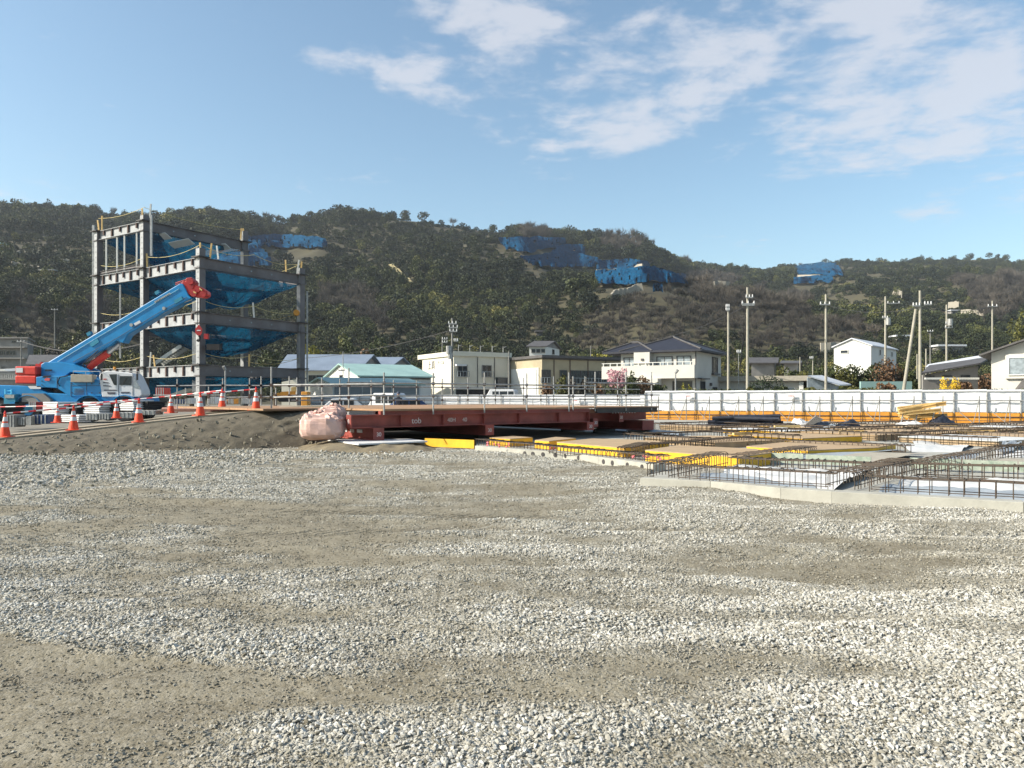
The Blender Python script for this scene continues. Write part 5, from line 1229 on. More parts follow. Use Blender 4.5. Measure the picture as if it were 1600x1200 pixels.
        V = np.array(V); me = npmesh('debris_net', V - V[0], grid_faces(ny, nx), [mt['net']], True); o = bpy.data.objects.new('debris_net', me); COL.objects.link(o); o.location = V[0]; tag(o, lab, 'net', 'blue debris nets in the steel frame')
    e = .02
    net([C0.lerp(D0, e), D0, D1, C1], LV[2] - .85, 2.3, 'big blue net sagging under the third floor, right bay', 1)
    net([C0.lerp(D0, e), D0, D1, C1], LV[1] - .85, 1.9, 'big blue net sagging under the second floor, right bay', 5)
    net([C0.lerp(D0, e), D0, D1, C1], LV[0] - .80, 1.2, 'blue net hanging under the first floor, right bay', 9)
    net([C1, D1, D2, C2], LV[2] - .85, .9, 'blue net under the third floor, left bay', 13)
    net([C1, D1, D2, C2], LV[0] - .8, 1.3, 'blue net under the first floor, left bay', 17)
    net([C1 + ub * .3, D1 - ub * .3, D2 - ub * .3, C2 + ub * .3], TOP - .7, 2.0, 'dark blue net sagging below the top frame', 21)
    # white sheet folded over the upper beams
    for (x0, y0, x1, y1, Y, lab) in ((234, 368, 258, 364, 63, 'small pale roof sheet hanging at the top of the frame, left'), (262, 380, 294, 373, 64, 'pale sheet lying slantwise below the top beam'), (328, 384, 352, 381, 68, 'pale sheet on the far side below the top beam')):
        m = MB(); a = W(x0, y0, Y); c = W(x1, y1, Y); m.prism([a, c, c + Vector((.3, .6, -.35)), a + Vector((.3, .6, -.35))], lambda p: p, lambda p: p + Vector((0, 0, .05))); tag(m.build('roof_sheet', mt['white_paint']), lab, 'sheet')
    # hook block and signal plates
    h = thing('hook_block', 'red crane hook block hanging in front of the corner column', 'hook block', W(310.5, 536, 50.0)); P = [(305, 514), (310.5, 507), (316, 514), (316, 520), (313, 524), (308, 524), (305, 520)]
    m = MB(); m.prism(P, lambda p: W(p[0], p[1], 49.85), lambda p: W(p[0], p[1], 50.15)); m.build('block', mt['crane_dred'], h)
    m = MB(); m.prism([(307.5, 515.5), (313.5, 515.5), (313.5, 517), (307.5, 517)], lambda p: W(p[0], p[1], 49.83), lambda p: W(p[0], p[1], 49.84)); m.build('label', mt['white_p'], h)
    m = MB(); m.path([W(311, 524, 50), W(312.5, 528, 50), W(311.5, 532, 50), W(309, 533, 50), W(308, 531, 50)], .07, 6); m.build('hook', mt['black'], h)
    for dx in (-2, 2): m = MB(); m.bar(W(310.5 + dx, 508, 50), W(311 + dx, 466, 50), .02, 5); m.build('cable', mt['wire'], h)
    m = MB(); m.box(PX(321, 56.5), PX(327, 56.5), 56.2, 56.5, zof(530, 56.5), zof(522, 56.5)); tag(m.build('signal_box', [mt['crane_dred']]), 'small red box fixed right of the corner column', 'box')
    b_ = MB(); b_.box(PX(325, 57), PX(345, 57), 56.7, 57.3, zof(547, 57), zof(538, 57)); tag(b_.build('tool_cage', mt['black']), 'dark low tool cage on the first floor beyond the corner column', 'cage')
    b_ = MB(); b_.lathe([(.26, 0), (.26, .12)], 16); me = b_.mesh('hose_coil', (0, 0, 0), [mt['orange']]); o = inst('hose_coil', me, None, W(463, 489, 64.7)); o.rotation_euler = (math.radians(80), 0, .4); tag(o, 'orange coil hanging on the right column at the second floor', 'coil')
frame()

# ================================================================== CRANE (drawn at its own distance of 50 m)
def crane():
    YC = 50.0; t = thing('mobile_crane', 'blue rough terrain crane with white cab and its boom raised to the right', 'crane', W(110, 658, YC))
    def pr(poly, y0, y1, name, mat, parent=t, bevel=0, **k):
        m = MB(); m.prism(poly, lambda p: W(p[0], p[1], YC) + Vector((0, y0, 0)), lambda p: W(p[0], p[1], YC) + Vector((0, y1, 0))); return m.build(name, mt[mat], parent, bevel=bevel, **k)
    # carrier
    pr([(4, 634), (5, 607), (12, 602), (57, 603), (75, 606), (92, 614), (150, 617), (236, 622), (238, 634)], -1.2, 1.2, 'carrier_body', 'blue', bevel=.05)
    pr([(2, 636), (4, 626), (236, 626), (236, 636)], -.6, .6, 'chassis', 'blue')
    pr([(57, 628), (57, 615), (89, 615), (100, 624), (100, 628)], -1.5, -1.22, 'mudguard', 'greyconc')
    pr([(62, 603.5), (82, 603.5), (82, 608), (66, 608)], -1.25, -1.21, 'plate', 'white_p')
    for px in (18, 66, 158, 212):
        w = W(px, 0, YC); w.z = .76
        for y in (-1.15, 1.15):
            m = MB(); m.bar(w + Vector((0, y - .3, 0)), w + Vector((0, y + .3, 0)), .76, 28); wh = m.build('wheel', mt['black'], t, bevel=.06)
            m = MB(); m.bar(w + Vector((0, y - .32, 0)), w + Vector((0, y + .32, 0)), .36, 20); m.build('rim', mt['blue'], wh)
    for px in (8, 46, 118, 232):
        a = W(px, 640, YC); pr([(px - 3, 646), (px - 3, 628), (px + 4, 628), (px + 4, 646)], -1.75, -1.35, 'outrigger', 'blue')
    pr([(33, 640), (33, 616), (50, 616), (50, 634), (45, 640)], -1.7, -1.22, 'tank', 'blue_d'); pr([(35, 622), (35, 617), (49, 617), (49, 622)], -1.74, -1.71, 'plate', 'galv')
    # ladder at the left end
    lad = MB(); x = 8
    for xx in (8.5, 18.0): lad.bar(W(xx, 629, YC - 1.35), W(xx, 608, YC - 1.35), .045, 6)
    for yy in (611, 616, 621, 626): lad.bar(W(8.5, yy, YC - 1.35), W(18, yy, YC - 1.35), .035, 6)
    lad.build('ladder', M('light blue paint', (.10, .50, .75), .4), t)
    # turntable, superstructure
    m = MB(); c = W(112, 0, YC); m.bar(Vector((c.x, YC, 2.0)), Vector((c.x, YC, 2.4)), 1.1, 28); m.build('turntable', mt['black'], t)
    pr([(75, 606), (75, 590), (90, 588), (150, 588), (175, 597), (175, 619.5), (127, 620), (107, 607), (90, 606)], -1.25, 1.25, 'superstructure', 'blue', bevel=.04)
    pr([(75, 592), (75, 570), (80, 567), (104, 566), (126, 570), (147, 578), (153, 584), (148, 586.5), (120, 582), (107, 592)], -.75, -.42, 'turret_side', 'blue', bevel=.03)
    pr([(75, 592), (75, 570), (80, 567), (104, 566), (126, 570), (147, 578), (153, 584), (148, 586.5), (120, 582), (107, 592)], .42, .75, 'turret_side', 'blue', bevel=.03)
    pr([(82, 580), (82, 578), (92, 578), (92, 580)], -.80, -.76, 'vent', 'black'); pr([(84, 590), (88, 588), (98, 587.6), (98, 589), (88, 591)], -1.29, -1.26, 'grab_recess', 'black')
    pr([(88, 593.5), (92, 591), (97, 592), (96, 595.5), (90, 595.8)], -1.31, -1.27, 'emblem', 'stripe')
    pr([(131, 598), (131, 586), (164, 586.5), (164, 598)], -1.5, -1.0, 'storage_box', 'sand', bevel=.03)
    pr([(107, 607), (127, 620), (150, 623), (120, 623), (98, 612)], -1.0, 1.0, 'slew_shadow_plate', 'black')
    # counterweight, two blocks
    for y0, y1 in ((600, 587.6), (586.6, 573.5)):
        m = MB(); a = W(42.5, y0, YC); c = W(75, y1, YC); m.obox(((a.x + c.x) / 2, YC, (a.z + c.z) / 2), ((c.x - a.x) / 2 * .98, 0, 0), (0, 1.25, 0), (0, 0, (c.z - a.z) / 2)); m.build('counterweight', mt['crane_red'], t, bevel=.07)
    pr([(44.5, 583), (44.5, 576), (55, 576), (55, 583)], -1.275, -1.262, 'label_plate', 'white_p')
    pr([(60, 573.5), (62, 568.5), (66, 570), (70, 565.5), (75, 569), (75, 573.5)], -.4, .4, 'winch', 'crane_dred')
    # boom
    B0 = pr([(76, 569), (284.5, 444.5), (290, 444.5), (299, 463), (304, 467), (296, 471), (262, 489), (204, 524), (197, 537), (187, 533), (178, 540.5), (126, 568), (95, 580), (80, 577)], -.40, .40, 'boom', 'blue', bevel=.05)
    for poly in ([(276, 471), (288, 464), (290.5, 469), (279, 476)], [(145, 538), (158, 530), (161, 535), (149, 543)]): pr(poly, -.45, -.41, 'boom_patch', 'blue_d', B0)
    for px, py in ((257, 482), (206, 508)): m = MB(); c = W(px, py, YC - .41); m.bar(c, c + Vector((0, -.1, 0)), .11, 12); m.build('roller', mt['galv'], B0)
    for px, py in ((249, 458), (143, 522)): m = MB(); c = W(px, py, YC); m.obox(c + Vector((0, -.2, 0)), (.12, 0, .07), (0, .15, 0), (-.05, 0, .09)); m.build('bracket', mt['blue_d'], B0)
    lp = pr([(245.5, 472.5), (270, 458.5), (271.8, 461), (247.5, 475)], -.43, -.415, 'name_plate', 'galv', B0)
    for k in range(9): f = k / 9; q = (247.6 + 22.4 * f, 473 - 13 * f); pr([(q[0], q[1]), (q[0] + 1.3, q[1] - .75), (q[0] + 1.9, q[1] + .5), (q[0] + .7, q[1] + 1.2)], -.45, -.44, 'letter', 'printd', lp)
    pr([(214, 506.5), (223, 501.5), (225, 505), (216, 510)], -.43, -.415, 'label', 'white_p', B0)
    m = MB(); m.bar(W(245, 495, YC - .3), W(280, 475, YC - .3), .05, 6); m.bar(W(280, 475, YC - .3), W(300, 468, YC - .3), .03, 6); m.build('jib_rail', mt['silver'], B0)
    # head
    H = pr([(285.5, 446), (289, 440), (293, 441), (294, 435.5), (302, 434.5), (304, 438.5), (308, 441), (307, 448), (300, 462), (295, 460)], -.34, .34, 'boom_head', 'crane_dred', bevel=.04)
    pr([(300, 452), (309, 446), (317, 450), (326, 456), (327, 461), (321, 466), (310, 465), (303, 459)], -.28, .28, 'sheave_frame', 'crane_red', H)
    for px, py, r in ((306, 459, .28), (321, 460, .24), (313, 453, .22), (301, 441, .24)): m = MB(); c = W(px, py, YC); m.bar(c + Vector((0, -.40, 0)), c + Vector((0, .40, 0)), r * .85, 18); m.build('sheave', mt['crane_dred'], H)
    for poly in ([(306, 456), (310, 458), (311, 460), (307, 459)], [(316, 451), (320, 454), (319.5, 456), (315.5, 453)]): pr(poly, -.44, -.41, 'marking', 'timber', H)
    for y0, y1, x1 in ((440.5, 434, 300), (443, 438, 296)): m = MB(); m.bar(W(274, y0 + 2, YC - .2), W(x1, y1, YC - .2), .035, 5); m.build('guy_rod', mt['crane_dred'], H)
    # luffing cylinder
    m = MB(); m.bar(W(139, 574, YC), W(169, 551.5, YC), .235, 18); cy = m.build('hydraulic_cylinder', mt['crane_red'], t)
    m = MB(); m.bar(W(168, 552.3, YC), W(187, 537.5, YC), .12, 14); m.build('cylinder_rod', mt['silver'], cy)
    # cab
    cab = pr([(171, 588), (175, 582.5), (184, 580.5), (222, 584), (227, 590), (236, 609), (237, 617), (233, 620.5), (176, 620.5)], -1.3, -.15, 'cab', 'cabwhite', bevel=.05)
    pr([(187, 586), (198.5, 585.5), (198.5, 602.5), (194.5, 602)], -1.325, -1.305, 'window', 'glass', cab); pr([(203, 588.5), (221.5, 588.5), (221, 602.5), (202.5, 602)], -1.325, -1.305, 'window', 'glass', cab)
    pr([(225, 590.5), (234.5, 606), (234, 608.5), (224.3, 606)], -1.325, -1.305, 'window', 'glass_l', cab)
    pr([(178, 597.5), (186, 598), (186, 599.4), (178, 599)], -1.32, -1.305, 'vent', 'printd', cab); pr([(178, 602.5), (189, 603), (189, 604.4), (178, 604)], -1.32, -1.305, 'vent', 'printd', cab)
    pr([(179, 609.2), (199, 609.2), (199, 610.8), (179, 610.8)], -1.32, -1.305, 'vent', 'printd', cab); pr([(184, 613), (197, 613), (196, 616), (185, 616)], -1.32, -1.305, 'vent', 'printd', cab)
    pr([(205, 612.5), (218, 612.5), (218, 615), (205, 615)], -1.32, -1.305, 'name_print', 'printd', cab); pr([(178, 592.5), (183, 592.5), (183, 594), (178, 594)], -1.32, -1.305, 'name_print', 'stripe', cab)
    for px in (201, 222.8): pr([(px, 586), (px + .5, 586), (px + .5, 618), (px, 618)], -1.32, -1.303, 'door_seam', 'printd', cab)
    m = MB(); m.bar(W(190, 583, YC - .7), W(190, 579, YC - .7), .04, 6); m.bar(W(190, 579, YC - .7), W(218, 581.5, YC - .7), .04, 6); m.bar(W(218, 581.5, YC - .7), W(218, 584, YC - .7), .04, 6); m.build('roof_rail', mt['galv'], cab)
crane()
def crane_details():
    t = [o for o in COL.objects if o.name == 'mobile_crane'][0]; YC = 50.0
    def ln(pts, y, r, name, mat):
        m = MB(); m.path([W(px, py, YC) + Vector((0, y, 0)) for px, py in pts], r, 5); return m.build(name, mt[mat], t)
    for y in (-.18, .0, .18): ln([(68, 569), (80, 566), (140, 530.5), (210, 488.5), (284, 443.2), (301, 434)], y, .018, 'hoist_cable', 'wire')
    for y in (-.425,):
        ln([(96, 566), (160, 527), (230, 485.5), (284, 453)], y, .02, 'seam', 'blue_d'); ln([(120, 566), (190, 528), (262, 484), (296, 465.5)], y, .016, 'seam', 'printd')
    ln([(150, 588), (140, 577), (136, 570), (146, 560), (160, 548)], -.50, .03, 'hose', 'black'); ln([(156, 588), (146, 580), (142, 573), (150, 563), (164, 551)], -.55, .025, 'hose', 'black')
    ln([(112, 604), (108, 598), (112, 590), (124, 588)], -1.30, .03, 'hose', 'black')
    for px, py in ((84, 596), (84, 602), (160, 600), (160, 614), (130, 600), (130, 614), (172, 600), (172, 614)):
        m = MB(); c = W(px, py, YC) + Vector((0, -1.26, 0)); m.bar(c, c + Vector((0, -.03, 0)), .035, 8); m.build('bolt', mt['printd'], t)
    for a in ([(128, 592), (128, 619)], [(152, 589), (152, 619)], [(107, 590), (107, 606)]): ln(a, -1.26, .012, 'panel_seam', 'printd')
    ln([(128, 603), (175, 603)], -1.26, .012, 'panel_seam', 'printd')
    for k in range(5): ln([(133, 608 + 2 * k), (148, 608 + 2 * k)], -1.27, .014, 'louvre', 'printd')
    ln([(131, 586), (131, 581), (172, 581.5), (172, 588)], -1.2, .02, 'hand_rail', 'galv'); ln([(150, 586), (150, 581.3)], -1.2, .02, 'hand_rail', 'galv')
    for px in (232, 178): m = MB(); c = W(px, 590, YC) + Vector((0, -1.5, 0)); m.box(c.x - .05, c.x + .05, c.y - .03, c.y + .03, c.z - .2, c.z + .2); m.bar(c + Vector((0, 0, .2)), c + Vector((-.1, .2, .35)), .02, 5); m.build('mirror', mt['black'], t)
    ln([(206, 603), (214, 591)], -1.33, .012, 'wiper', 'black')
    for x0 in (18, 66, 158, 212):
        w = W(x0, 0, YC); w.z = .76; m = MB(); m.bar(w + Vector((0, -1.52, 0)), w + Vector((0, -1.44, 0)), .12, 12); m.build('hub', mt['galv'], t)
        m = MB(); pts = [w + Vector((math.cos(a) * .92, -1.25, math.sin(a) * .92)) for a in np.linspace(.25, math.pi - .25, 9)]
        for p, q in zip(pts[:-1], pts[1:]): m.obox((p + q) / 2, (q - p) / 2, (0, .3, 0), (0, 0, .02))
        m.build('wheel_arch', mt['blue'], t)
    m = MB(); a = W(188, 578, YC) + Vector((0, -.7, 0)); m.lathe([(.09, 0), (.08, .18)], 10, a); m.build('beacon', mt['orange'], t)
crane_details()
# ------------------------------------------------------------------ stacks of folded panels and boxes in front of the crane
def stacks():
    def stack(px0, px1, py0, py1, Y, n, lab, mat, name='panel_stack', dep=1.2, part='panel'):
        t = thing(name, lab, 'stack', W((px0 + px1) / 2, py1, Y), 'stacked panels in front of the crane'); z1 = zof(py0, Y); z0 = max(zof(py1, Y), .02); h = (z1 - z0) / n
        for k in range(n):
            j0, j1 = random.uniform(-.06, .06), random.uniform(-.06, .06); b = MB(); b.box(PX(px0, Y) + j0, PX(px1, Y) + j1, Y - dep / 2, Y + dep / 2, z0 + k * h + h * .22, z0 + (k + 1) * h); b.build(part, mt[mat], t, bevel=.012)
            b = MB(); b.box(PX(px0, Y) + .1, PX(px1, Y) - .1, Y - dep / 2 + .06, Y + dep / 2 - .06, z0 + k * h, z0 + k * h + h * .219); b.build('spacer', mt['black'], t)
        t.rotation_euler = (0, 0, -.42)
    Y = 39
    stack(79, 113, 628, 657, Y, 9, 'white panel stack behind the far cone nearest the red counterweight', 'white_p')
    stack(113.5, 140, 631, 646, Y + .3, 4, 'black ended panel stack right of the first white stack', 'black')
    stack(141, 178, 628, 646, Y, 6, 'white panel stack in front of the crane body', 'white_p')
    stack(178.5, 199, 629, 644, Y + .3, 4, 'black ended panel stack right of the second white stack', 'black')
    stack(199.5, 228, 625, 642, Y, 5, 'white panel stack in front of the crane cab', 'white_p')
    stack(228.5, 249, 627, 640, Y + .3, 4, 'black ended panel stack at the right end of the row', 'black')
    stack(100, 139, 648, 660, Y - .9, 4, 'low white panel stack in front, below the first tall stack', 'white_p', dep=.7)
    stack(-3, 26, 631, 647, Y, 5, 'black panel stack at the left photo edge', 'black')
    stack(-12, -2, 631, 647, Y, 5, 'white panel stack cut by the left photo edge', 'white_p')
    def bx(px0, px1, py0, py1, Y, mat, lab, name='crate', cat='crate'):
        t = thing(name, lab, cat, W((px0 + px1) / 2, py1, Y), 'low crates in front of the crane'); z0, z1 = max(.01, zof(py1, Y)), zof(py0, Y)
        b = MB(); b.box(PX(px0, Y), PX(px1, Y), Y - .4, Y + .4, z0, z1); b.build('body', mt[mat], t, bevel=.02)
        for k in range(4): x = PX(px0 + (px1 - px0) * (k + .5) / 4, Y); b = MB(); b.box(x - .03, x + .03, Y - .43, Y - .405, z0, z1); b.build('batten', mt['galv'], t)
    bx(14, 32, 648, 667, 36.6, 'greyconc', 'dark grey crate behind the leftmost cone'); bx(33, 48, 652, 664, 36.8, 'shutter', 'grey metal crate left of the narrow post box'); bx(50, 57, 650, 664, 36.5, 'sand', 'narrow tan box between the grey crates')
    bx(58, 82, 648, 662, 36.8, 'carblue', 'dark blue crate left of the first far cone'); bx(141, 160, 646, 656, 37.2, 'galv', 'pale galvanised crate under the second white stack'); bx(161, 178, 646, 655, 37.2, 'shutter', 'grey crate right of the pale galvanised one')
    bx(190, 215, 644, 653, 37.2, 'galv', 'galvanised crate below the crane cab'); bx(222, 249, 641, 648, 37.0, 'galv', 'pale crate at the right end below the black stack')
    bx(28, 44, 636, 646, 40, 'blue_d', 'light blue box on the ground before the crane carrier'); bx(52, 64, 628, 640, 41, 'crane_dred', 'dark red box below the grey mudguard')
    # small things on the dusty platform
    for px0, px1, py0, py1, mat, lab in ((276, 292, 624, 631, 'carblue', 'blue box left of the white can on the far yard'), (294, 302, 622, 631, 'sheetw', 'white can beside the blue box on the far yard'), (328, 340, 620, 631, 'white_p', 'white box right of the corner column'), (353, 358, 624, 631, 'white_p', 'small white box near the orange box'), (360, 369, 623, 631, 'orange', 'orange box between small white boxes'), (381, 392, 622, 631, 'white_p', 'white box left of the last far cone'), (248, 262, 606, 619, 'crane_red', 'red framed cage right of the crane cab')):
        bx(px0, px1, py0, py1, 46, mat, lab, 'storage_box', 'box')
    # the small yellow brown excavator-like machine under the right bay
    t = thing('small_excavator', 'small rusty orange machine parked under the right bay of the frame', 'excavator', W(445, 631, 52)); Y = 52
    for poly, nm, mat in (([(434, 616), (440, 612), (462, 611), (462, 618), (434, 619)], 'body', 'orange'), ([(455, 612), (455, 605), (463, 604), (465, 612)], 'cab', 'timber'), ([(436, 628), (434, 621), (462, 620), (464, 628)], 'track', 'black'), ([(424, 620), (436, 613), (437, 616), (427, 624)], 'arm', 'orange'), ([(420, 627), (424, 619), (428, 624)], 'bucket', 'rust')):
        m = MB(); m.prism(poly, lambda p: W(p[0], p[1], Y - .6), lambda p: W(p[0], p[1], Y + .6)); m.build(nm, mt[mat], t, bevel=.03)
    m = MB(); m.box(PX(473, 50), PX(483, 50), 49.6, 50.4, 0, zof(612, 50)); tag(m.build('fuel_box', mt['orange'], bevel=.04), 'orange brown upright box just right of the frame, by the white hall', 'box')
    b = MB()
stacks()
# ================================================================== BUILDINGS
def wall_box(t, P, z0, z1, mat, name='wall'):
    """one wall object per side of the footprint P (list of Vectors), each 0.2 m thick inwards"""
    c = sum(P, Vector((0, 0, 0))) / len(P)
    for a, b in zip(P, P[1:] + P[:1]):
        d = (b - a).normalized(); n = Vector((d.y, -d.x, 0)); n = n if n.dot(c - a) > 0 else -n
        m = MB(); m.add([Vector((q.x, q.y, z)) for z in (z0, z1) for q in (a, b - d * .001, b + (n - d) * .2 * 0 + n * .2 - d * .2, a + n * .2 + d * .2)], [(0, 3, 2, 1), (4, 5, 6, 7), (0, 1, 5, 4), (1, 2, 6, 5), (2, 3, 7, 6), (3, 0, 4, 7)]); m.build(name, mat, t)
class Face:
    def __init__(s, t, A, B, toward=Vector((0, -1, 0))):
        s.t = t; s.A = A; s.d = (B - A).normalized(); s.L = (B - A).length; n = Vector((s.d.y, -s.d.x, 0)); s.n = n if n.dot(-(A + B) / 2) > 0 else -n
    def box(s, a0, a1, z0, z1, o0, o1, mat, name, parent=None, **k):
        m = MB(); c = s.A + s.d * ((a0 + a1) / 2) + s.n * ((o0 + o1) / 2); m.obox((c.x, c.y, (z0 + z1) / 2), s.d * ((a1 - a0) / 2), s.n * ((o1 - o0) / 2), (0, 0, (z1 - z0) / 2)); return m.build(name, mat, parent or s.t, **k)
    def window(s, a0, a1, z0, z1, frame='white_paint', glass='glass', mull=1, railing=False):
        w = .07; f = s.box(a0, a1, z1 - w, z1, 0, .09, mt[frame], 'window')
        s.box(a0, a1, z0, z0 + w, 0, .10, mt[frame], 'sill', f); s.box(a0, a0 + w, z0 + w, z1 - w, 0, .09, mt[frame], 'jamb', f); s.box(a1 - w, a1, z0 + w, z1 - w, 0, .09, mt[frame], 'jamb', f)
        s.box(a0 + w, a1 - w, z0 + w, z1 - w, .01, .03, mt[glass], 'pane', f)
        for k in range(mull): x = a0 + (a1 - a0) * (k + 1) / (mull + 1); s.box(x - .03, x + .03, z0 + w, z1 - w, .03, .06, mt[frame], 'mullion', f)
        if railing:
            s.box(a0 - .15, a1 + .15, z0 + .62, z0 + .68, .28, .33, mt['glass_l'], 'guard_rail', f); s.box(a0 - .15, a1 + .15, z0 + .0, z0 + .05, .28, .33, mt['glass_l'], 'guard_rail', f)
            for k in range(5): x = a0 - .13 + (a1 - a0 + .26) * k / 4; s.box(x - .02, x + .02, z0 + .05, z0 + .62, .28, .33, mt['glass_l'], 'guard_bar', f)
    def at(s, px):      # distance along the face seen at this image column
        k = (px - 800) / F; return (k * s.A.y - s.A.x) / (s.d.x - k * s.d.y)
def hip(t, P, ze, zr, mat, ov=.6, ins=None, name='roof'):
    c = sum(P, Vector((0, 0, 0))) / 4; Q = [Vector((p.x, p.y, ze)) + (p - c).normalized() * ov * 1.3 for p in P]
    l1 = (P[1] - P[0]).length; l2 = (P[2] - P[1]).length
    if l1 >= l2: m0 = (Q[0] + Q[3]) / 2; m1 = (Q[1] + Q[2]) / 2; k = (l2 / 2) / l1; order = ((0, 1, 'r1', 'r0'), (1, 2, 'r1'), (2, 3, 'r0', 'r1'), (3, 0, 'r0'))
    else: m0 = (Q[0] + Q[1]) / 2; m1 = (Q[2] + Q[3]) / 2; k = (l1 / 2) / l2; order = ((1, 2, 'r1', 'r0'), (2, 3, 'r1'), (3, 0, 'r0', 'r1'), (0, 1, 'r0'))
    r0 = m0.lerp(m1, k); r1 = m1.lerp(m0, k); r0.z = r1.z = zr; R = {'r0': r0, 'r1': r1}
    m = MB(); V = Q + [r0, r1] + [q - Vector((0, 0, .18)) for q in Q]; ix = {'r0': 4, 'r1': 5}
    for o in order: m.add([V[i] if isinstance(i, int) else R[i] for i in o], [tuple(range(len(o)))])
    for i in range(4): j = (i + 1) % 4; m.add([Q[i], Q[j], V[6 + j], V[6 + i]], [(0, 1, 2, 3)])
    m.add(V[6:10], [(0, 1, 2, 3)]); rf = m.build(name, mat, t)
    m = MB()
    for q, r in ((0, None), (1, None), (2, None), (3, None)):
        rr = r0 if (Q[q] - r0).length < (Q[q] - r1).length else r1; m.bar(Q[q] + Vector((0, 0, .03)), rr + Vector((0, 0, .05)), .09, 6)
    m.bar(r0 + Vector((0, 0, .05)), r1 + Vector((0, 0, .05)), .12, 6); m.build('ridge_tiles', mt['tile'], rf); return rf
def gable(t, P, ze, zr, mat, ov=.4, along=0, gmat=None, th=.14):
    """ridge parallel to side P0-P1 when along=0, else to P1-P2"""
    if along: P = P[1:] + P[:1]
    a, b, c, d = [Vector((p.x, p.y, ze)) for p in P]; ab = (b - a).normalized(); ad = (d - a).normalized(); m0 = (a + d) / 2; m1 = (b + c) / 2; m0.z = m1.z = zr
    if gmat:
        for q, r, m_, s in ((a, d, m0, 1), (b, c, m1, -1)):
            m = MB(); m.prism([q, r, m_], lambda p: p + ab * .001 * s, lambda p: p + ab * .15 * s); m.build('gable_wall', gmat, t)
    sl = (zr - ze) / ((d - a).length / 2)
    for e0, e1, s in ((a, b, -1), (d, c, 1)):
        x0 = e0 - ab * ov + ad * s * ov - Vector((0, 0, sl * ov)); x1 = e1 + ab * ov + ad * s * ov - Vector((0, 0, sl * ov)); y1 = m1 + ab * ov; y0 = m0 - ab * ov
        m = MB(); m.prism([x0, x1, y1, y0], lambda p: p + Vector((0, 0, .02)), lambda p: p + Vector((0, 0, .02 + th))); m.build('roof_slope', mat, t)
def rect(K, u, lu, v, lv): return [K, K + u * lu, K + u * lu + v * lv, K + v * lv]

def dormitory():
    K = Vector((PX(709, 90), 90, 0)); u = Vector((.866, .5, 0)); v = Vector((-.5, .866, 0)); t = thing('dormitory', 'long two storey ochre dormitory with a bright cream end wall bearing a sign', 'building', K)
    P = rect(K, u, 7.6, v, 9.2); wall_box(t, P, 0, 6.45, mt['cream'])
    m = MB(); Q = rect(K - u * .2 - v * .3, u, 7.9, v, 10.6); m.slab([(q.x, q.y) for q in Q], 6.45, 7.0); m.build('parapet', mt['cream'], t)
    f = Face(t, K, K + v * 9.2)
    text('上真', 1.15, mt['printd'], K + v * 6.4 + f.n * .03 + Vector((0, 0, 5.5)), -v, (0, 0, 1), t)
    text('アーニル', .5, mt['shutter'], K + v * 3.6 + f.n * .03 + Vector((0, 0, 5.75)), -v, (0, 0, 1), t)
    # the bay box at the left of the end wall
    b0 = f.box(9.3, 11.6, 2.9, 4.5, -1.6, .9, mt['cream'], 'bay_box')
    f.box(9.2, 10.2, 0, 2.85, -.6, .3, mt['cream'], 'side_wall'); f.box(6.3, 9.2, 0, 2.7, .02, .25, mt['cream'], 'low_wall')
    g = Face(t, K, K + u * 7.6)
    for px in (722.5, 760.5): a = g.at(px); g.window(a - .65, a + .65, 4.0, 5.45, 'greyconc', 'glass', 1, True)
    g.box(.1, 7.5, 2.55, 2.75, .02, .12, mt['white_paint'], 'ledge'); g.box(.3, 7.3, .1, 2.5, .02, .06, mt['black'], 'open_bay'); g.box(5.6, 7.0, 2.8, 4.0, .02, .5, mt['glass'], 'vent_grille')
    for a in (3.1, 5.4): g.box(a, a + .06, 2.8, 6.4, .02, .08, mt['tile'], 'downpipe')
    for a in (.5, 2.0, 3.4, 5, 6.5): m = MB(); p = K + u * a - v * .25; m.bar(Vector((p.x, p.y, 7.0)), Vector((p.x, p.y, 7.75)), .04, 5); m.bar(Vector((p.x, p.y, 7.6)), Vector((p.x + .4, p.y, 7.75)), .03, 5); m.build('roof_lamp', mt['galv'], t)
    g.box(-.0, 1.3, 5.25, 5.45, .35, .8, mt['white_p'], 'street_sign')
    # the wing in front, further right
    K2 = K + u * 7.6 - v * 7.0 + u * .2; P2 = rect(K2, u, 14.0, v, 9.0); wall_box(t, P2, 0, 6.1, mt['tanwall']); 
    m = MB(); Q = rect(K2 - u * .3 - v * .5, u, 14.8, v, 10.2); m.slab([(q.x, q.y) for q in Q], 6.1, 6.42); m.build('roof', mt['tile'], t)
    e = Face(t, K2, K2 + v * 7.0); e.box(.6, 6.9, .0, 5.0, .02, .1, mt['white_paint'], 'white_panel')
    w = Face(t, K2, K2 + u * 14)
    for px, ww in ((853, .62), (880, .5), (899, .75), (913.5, .6), (927.5, .8), (941, .6), (953.5, .7)): a = w.at(px); w.window(a - ww, a + ww, 3.2, 4.75, 'tile', 'glass', 1, True)
    for px in (865, 890, 918, 946, 970): a = w.at(px); w.box(a, a + .07, 0, 6.0, .02, .09, mt['rust'], 'downpipe')
    w.box(0, 13.9, 5.95, 6.05, .02, .2, mt['tile'], 'gutter'); w.box(.1, 2.3, 0, 2.9, .02, .1, mt['glass_l'], 'shutter_panel')
dormitory()
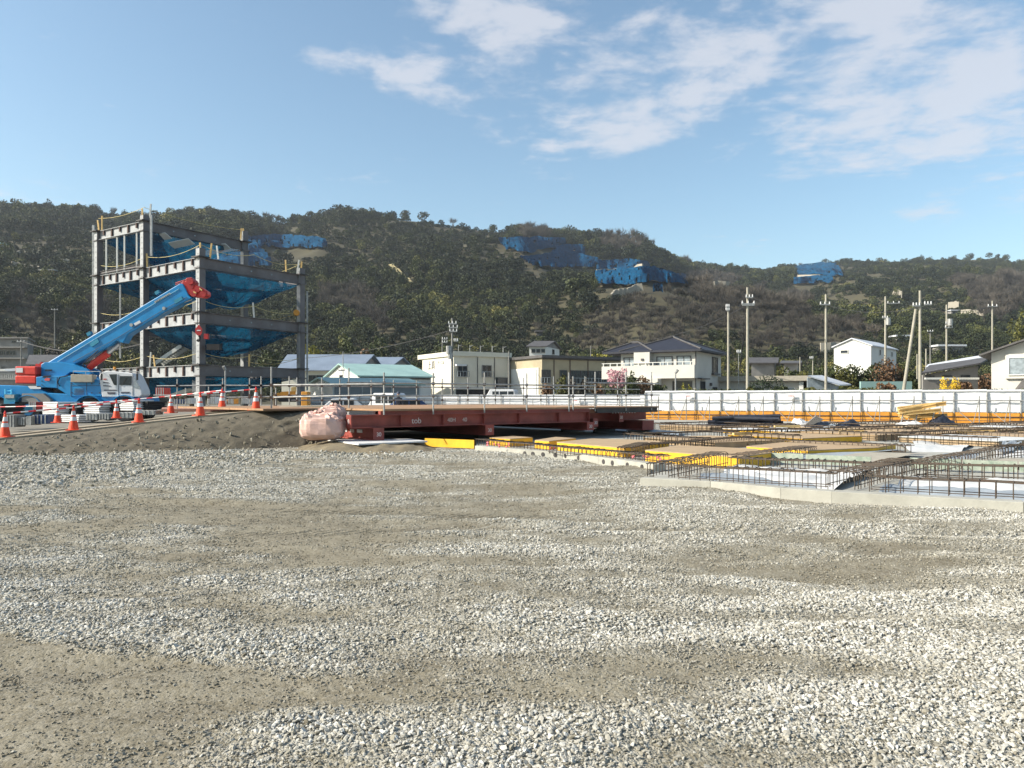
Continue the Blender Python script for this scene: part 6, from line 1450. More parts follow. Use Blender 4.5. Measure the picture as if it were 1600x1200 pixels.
def halls():
    u = Vector((.866, .5, 0)); v = Vector((-.5, .866, 0))
    K = Vector((PX(520, 68), 68, 0)); t = thing('green_roof_hall', 'low white hall with pale green metal roof and grey shutters', 'hall', K); P = rect(K, u, 8.4, v, 7.4); ze = 2.72
    wall_box(t, P, 0, ze, mt['white_paint']); gable(t, P, ze, ze + .55, mt['greenroof'], .35, 0, mt['white_paint'])
    f = Face(t, K, K + u * 8.4); f.box(.15, 8.2, .1, ze - .15, .02, .09, mt['shutter'], 'shutter')
    for a in (2.6, 5.4): f.box(a, a + .12, 0, ze - .1, .09, .16, mt['galv'], 'shutter_post')
    for k in range(9): f.box(.15, 8.2, .3 + k * .25, .33 + k * .25, .09, .11, mt['shutter'], 'slat')
    K = Vector((PX(562, 81), 81, 0)); t = thing('green_roof_hall', 'upper pale green roofed hall behind the low one, left of the cream wall', 'hall', K); P = rect(K, u, 8.2, v, 12.6); ze = 3.8
    wall_box(t, P, 0, ze, mt['white_paint']); gable(t, P, ze, 5.25, mt['greenroof'], .35, 0, mt['white_paint']); f = Face(t, K, K + u * 8.2)
    f.box(0, 8.0, ze - .25, ze - .12, .02, .14, mt['tile'], 'gutter'); f.box(0, 8.0, ze - .75, ze - .6, .02, .10, mt['tile'], 'gutter'); g = Face(t, K, K + v * 12.6); g.window(5.6, 6.8, 3.2, 4.1, 'tile', 'glass', 1)
    t = thing('warehouse', 'grey blue roofed warehouse with brown gable behind the green halls', 'warehouse', W(540, 640, 104)); Y = 104
    P = [Vector((PX(440, Y), Y, 0)), Vector((PX(556, Y), Y, 0)), Vector((PX(598, Y + 10), Y + 10, 0)), Vector((PX(470, Y + 10), Y + 10, 0))]; ze = zof(577, Y); wall_box(t, P, 0, ze, mt['cream']); gable(t, P, ze, zof(555.5, Y + 5), mt['blueroof'], .6, 0, mt['greyconc'])
    f = Face(t, P[0], P[1])
    for px in (488, 500, 512, 524, 536): a = f.at(px); f.window(a - .5, a + .5, ze - 2.0, ze - .8, 'tile', 'glass', 1)
    t = thing('warehouse', 'second grey roofed warehouse, its small gable left of the cream end wall', 'warehouse', W(620, 640, 112)); Y = 112
    P = [Vector((PX(560, Y), Y, 0)), Vector((PX(608, Y), Y, 0)), Vector((PX(642, Y + 8), Y + 8, 0)), Vector((PX(600, Y + 8), Y + 8, 0))]; ze = zof(573, Y); wall_box(t, P, 0, ze, mt['tile']); gable(t, P, ze, zof(559.5, Y + 4), mt['blueroof'], .5, 0, mt['greyconc']); f = Face(t, P[1], P[2]); f.window(f.L / 2 - .3, f.L / 2 + .3, ze - 1, ze + .3, 'tile', 'glass', 0)
    t = thing('house', 'small house with grey roof rising behind the dormitory roof', 'house', W(850, 600, 118)); Y = 118
    P = [Vector((PX(827, Y), Y, 0)), Vector((PX(852, Y), Y, 0)), Vector((PX(874, Y + 7), Y + 7, 0)), Vector((PX(850, Y + 7), Y + 7, 0))]; ze = zof(541.5, Y); wall_box(t, P, 0, ze, mt['white_paint']); gable(t, P, ze, zof(534.5, Y + 4), mt['tile'], .4, 0, mt['greyconc'])
    f = Face(t, P[0], P[1]); 
    for k in range(3): f.window(.3 + .75 * k, .95 + .75 * k, ze - 1.0, ze - .35, 'greyconc', 'glass', 0)
    f = Face(t, P[1], P[2]); f.window(3.5, 4.6, ze - 1.0, ze - .2, 'tile', 'glass', 0)
    # far left block of flats
    t = thing('apartment_building', 'grey weathered concrete apartment block behind the crane counterweight', 'building', W(20, 600, 140)); Y = 140
    P = [Vector((PX(-60, Y), Y, 0)), Vector((PX(43, Y), Y, 0)), Vector((PX(52, Y + 9), Y + 9, 0)), Vector((PX(-40, Y + 9), Y + 9, 0))]; wall_box(t, P, 0, zof(529, Y), mt['greyconc'])
    m = MB(); Q = [(P[0].x - .5, P[0].y - .5), (P[1].x + .4, P[1].y - .5), (P[2].x + .4, P[2].y), (P[3].x, P[3].y)]; m.slab(Q, zof(529, Y), zof(527, Y)); m.build('roof', mt['greyconc'], t)
    f = Face(t, P[0], P[1])
    for y in (543, 560): f.box(0, f.L, zof(y + 1, Y), zof(y - 1, Y), .02, .9, mt['greyconc'], 'balcony_slab')
    for px0, px1, y0, y1 in ((0, 9, 548, 555), (10, 25, 548, 555), (18, 27, 532, 536), (-20, -4, 548, 555), (9, 12, 562, 566), (2, 8, 572, 578)): f.window(f.at(px0), f.at(px1), zof(y1, Y), zof(y0, Y), 'greyconc', 'glass', 2)
    t = thing('veranda_wall', 'long low wall with pale lattice railing behind the red counterweight', 'wall', W(10, 620, 96)); Y = 96
    m = MB(); m.box(PX(-60, Y), PX(56, Y), Y, Y + .4, 0, zof(594, Y)); m.build('wall', mt['tile'], t)
    for y in (584, 591): m = MB(); m.box(PX(-60, Y), PX(60, Y), Y - .1, Y + .1, zof(y + .7, Y), zof(y, Y)); m.build('rail', mt['galv'], t)
    for k in range(40): x = PX(-58 + 3 * k, Y); m = MB(); m.box(x - .05, x + .05, Y - .05, Y + .05, zof(591, Y), zof(584.7, Y)); m.build('baluster', mt['galv'], t)
    t = thing('house', 'low house with grey tiled roof just left of the crane boom', 'house', W(70, 600, 112)); Y = 112
    P = [Vector((PX(47, Y), Y, 0)), Vector((PX(110, Y), Y, 0)), Vector((PX(112, Y + 8), Y + 8, 0)), Vector((PX(56, Y + 8), Y + 8, 0))]; wall_box(t, P, 0, zof(569, Y), mt['greyconc']); gable(t, P, zof(569, Y), zof(556, Y + 4), mt['tile'], .6, 0, mt['greyconc'])
    m = MB(); Yp = 92; m.prism([W(-4, 577, Yp), W(5, 577, Yp), W(12, 580, Yp), W(-4, 580, Yp)], lambda p: p, lambda p: p + Vector((0, 3, .2))); tag(m.build('canopy', mt['white_paint']), 'small white canopy at the far left edge above the lattice railing', 'canopy')
halls()
def house_row():
    # two storey house
    u = Vector((-.857, .515, 0)); v = Vector((.515, .857, 0)); K = Vector((PX(1088, 72), 72, 0)); t = thing('two_storey_house', 'two storey cream house with dark tiled hipped roof and long balcony', 'house', K)
    P = rect(K, u, 7.6, v, 8.2); ze = 6.05; wall_box(t, P, 0, ze, mt['house'])
    f = Face(t, K, K + u * 7.6); s = Face(t, K, K + v * 8.2)
    hip(t, [K + u * -.2 - v * .2, K + u * 7.0 - v * .2, K + u * 7.0 + v * 8.2, K + v * 8.2 - u * .2], ze, 7.55, mt['darktile'], .55)
    hip(t, rect(K + u * 4.6 - v * .3, u, 4.2, v, 3.6), ze - .02, 7.0, mt['darktile'], .5, name='porch_roof')
    # balcony round the front
    f.box(-.0, 9.2, 3.5, 4.6, .9, 1.05, mt['house'], 'balcony_parapet'); f.box(-.15, -.0, 3.5, 4.6, -.0, 1.05, mt['house'], 'balcony_parapet'); f.box(-.15, 9.2, 3.36, 3.5, .02, 1.06, mt['house'], 'balcony_floor')
    rl = f.box(0, 9.2, 4.86, 4.92, .94, 1.02, mt['white_paint'], 'balcony_rail')
    for k in range(13): a = .2 + 8.8 * k / 12; f.box(a, a + .08, 4.6, 4.86, .95, 1.01, mt['white_paint'], 'rail_post', rl)
    f.box(4.3, 5.9, 3.5, 5.9, .02, .85, mt['house'], 'stair_bay'); f.box(3.1, 5.2, 2.75, 3.35, .8, 1.9, mt['house'], 'porch_box')
    for a0, a1 in ((.5, 1.9), (2.3, 3.9), (6.1, 7.3)): f.window(a0, a1, 3.7, 5.5, 'tile', 'glass_l', 1)
    f.box(4.9, 5.15, 5.1, 5.3, .85, .95, mt['tile'], 'wall_lamp')
    f.window(.4, 2.3, 1.2, 3.1, 'tile', 'glass', 1); f.window(3.4, 5.0, .6, 3.0, 'tile', 'glass', 1); f.box(0, .08, 0, 6, .02, .1, mt['tile'], 'downpipe')
    s.window(1.2, 2.6, 1.35, 3.1, 'tile', 'glass', 2); s.window(5.2, 6.6, 1.5, 2.6, 'tile', 'glass', 1); s.window(5.0, 6.8, 4.0, 5.6, 'tile', 'glass', 2); s.box(.05, 2.8, 3.3, 3.4, .02, .5, mt['tile'], 'canopy'); s.box(4.2, 4.5, 2.7, 3.0, .02, .2, mt['tile'], 'vent_hood'); s.box(4.8, 7.0, 3.8, 3.98, .02, .3, mt['tile'], 'window_box')
    # low modern house
    u = Vector((-.93, .37, 0)); v = Vector((.37, .93, 0)); K = Vector((PX(1252, 76), 76, 0)); t = thing('low_house', 'low house with wide flat pale brown eaves behind the round pine', 'house', K)
    P = rect(K, u, 8.6, v, 5.5); wall_box(t, P, 0, 3.2, mt['house']); m = MB(); Q = rect(K - u * .9 - v * .9, u, 10.6, v, 7.4); m.slab([(q.x, q.y) for q in Q], 3.2, 3.7); m.build('roof', mt['sand'], t)
    f = Face(t, K, K + u * 8.6); f.window(.6, 2.6, .9, 2.6, 'white_paint', 'glass_l', 1); f.window(3.6, 5.0, .9, 2.5, 'tile', 'glass', 1); f.box(-.2, .2, 0, 3.15, .02, .5, mt['white_paint'], 'pillar'); s = Face(t, K, K + v * 5.5); s.window(1.2, 2.1, 1.2, 2.6, 'tile', 'glass', 0)
    t = thing('lean_to', 'lean-to with slanting white roof right of the low house', 'shed', W(1290, 610, 74)); Y = 74
    m = MB(); m.prism([W(1262, 588.5, Y), W(1312, 603, Y), W(1330, 602, Y + 3), W(1284, 588, Y + 5)], lambda p: p, lambda p: p + Vector((0, 0, .12))); m.build('roof', mt['whiteroof'], t)
    m = MB(); m.prism([W(1262, 589.5, Y + .3), W(1312, 604, Y + .3), W(1312, 640, Y + .3), W(1262, 640, Y + .3)], lambda p: p, lambda p: p + Vector((0, .2, 0))); m.build('wall', mt['glass_l'], t)
    m = MB(); Y = 84; m.box(PX(1294, Y), PX(1358, Y), Y, Y + .5, 0, zof(587, Y)); tag(m.build('block_wall', mt['greyconc']), 'grey block wall between the lean-to and the bushes', 'wall')
    m = MB(); Y = 80; m.box(PX(1345, Y), PX(1425, Y), Y, Y + .3, 0, zof(596, Y)); tag(m.build('panel_fence', mt['greenroof']), 'pale blue green panel fence below the rusty bushes', 'fence')
    # far bits between
    for px0, px1, y0, y1, Y, lab in ((1174, 1210, 560, 573, 120, 'low brown tiled house behind the twin poles'), (1225, 1246, 565, 574, 118, 'small grey tiled shed behind the tall pole')):
        t = thing('house', lab, 'house', W((px0 + px1) / 2, 600, Y)); P = [Vector((PX(px0, Y), Y, 0)), Vector((PX(px1, Y), Y, 0)), Vector((PX(px1 + 2, Y + 7), Y + 7, 0)), Vector((PX(px0 + 2, Y + 7), Y + 7, 0))]; wall_box(t, P, 0, zof(y1 - 6, Y), mt['greyconc']); gable(t, P, zof(y1 - 6, Y), zof(y0, Y + 3.5), mt['tile'], .6, 0, mt['greyconc'])
    # white gabled shed
    u = Vector((-.75, .66, 0)); v = Vector((.66, .75, 0)); Yk = 104; K = Vector((PX(1361, Yk), Yk, 0)); t = thing('white_shed', 'plain white gabled metal shed standing above the bushes', 'shed', K)
    lu = 4.9; P = rect(K, u, lu, v, 12.0); ze = zof(540, Yk); wall_box(t, P, 0, ze, mt['white_paint']); gable(t, P, ze, zof(529.5, Yk + 1.2), mt['whiteroof'], .25, 1, mt['white_paint'])
    f = Face(t, K, K + u * lu); f.window(lu * .60, lu * .82, ze - .95, ze - .45, 'white_paint', 'glass', 0); s = Face(t, K, K + v * 12); s.window(3.5, 4.3, ze - 1.2, ze - .3, 'white_paint', 'glass', 0); s.window(9.2, 9.9, ze - 1.2, ze - .4, 'white_paint', 'glass', 0)
    # right edge house
    K = Vector((PX(1549, 62), 62, 0)); u = Vector((.80, -.60, 0)); v = Vector((.60, .80, 0)); t = thing('two_storey_house', 'cream house at the right photo edge with low grey gable roof', 'house', K)
    P = rect(K, u, 9.5, v, 8); zb = 2.1; wall_box(t, P, 0, 5.15, mt['house'])
    c = K + u * 4.75; R = [Vector((q.x, q.y, 5.15)) for q in P]; 
    gable(t, P, 5.15, 6.9, mt['tile'], .8, 1, mt['house'])
    f = Face(t, K, K + u * 9.5); a0 = f.at(1578); f.box(a0 - .3, a0 + 3.1, 3.05, 5.0, .02, .25, mt['house'], 'bay_frame'); w = Face(t, K + f.n * .25, K + u * 9.5 + f.n * .25); w.window(a0 - .1, a0 + 2.6, 3.3, 4.75, 'white_paint', 'glass_l', 1)
    f.box(0, 9.4, 1.75, 2.05, .02, .12, mt['tile'], 'belt'); f.box(.2, 2.2, 0, 1.7, .03, .1, mt['glass_l'], 'shutter'); f.box(2.3, 2.6, 0, 1.9, .03, .3, mt['timber'], 'post')
    m = MB(); q = K + u * f.at(1586) + f.n * .1; m.prism([q + Vector((0, 0, 2.2)), q + u * 5 + Vector((0, 0, 2.2)), q + u * 5 + Vector((0, 0, 4.0)), q + u * 1.2 + Vector((0, 0, 4.0))], lambda p: p, lambda p: p + f.n * 1.6 - Vector((0, 0, .9))); m.build('porch_roof', mt['tile'], t)
    # its long neighbour
    t = thing('barn', 'long low building with grey tiled roof and white ridge, left of the right edge house', 'building', W(1490, 620, 70)); Y = 70
    P = [Vector((PX(1442, Y), Y, 0)), Vector((PX(1528, Y - 2), Y - 2, 0)), Vector((PX(1556, Y + 6), Y + 6, 0)), Vector((PX(1440, Y + 12), Y + 12, 0))]
    m = MB(); m.prism([W(1442, 586, Y), W(1528, 571.5, Y - 2), W(1548, 566, Y + 1), W(1548, 640, Y + 1), W(1528, 640, Y - 2), W(1442, 640, Y)], lambda p: p, lambda p: p + Vector((0, .25, 0))) if 0 else m.prism([W(1442, 586, Y), W(1528, 571.5, Y), W(1528, 650, Y), W(1442, 650, Y)], lambda p: p, lambda p: p + Vector((0, .25, 0))); m.build('wall', mt['greyconc'], t)
    m = MB(); m.prism([W(1440, 585, Y - .6), W(1532, 569.5, Y - .6), W(1548, 560, Y + 4), W(1452, 573, Y + 4)], lambda p: p, lambda p: p + Vector((0, 0, .15))); m.build('roof_slope', mt['tile'], t)
    m = MB(); m.prism([W(1446, 575.5, Y + 4), W(1550, 557.5, Y + 4), W(1552, 553.5, Y + 6), W(1450, 571, Y + 6)], lambda p: p, lambda p: p + Vector((0, 0, .12))); m.build('ridge_roof', mt['whiteroof'], t)
    for k in range(3): x0 = 1446 + 28 * k; m = MB(); m.prism([W(x0, 586 - (0), Y - .1), W(x0 + 14, 586, Y - .1), W(x0 + 14, 592, Y - .1), W(x0, 592, Y - .1)], lambda p: p, lambda p: p + Vector((0, .05, 0))); m.build('window', mt['glass'], t)
    m = MB(); m.box(PX(1444, 66), PX(1528, 66), 65.8, 66, zof(593, 66), zof(590, 66)); m.build('white_rail', mt['white_paint'], t)
house_row()

# ================================================================== POLES AND WIRES
POLES = {}
def poles():
    def pole(px, pyt, pyb, Y, r, lab, arms=(), mat='pole', lean=0, steel=False, boxes=(), name='utility_pole', cat='utility pole'):
        a = W(px, pyb, Y); a.z = min(a.z, 0) if pyb > 600 else a.z - 4; c = W(px + lean, pyt, Y); t = thing(name, lab, cat, a, 'utility poles')
        m = MB(); m.bar(a, c, r * .85, 10, r * .55); m.build('shaft', mt[mat], t); POLES[px] = c
        for (dy, x0, x1) in arms:
            z = zof(pyt + dy, Y); m = MB(); m.beam(Vector((c.x + PX(800 + x0, Y), Y - .1, z)), Vector((c.x + PX(800 + x1, Y), Y - .1, z)), .11, .11); am = m.build('crossarm', mt['galv'], t)
            n = 3
            for k in range(n): x = c.x + PX(800 + x0 + (x1 - x0) * (k + .15) / (n - .7), Y); m = MB(); m.bar((x, Y - .1, z + .05), (x, Y - .1, z + .28), .06, 6, .04); m.build('insulator', mt['white_p'], am)
        for (dx, dy, w, h) in boxes: z = zof(pyt + dy, Y); m = MB(); x = c.x + PX(800 + dx, Y); m.lathe([(w, 0), (w, h)], 12, (x, Y - .2, z)); m.build('transformer', mt['galv'], t)
        return t
    pole(706.5, 497, 640, 78, .17, 'dark pole with many arms in front of the cream end wall', [(9, -6, 7), (15, -5, 9), (21, -4, 8), (36, 3, 9)], 'poleb', boxes=[(-5, 56, .28, .8), (-3, 64, .25, .6)])
    pole(691, 526, 560, 110, .12, 'short dark pole rising just behind the cream building roof', [(4, 0, 8), (9, 0, 8)], 'poleb')
    pole(795, 549, 640, 88, .13, 'plain thin pole before the dormitory at the white panel', [], 'poleb')
    pole(1138, 476, 640, 70, .15, 'left one of the twin pale concrete poles right of the cream house', [(4, -4, 1), (9, -4, 1)])
    pole(1168, 449, 640, 70, .18, 'taller right one of the twin pale poles, with two wide crossarms', [(16, -3, 8), (26, -10, 11), (28, -9, 10)])
    pole(1290.5, 460, 640, 74, .17, 'tall pale pole between the low house and the white shed', [(16, -10, 6)], boxes=[])
    pole(1383.5, 463, 565, 96, .19, 'pale pole standing right in front of the white shed', [(11, 2, 22), (34, -5, 3)], 'pole', boxes=[(3, 45, .3, .9)])
    pole(1437.5, 454, 640, 66, .17, 'tall pale pole with a leaning strut on its left', [(24, -12, -1), (22, 6, 17)], lean=0)
    t = thing('strut_pole', 'pale strut pole leaning right against the tall pole', 'pole', W(1409, 640, 66)); m = MB(); a = W(1406, 640, 66.2); a.z = 0; m.bar(a, W(1431, 483, 66.2), .15, 10, .11); m.build('shaft', mt['pole'], t)
    pole(1479, 476, 577, 92, .16, 'grey pole rising over the grey tiled barn', [(30, -2, 6), (36, -3, 9)], 'pole', boxes=[(4, 33, .3, .8)])
    pole(1550.5, 470, 528, 90, .14, 'short ochre pole above the right edge house roof', [(9, -8, 7)], 'pole')
    pole(1453.5, 516, 550, 130, .13, 'faint distant pole right of the tall pole', [(2, -5, 4)], 'poleb'); pole(1447, 545, 578, 95, .14, 'short white pole stub behind the tall pole', [], 'pole'); pole(1433, 553, 590, 95, .12, 'thin white pole stub left of the tall pole', [], 'pole')
    pole(85.5, 482, 540, 200, .2, 'distant grey pole above the left apartment block', [(2, -5, 5)], 'poleb'); pole(33, 528, 605, 135, .16, 'grey pole in front of the apartment block', [(6, -6, 6)], 'poleb'); pole(64, 545, 566, 130, .12, 'small grey pole right of the apartment block', [], 'poleb')
    pole(38, 430, 450, 420, .35, 'tiny pole on the left hillside below the hut path', [], 'poleb'); pole(53, 368, 425, 520, .35, 'thin mast on the left hillside above the orange hut', [(0, -8, 2)], 'poleb')
    pole(1250, 558, 575, 100, .1, 'small white post left of the grey frame posts', [], 'pole'); pole(1270, 559, 575, 100, .1, 'small white post with bracket before the hill foot', [(1, -5, 0)], 'pole')
    pole(536, 549, 640, 80, .07, 'thin white mast between the green roofed halls', [(30, -7, 3)], 'galv'); pole(1154, 550, 583, 75, .05, 'thin frame mast between the twin poles', [(1, -3, 3)], 'galv')
    pole(923, 540, 556, 105, .1, 'grey post standing behind the dormitory roof, centre', [], 'poleb')
    # street lamps
    for px, pyt, Y, lab in ((352, 574, 54, 'grey street lamp in front of the steel frame'), (1055.5, 579, 58, 'grey street lamp before the two storey house')):
        t = thing('street_lamp', lab, 'street lamp', W(px, 640, Y), 'street lamps'); a = W(px, 640, Y); a.z = 0; c = W(px, pyt + 4, Y); m = MB(); m.bar(a, c, .07, 8, .05); m.build('shaft', mt['galv'], t)
        m = MB(); m.bar(c, c + Vector((-.1 if px < 800 else .15, -.1, .25)), .1, 8, .12); m.build('lamp_head', mt['galv'], t)
    m = MB(); m.box(PX(452, 64), PX(456, 64), 64, 64.3, 0, 2)
    # wires
    def wire(p, q, sag, lab, r=.018):
        m = MB(); m.path([p.lerp(q, k / 16) - Vector((0, 0, sag * 4 * (k / 16) * (1 - k / 16))) for k in range(17)], r * 1.8, 4); tag(m.build('power_line', mt['wire']), lab, 'cable', 'overhead cables')
    P = POLES
    wire(P[706.5] - Vector((0, 0, 1.2)), W(470, 560, 92), .5, 'cable from the dark central pole toward the steel frame'); wire(P[706.5] - Vector((0, 0, 2.4)), W(790, 551, 88), .3, 'cable from the dark central pole along the dormitory')
    wire(P[1168] - Vector((0, 0, 1.6)), P[1290.5] - Vector((0, 0, 1)), .5, 'upper cable from the twin poles to the pole by the low house', .012); wire(P[1290.5] - Vector((0, 0, 1)), P[1437.5] - Vector((0, 0, 1.4)), .6, 'cable running on to the pole with the strut', .012)
    wire(W(1168, 535, 70), W(1290, 530, 74), .3, 'lower cable between the twin poles and the next pole', .014); wire(P[33] - Vector((0, 0, .6)), W(240, 532, 120), 1.8, 'thick sagging cable behind the crane boom', .06)
    wire(P[1437.5] - Vector((0, 0, 1.4)), P[1550.5] - Vector((0, 0, .6)), .5, 'cable from the tall pole to the right edge house', .012); wire(P[1168] - Vector((0, 0, 1.6)), W(1020, 530, 80), .5, 'cable from the twin poles over the dark roof', .012)
    for dx in (0, 2): wire(W(1166 - dx * 2, 515, 70), W(1155 + dx, 575, 72), -.05, '%s stay wire slanting down left of the tall twin pole' % ('right' if dx == 0 else 'left'), .02)
poles()

# ================================================================== PLANTS NEAR THE SITE, CARS, PERSON
def plants():
    def tree(name, px, pyt, pyb, Y, w, mat, lab, cat='tree', n=900, leaf=.16, lobes=None, seed=0, trunk=True, zb=None):
        z0 = max(0, zof(pyb, Y)) if zb is None else zb; zt = zof(pyt, Y); h = zt - z0; x = PX(px, Y); W2 = w / F * Y / 2; r = np.random.default_rng(seed + int(px))
        t = thing(name, lab, cat, (x, Y, z0)); L = lobes or [(r.uniform(-.55, .55) * W2, r.uniform(-.4, .4) * W2, h * r.uniform(.3, .82), W2 * r.uniform(.28, .5), W2 * r.uniform(.28, .5), h * r.uniform(.14, .26)) for _ in range(9)] + [(0, 0, h * .5, W2 * .8, W2 * .6, h * .42)]
        pts = shell(n, L, r, .6); v, f = leaf_quads(pts, r.uniform(leaf * .6, leaf * 1.4, n), r); me = npmesh('crown', v, f, [mat]); inst('crown', me, t, (0, 0, 0))
        if trunk:
            m = MB(); m.bar((0, 0, -.2), (0, 0, h * .5), W2 * .10, 7, W2 * .05)
            for k in range(4): a = k * 1.7; m.bar((0, 0, h * .3), (math.cos(a) * W2 * .5, math.sin(a) * W2 * .4, h * .72), W2 * .04, 5, W2 * .015)
            me = m.mesh('trunk', (0, 0, 0), [mt['trunk']]); inst('trunk', me, t, (0, 0, 0))
    tree('plum_tree', 964, 575, 612, 62, 38, L_plum, 'plum tree in pink blossom in front of the dormitory', n=1500, leaf=.12)
    for k, (px, pt, w, mt_, lab) in enumerate(((876, 585, 26, L_olive, 'olive green bush at the left end of the hedge before the dormitory'), (893, 590, 26, L_bare, 'brownish twiggy bush in the hedge before the dormitory'), (913, 589, 28, L_bare, 'second brownish bush in the hedge before the dormitory'), (935, 590, 28, L_rust, 'rusty brown bush left of the plum tree'), (988, 581, 34, L_ever, 'dark green bush right of the plum tree'), (1010, 586, 34, L_rust, 'rusty bush before the cream balcony'), (962, 598, 60, L_ever, 'dark low bush below the plum tree'), (1030, 598, 30, L_ever, 'low green bush under the balcony'), (855, 600, 20, L_rust, 'small dark bush beside the white van'))):
        tree('bush', px, pt, 640, 60 + k * .3, w, mt_, lab, 'bush', n=900, leaf=.17, zb=0)
    tree('bush', 1070, 598, 640, 58, 15, L_yel, 'small yellow green bush before the cream house, left', 'bush', n=500, leaf=.1, zb=0); tree('bush', 1078, 597, 640, 58.5, 12, L_yel, 'small yellow green bush before the cream house, right', 'bush', n=500, leaf=.1, zb=0)
    t0 = [(-.6, 0, 2.6, .9, .8, .45), (.5, 0, 2.7, .9, .8, .5), (0, 0, 3.05, .8, .7, .4), (.1, 0, 2.1, 1.35, .9, .4), (1.2, 0, 1.6, .7, .6, .4), (-1.0, 0, 1.5, .7, .6, .4), (.3, 0, 1.3, 1.3, .8, .4)]
    tree('pine_tree', 1199, 585, 640, 64, 34, L_dark, 'round clipped dark garden pine before the low house', n=1600, leaf=.12, lobes=t0, zb=0)
    row = [(1178, 602, 18, L_olive), (1218, 600, 18, L_ever), (1234, 574, 20, L_ever), (1255, 571, 24, L_olive), (1278, 572, 20, L_ever), (1302, 568, 26, L_ever), (1322, 570, 26, L_olive), (1342, 566, 28, L_ever), (1362, 563, 26, L_ever), (1378, 557, 30, L_rust), (1396, 555, 26, L_rust), (1412, 564, 22, L_olive), (1270, 603, 24, L_olive), (1345, 603, 40, L_olive), (1320, 604, 26, L_ever), (1425, 575, 16, L_ever), (1532, 581, 26, L_rust), (1548, 588, 22, L_rust), (1505, 592, 18, L_rust), (1390, 596, 24, L_rust)]
    for k, (px, pt, w, m_) in enumerate(row):
        Y = 82 if pt < 590 else 66; lab = '%s bush in the greenery behind the fence, %s from the left' % ({'evergreen leaves': 'dark green', 'olive leaves': 'olive green', 'rusty brown foliage': 'rusty brown'}[m_.name], ORD[k])
        tree('bush', px, pt, 640, Y + (k % 3) * .7, w * 1.7, m_, lab, 'bush', n=1700, leaf=.22, zb=max(0, zof(612, Y)) if 0 else 0)
    tree('mimosa_bush', 1476, 589, 640, 60, 24, L_mim, 'bush covered in yellow blossom behind the fence, left one', 'bush', n=900, leaf=.10, zb=0); tree('mimosa_bush', 1493, 585, 640, 60.5, 22, L_mim, 'taller bush covered in yellow blossom, right one', 'bush', n=900, leaf=.10, zb=0)
    tree('evergreen_tree', 1598, 478, 530, 95, 50, L_olive, 'olive green tree above the roof at the right photo edge', n=1600, leaf=.28, zb=0)
    for k, (px, pt, Y, w, m_) in enumerate(((512, 540, 135, 40, L_olive), (545, 528, 150, 40, L_ever), (600, 525, 150, 60, L_ever), (650, 530, 150, 60, L_ever), (490, 530, 140, 30, L_yel), (700, 532, 150, 60, L_ever), (120, 520, 150, 60, L_olive), (80, 540, 150, 40, L_bare), (1600, 540, 110, 50, L_rust), (570, 545, 130, 40, L_rust), (760, 545, 140, 60, L_ever), (1020, 540, 130, 80, L_ever), (940, 545, 140, 60, L_yel), (1100, 545, 120, 50, L_rust), (1230, 550, 135, 60, L_olive), (1500, 548, 130, 60, L_ever), (1330, 545, 140, 50, L_rust), (430, 540, 150, 60, L_ever), (300, 545, 150, 80, L_ever), (200, 540, 150, 80, L_olive))):
        tree('broadleaf_tree', px, pt, 600, Y, w, m_, 'broad tree at the foot of the hill behind the buildings, %s in the planting' % ORD[k], n=1500, leaf=.42, zb=0, seed=5)
    # thin green hedge strip right behind the fence
    r = np.random.default_rng(3); n = 9000; px = r.uniform(1060, 1640, n); Y = r.uniform(57, 59, n); z = r.uniform(.3, 2.15, n); c = np.stack([(px - 800) / F * Y, Y, z], 1); v, f = leaf_quads(c, r.uniform(.1, .25, n), r); me = npmesh('hedge', v, f, [L_ever]); o = bpy.data.objects.new('hedge', me); COL.objects.link(o); tag(o, 'thin low green hedge just behind the white fence', 'hedge')
plants()
def car(name, lab, x, y, z, L, Wd, H, mat, rz=0, van=False, cat='car'):
    t = thing(name, lab, cat, (x, y, z), None, rz)
    prof = [(-.5, .25), (-.5, .55), (-.46, .93 if van else .62), (-.42, 1.0) if van else (-.30, .97), (.28, 1.0) if van else (.12, 1.0), (.44, .58) if van else (.30, .62), (.5, .5), (.5, .25)]
    def part(poly, y0, y1, nm, m_, bev=.03, par=t):
        m = MB(); m.prism(poly, lambda p: Vector((p[0] * L, y0, p[1] * H)), lambda p: Vector((p[0] * L, y1, p[1] * H))); me = m.mesh(nm, (0, 0, 0), [m_]); o = inst(nm, me, par, (0, 0, 0))
        if bev: md = o.modifiers.new('bevel', 'BEVEL'); md.width = bev; md.segments = 2
        return o
    body = part(prof, -Wd / 2, Wd / 2, 'body', mat, .06)
    ws = ((-.44, -.27), (-.25, -.02), (.0, .2)) if van else ((-.33, -.1), (-.08, .12)); zt = .92
    for s in (-1, 1):
        for a, b in ws: part([(a + .01, .60 if van else .66), (a + .01, zt), (b, zt), (b, .60 if van else .66)], s * (Wd / 2 + .004), s * (Wd / 2 + .012), 'side_window', mt['glass'], 0)
    part([(.285, .96), (.43, .62), (.425, .60), (.27, .95)] if van else [(.13, .97), (.29, .66), (.28, .64), (.12, .95)], -Wd * .44, Wd * .44, 'windscreen', mt['glass'], 0)
    for a in (-.32, .32):
        for s in (-1, 1): m = MB(); m.bar((a * L, s * (Wd / 2 - .12), .3), (a * L, s * (Wd / 2 + .02), .3), .3, 16); me = m.mesh('wheel', (0, 0, 0), [mt['black']]); inst('wheel', me, t, (0, 0, 0))
    return t
Yv = 60
v_ = car('van', 'white van parked beyond the fence at the dormitory wall', PX(783, 76), 76, 0.0, 3.4, 1.6, 2.35, mt['cabwhite'], 2.9, True, 'van')
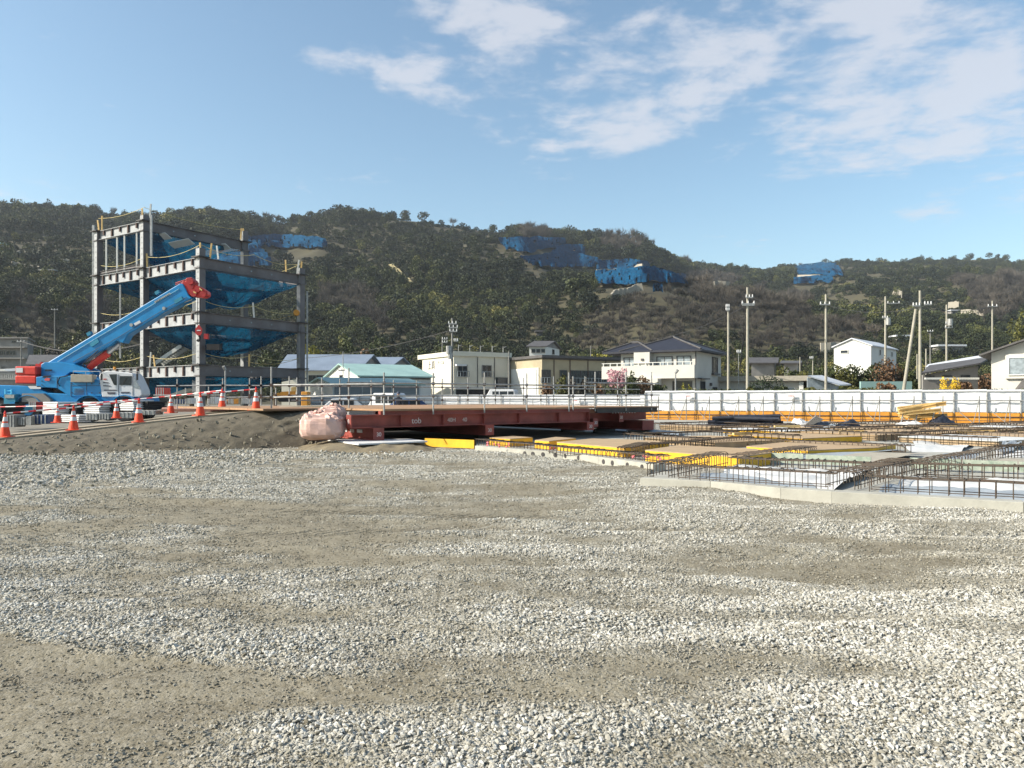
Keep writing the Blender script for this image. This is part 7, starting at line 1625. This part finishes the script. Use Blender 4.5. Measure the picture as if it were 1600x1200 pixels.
car('parked_car', 'white car roof showing over the fence near the yellow bushes', PX(1053, 59), 59, .2, 3.9, 1.6, 1.75, mt['cabwhite'], 3.0)
car('truck', 'white small truck parked behind the bridge deck left of centre', PX(605, 54), 54, .1, 2.3, 1.5, 1.75, mt['cabwhite'], 2.7, True, 'truck')
car('parked_car', 'dark blue vehicle behind the bridge, right of the person', PX(645, 52), 52, 0, 3.6, 1.6, 1.45, mt['carblue'], .2)
car('parked_car', 'white car low behind the black railings at the left, by the hall', PX(545, 58), 58, 0, 3.8, 1.6, 1.5, mt['cabwhite'], .1)
def person():
    Y = 46.5; base = Vector((PX(622.5, Y), Y, .05)); t = thing('person', 'person in dark work clothes and helmet standing beside the white truck', 'person', base)
    V = [(0, 0, .95), (0, 0, 1.15), (0, .01, 1.38), (0, .01, 1.50), (0, -.01, 1.60), (-.20, 0, 1.40), (-.27, -.05, 1.12), (-.22, -.22, .95), (.20, 0, 1.40), (.27, -.04, 1.12), (.25, -.16, .90), (-.10, 0, .92), (-.12, -.03, .50), (-.12, .02, .08), (-.12, -.12, .04), (.10, 0, .92), (.12, .02, .50), (.13, .05, .08), (.13, -.08, .04)]
    E = [(0, 1), (1, 2), (2, 3), (3, 4), (2, 5), (5, 6), (6, 7), (2, 8), (8, 9), (9, 10), (0, 11), (11, 12), (12, 13), (13, 14), (0, 15), (15, 16), (16, 17), (17, 18)]
    R = [.15, .15, .17, .07, .07, .07, .05, .035, .07, .05, .035, .10, .07, .045, .04, .10, .07, .045, .04]
    me = bpy.data.meshes.new('body'); me.from_pydata(V, E, []); me.materials.append(mt['cloth']); o = inst('body', me, t, (0, 0, 0)); sk = o.modifiers.new('skin', 'SKIN')
    for k, r_ in enumerate(R): me.skin_vertices[0].data[k].radius = (r_, r_ * .8)
    me.skin_vertices[0].data[0].use_root = True; sb = o.modifiers.new('sub', 'SUBSURF'); sb.levels = 2; sb.render_levels = 2
    m = MB(); m.lathe([(.03, 1.56), (.07, 1.60), (.085, 1.68), (.08, 1.74)], 14); me = m.mesh('head', (0, 0, 0), [mt['skin']]); inst('head', me, t, (0, 0, 0))
    m = MB(); m.lathe([(.125, 1.715), (.115, 1.73), (.105, 1.79), (.06, 1.84), (.01, 1.85)], 16); me = m.mesh('helmet', (0, 0, 0), [mt['helmet']]); inst('helmet', me, t, (0, 0, 0))
person()
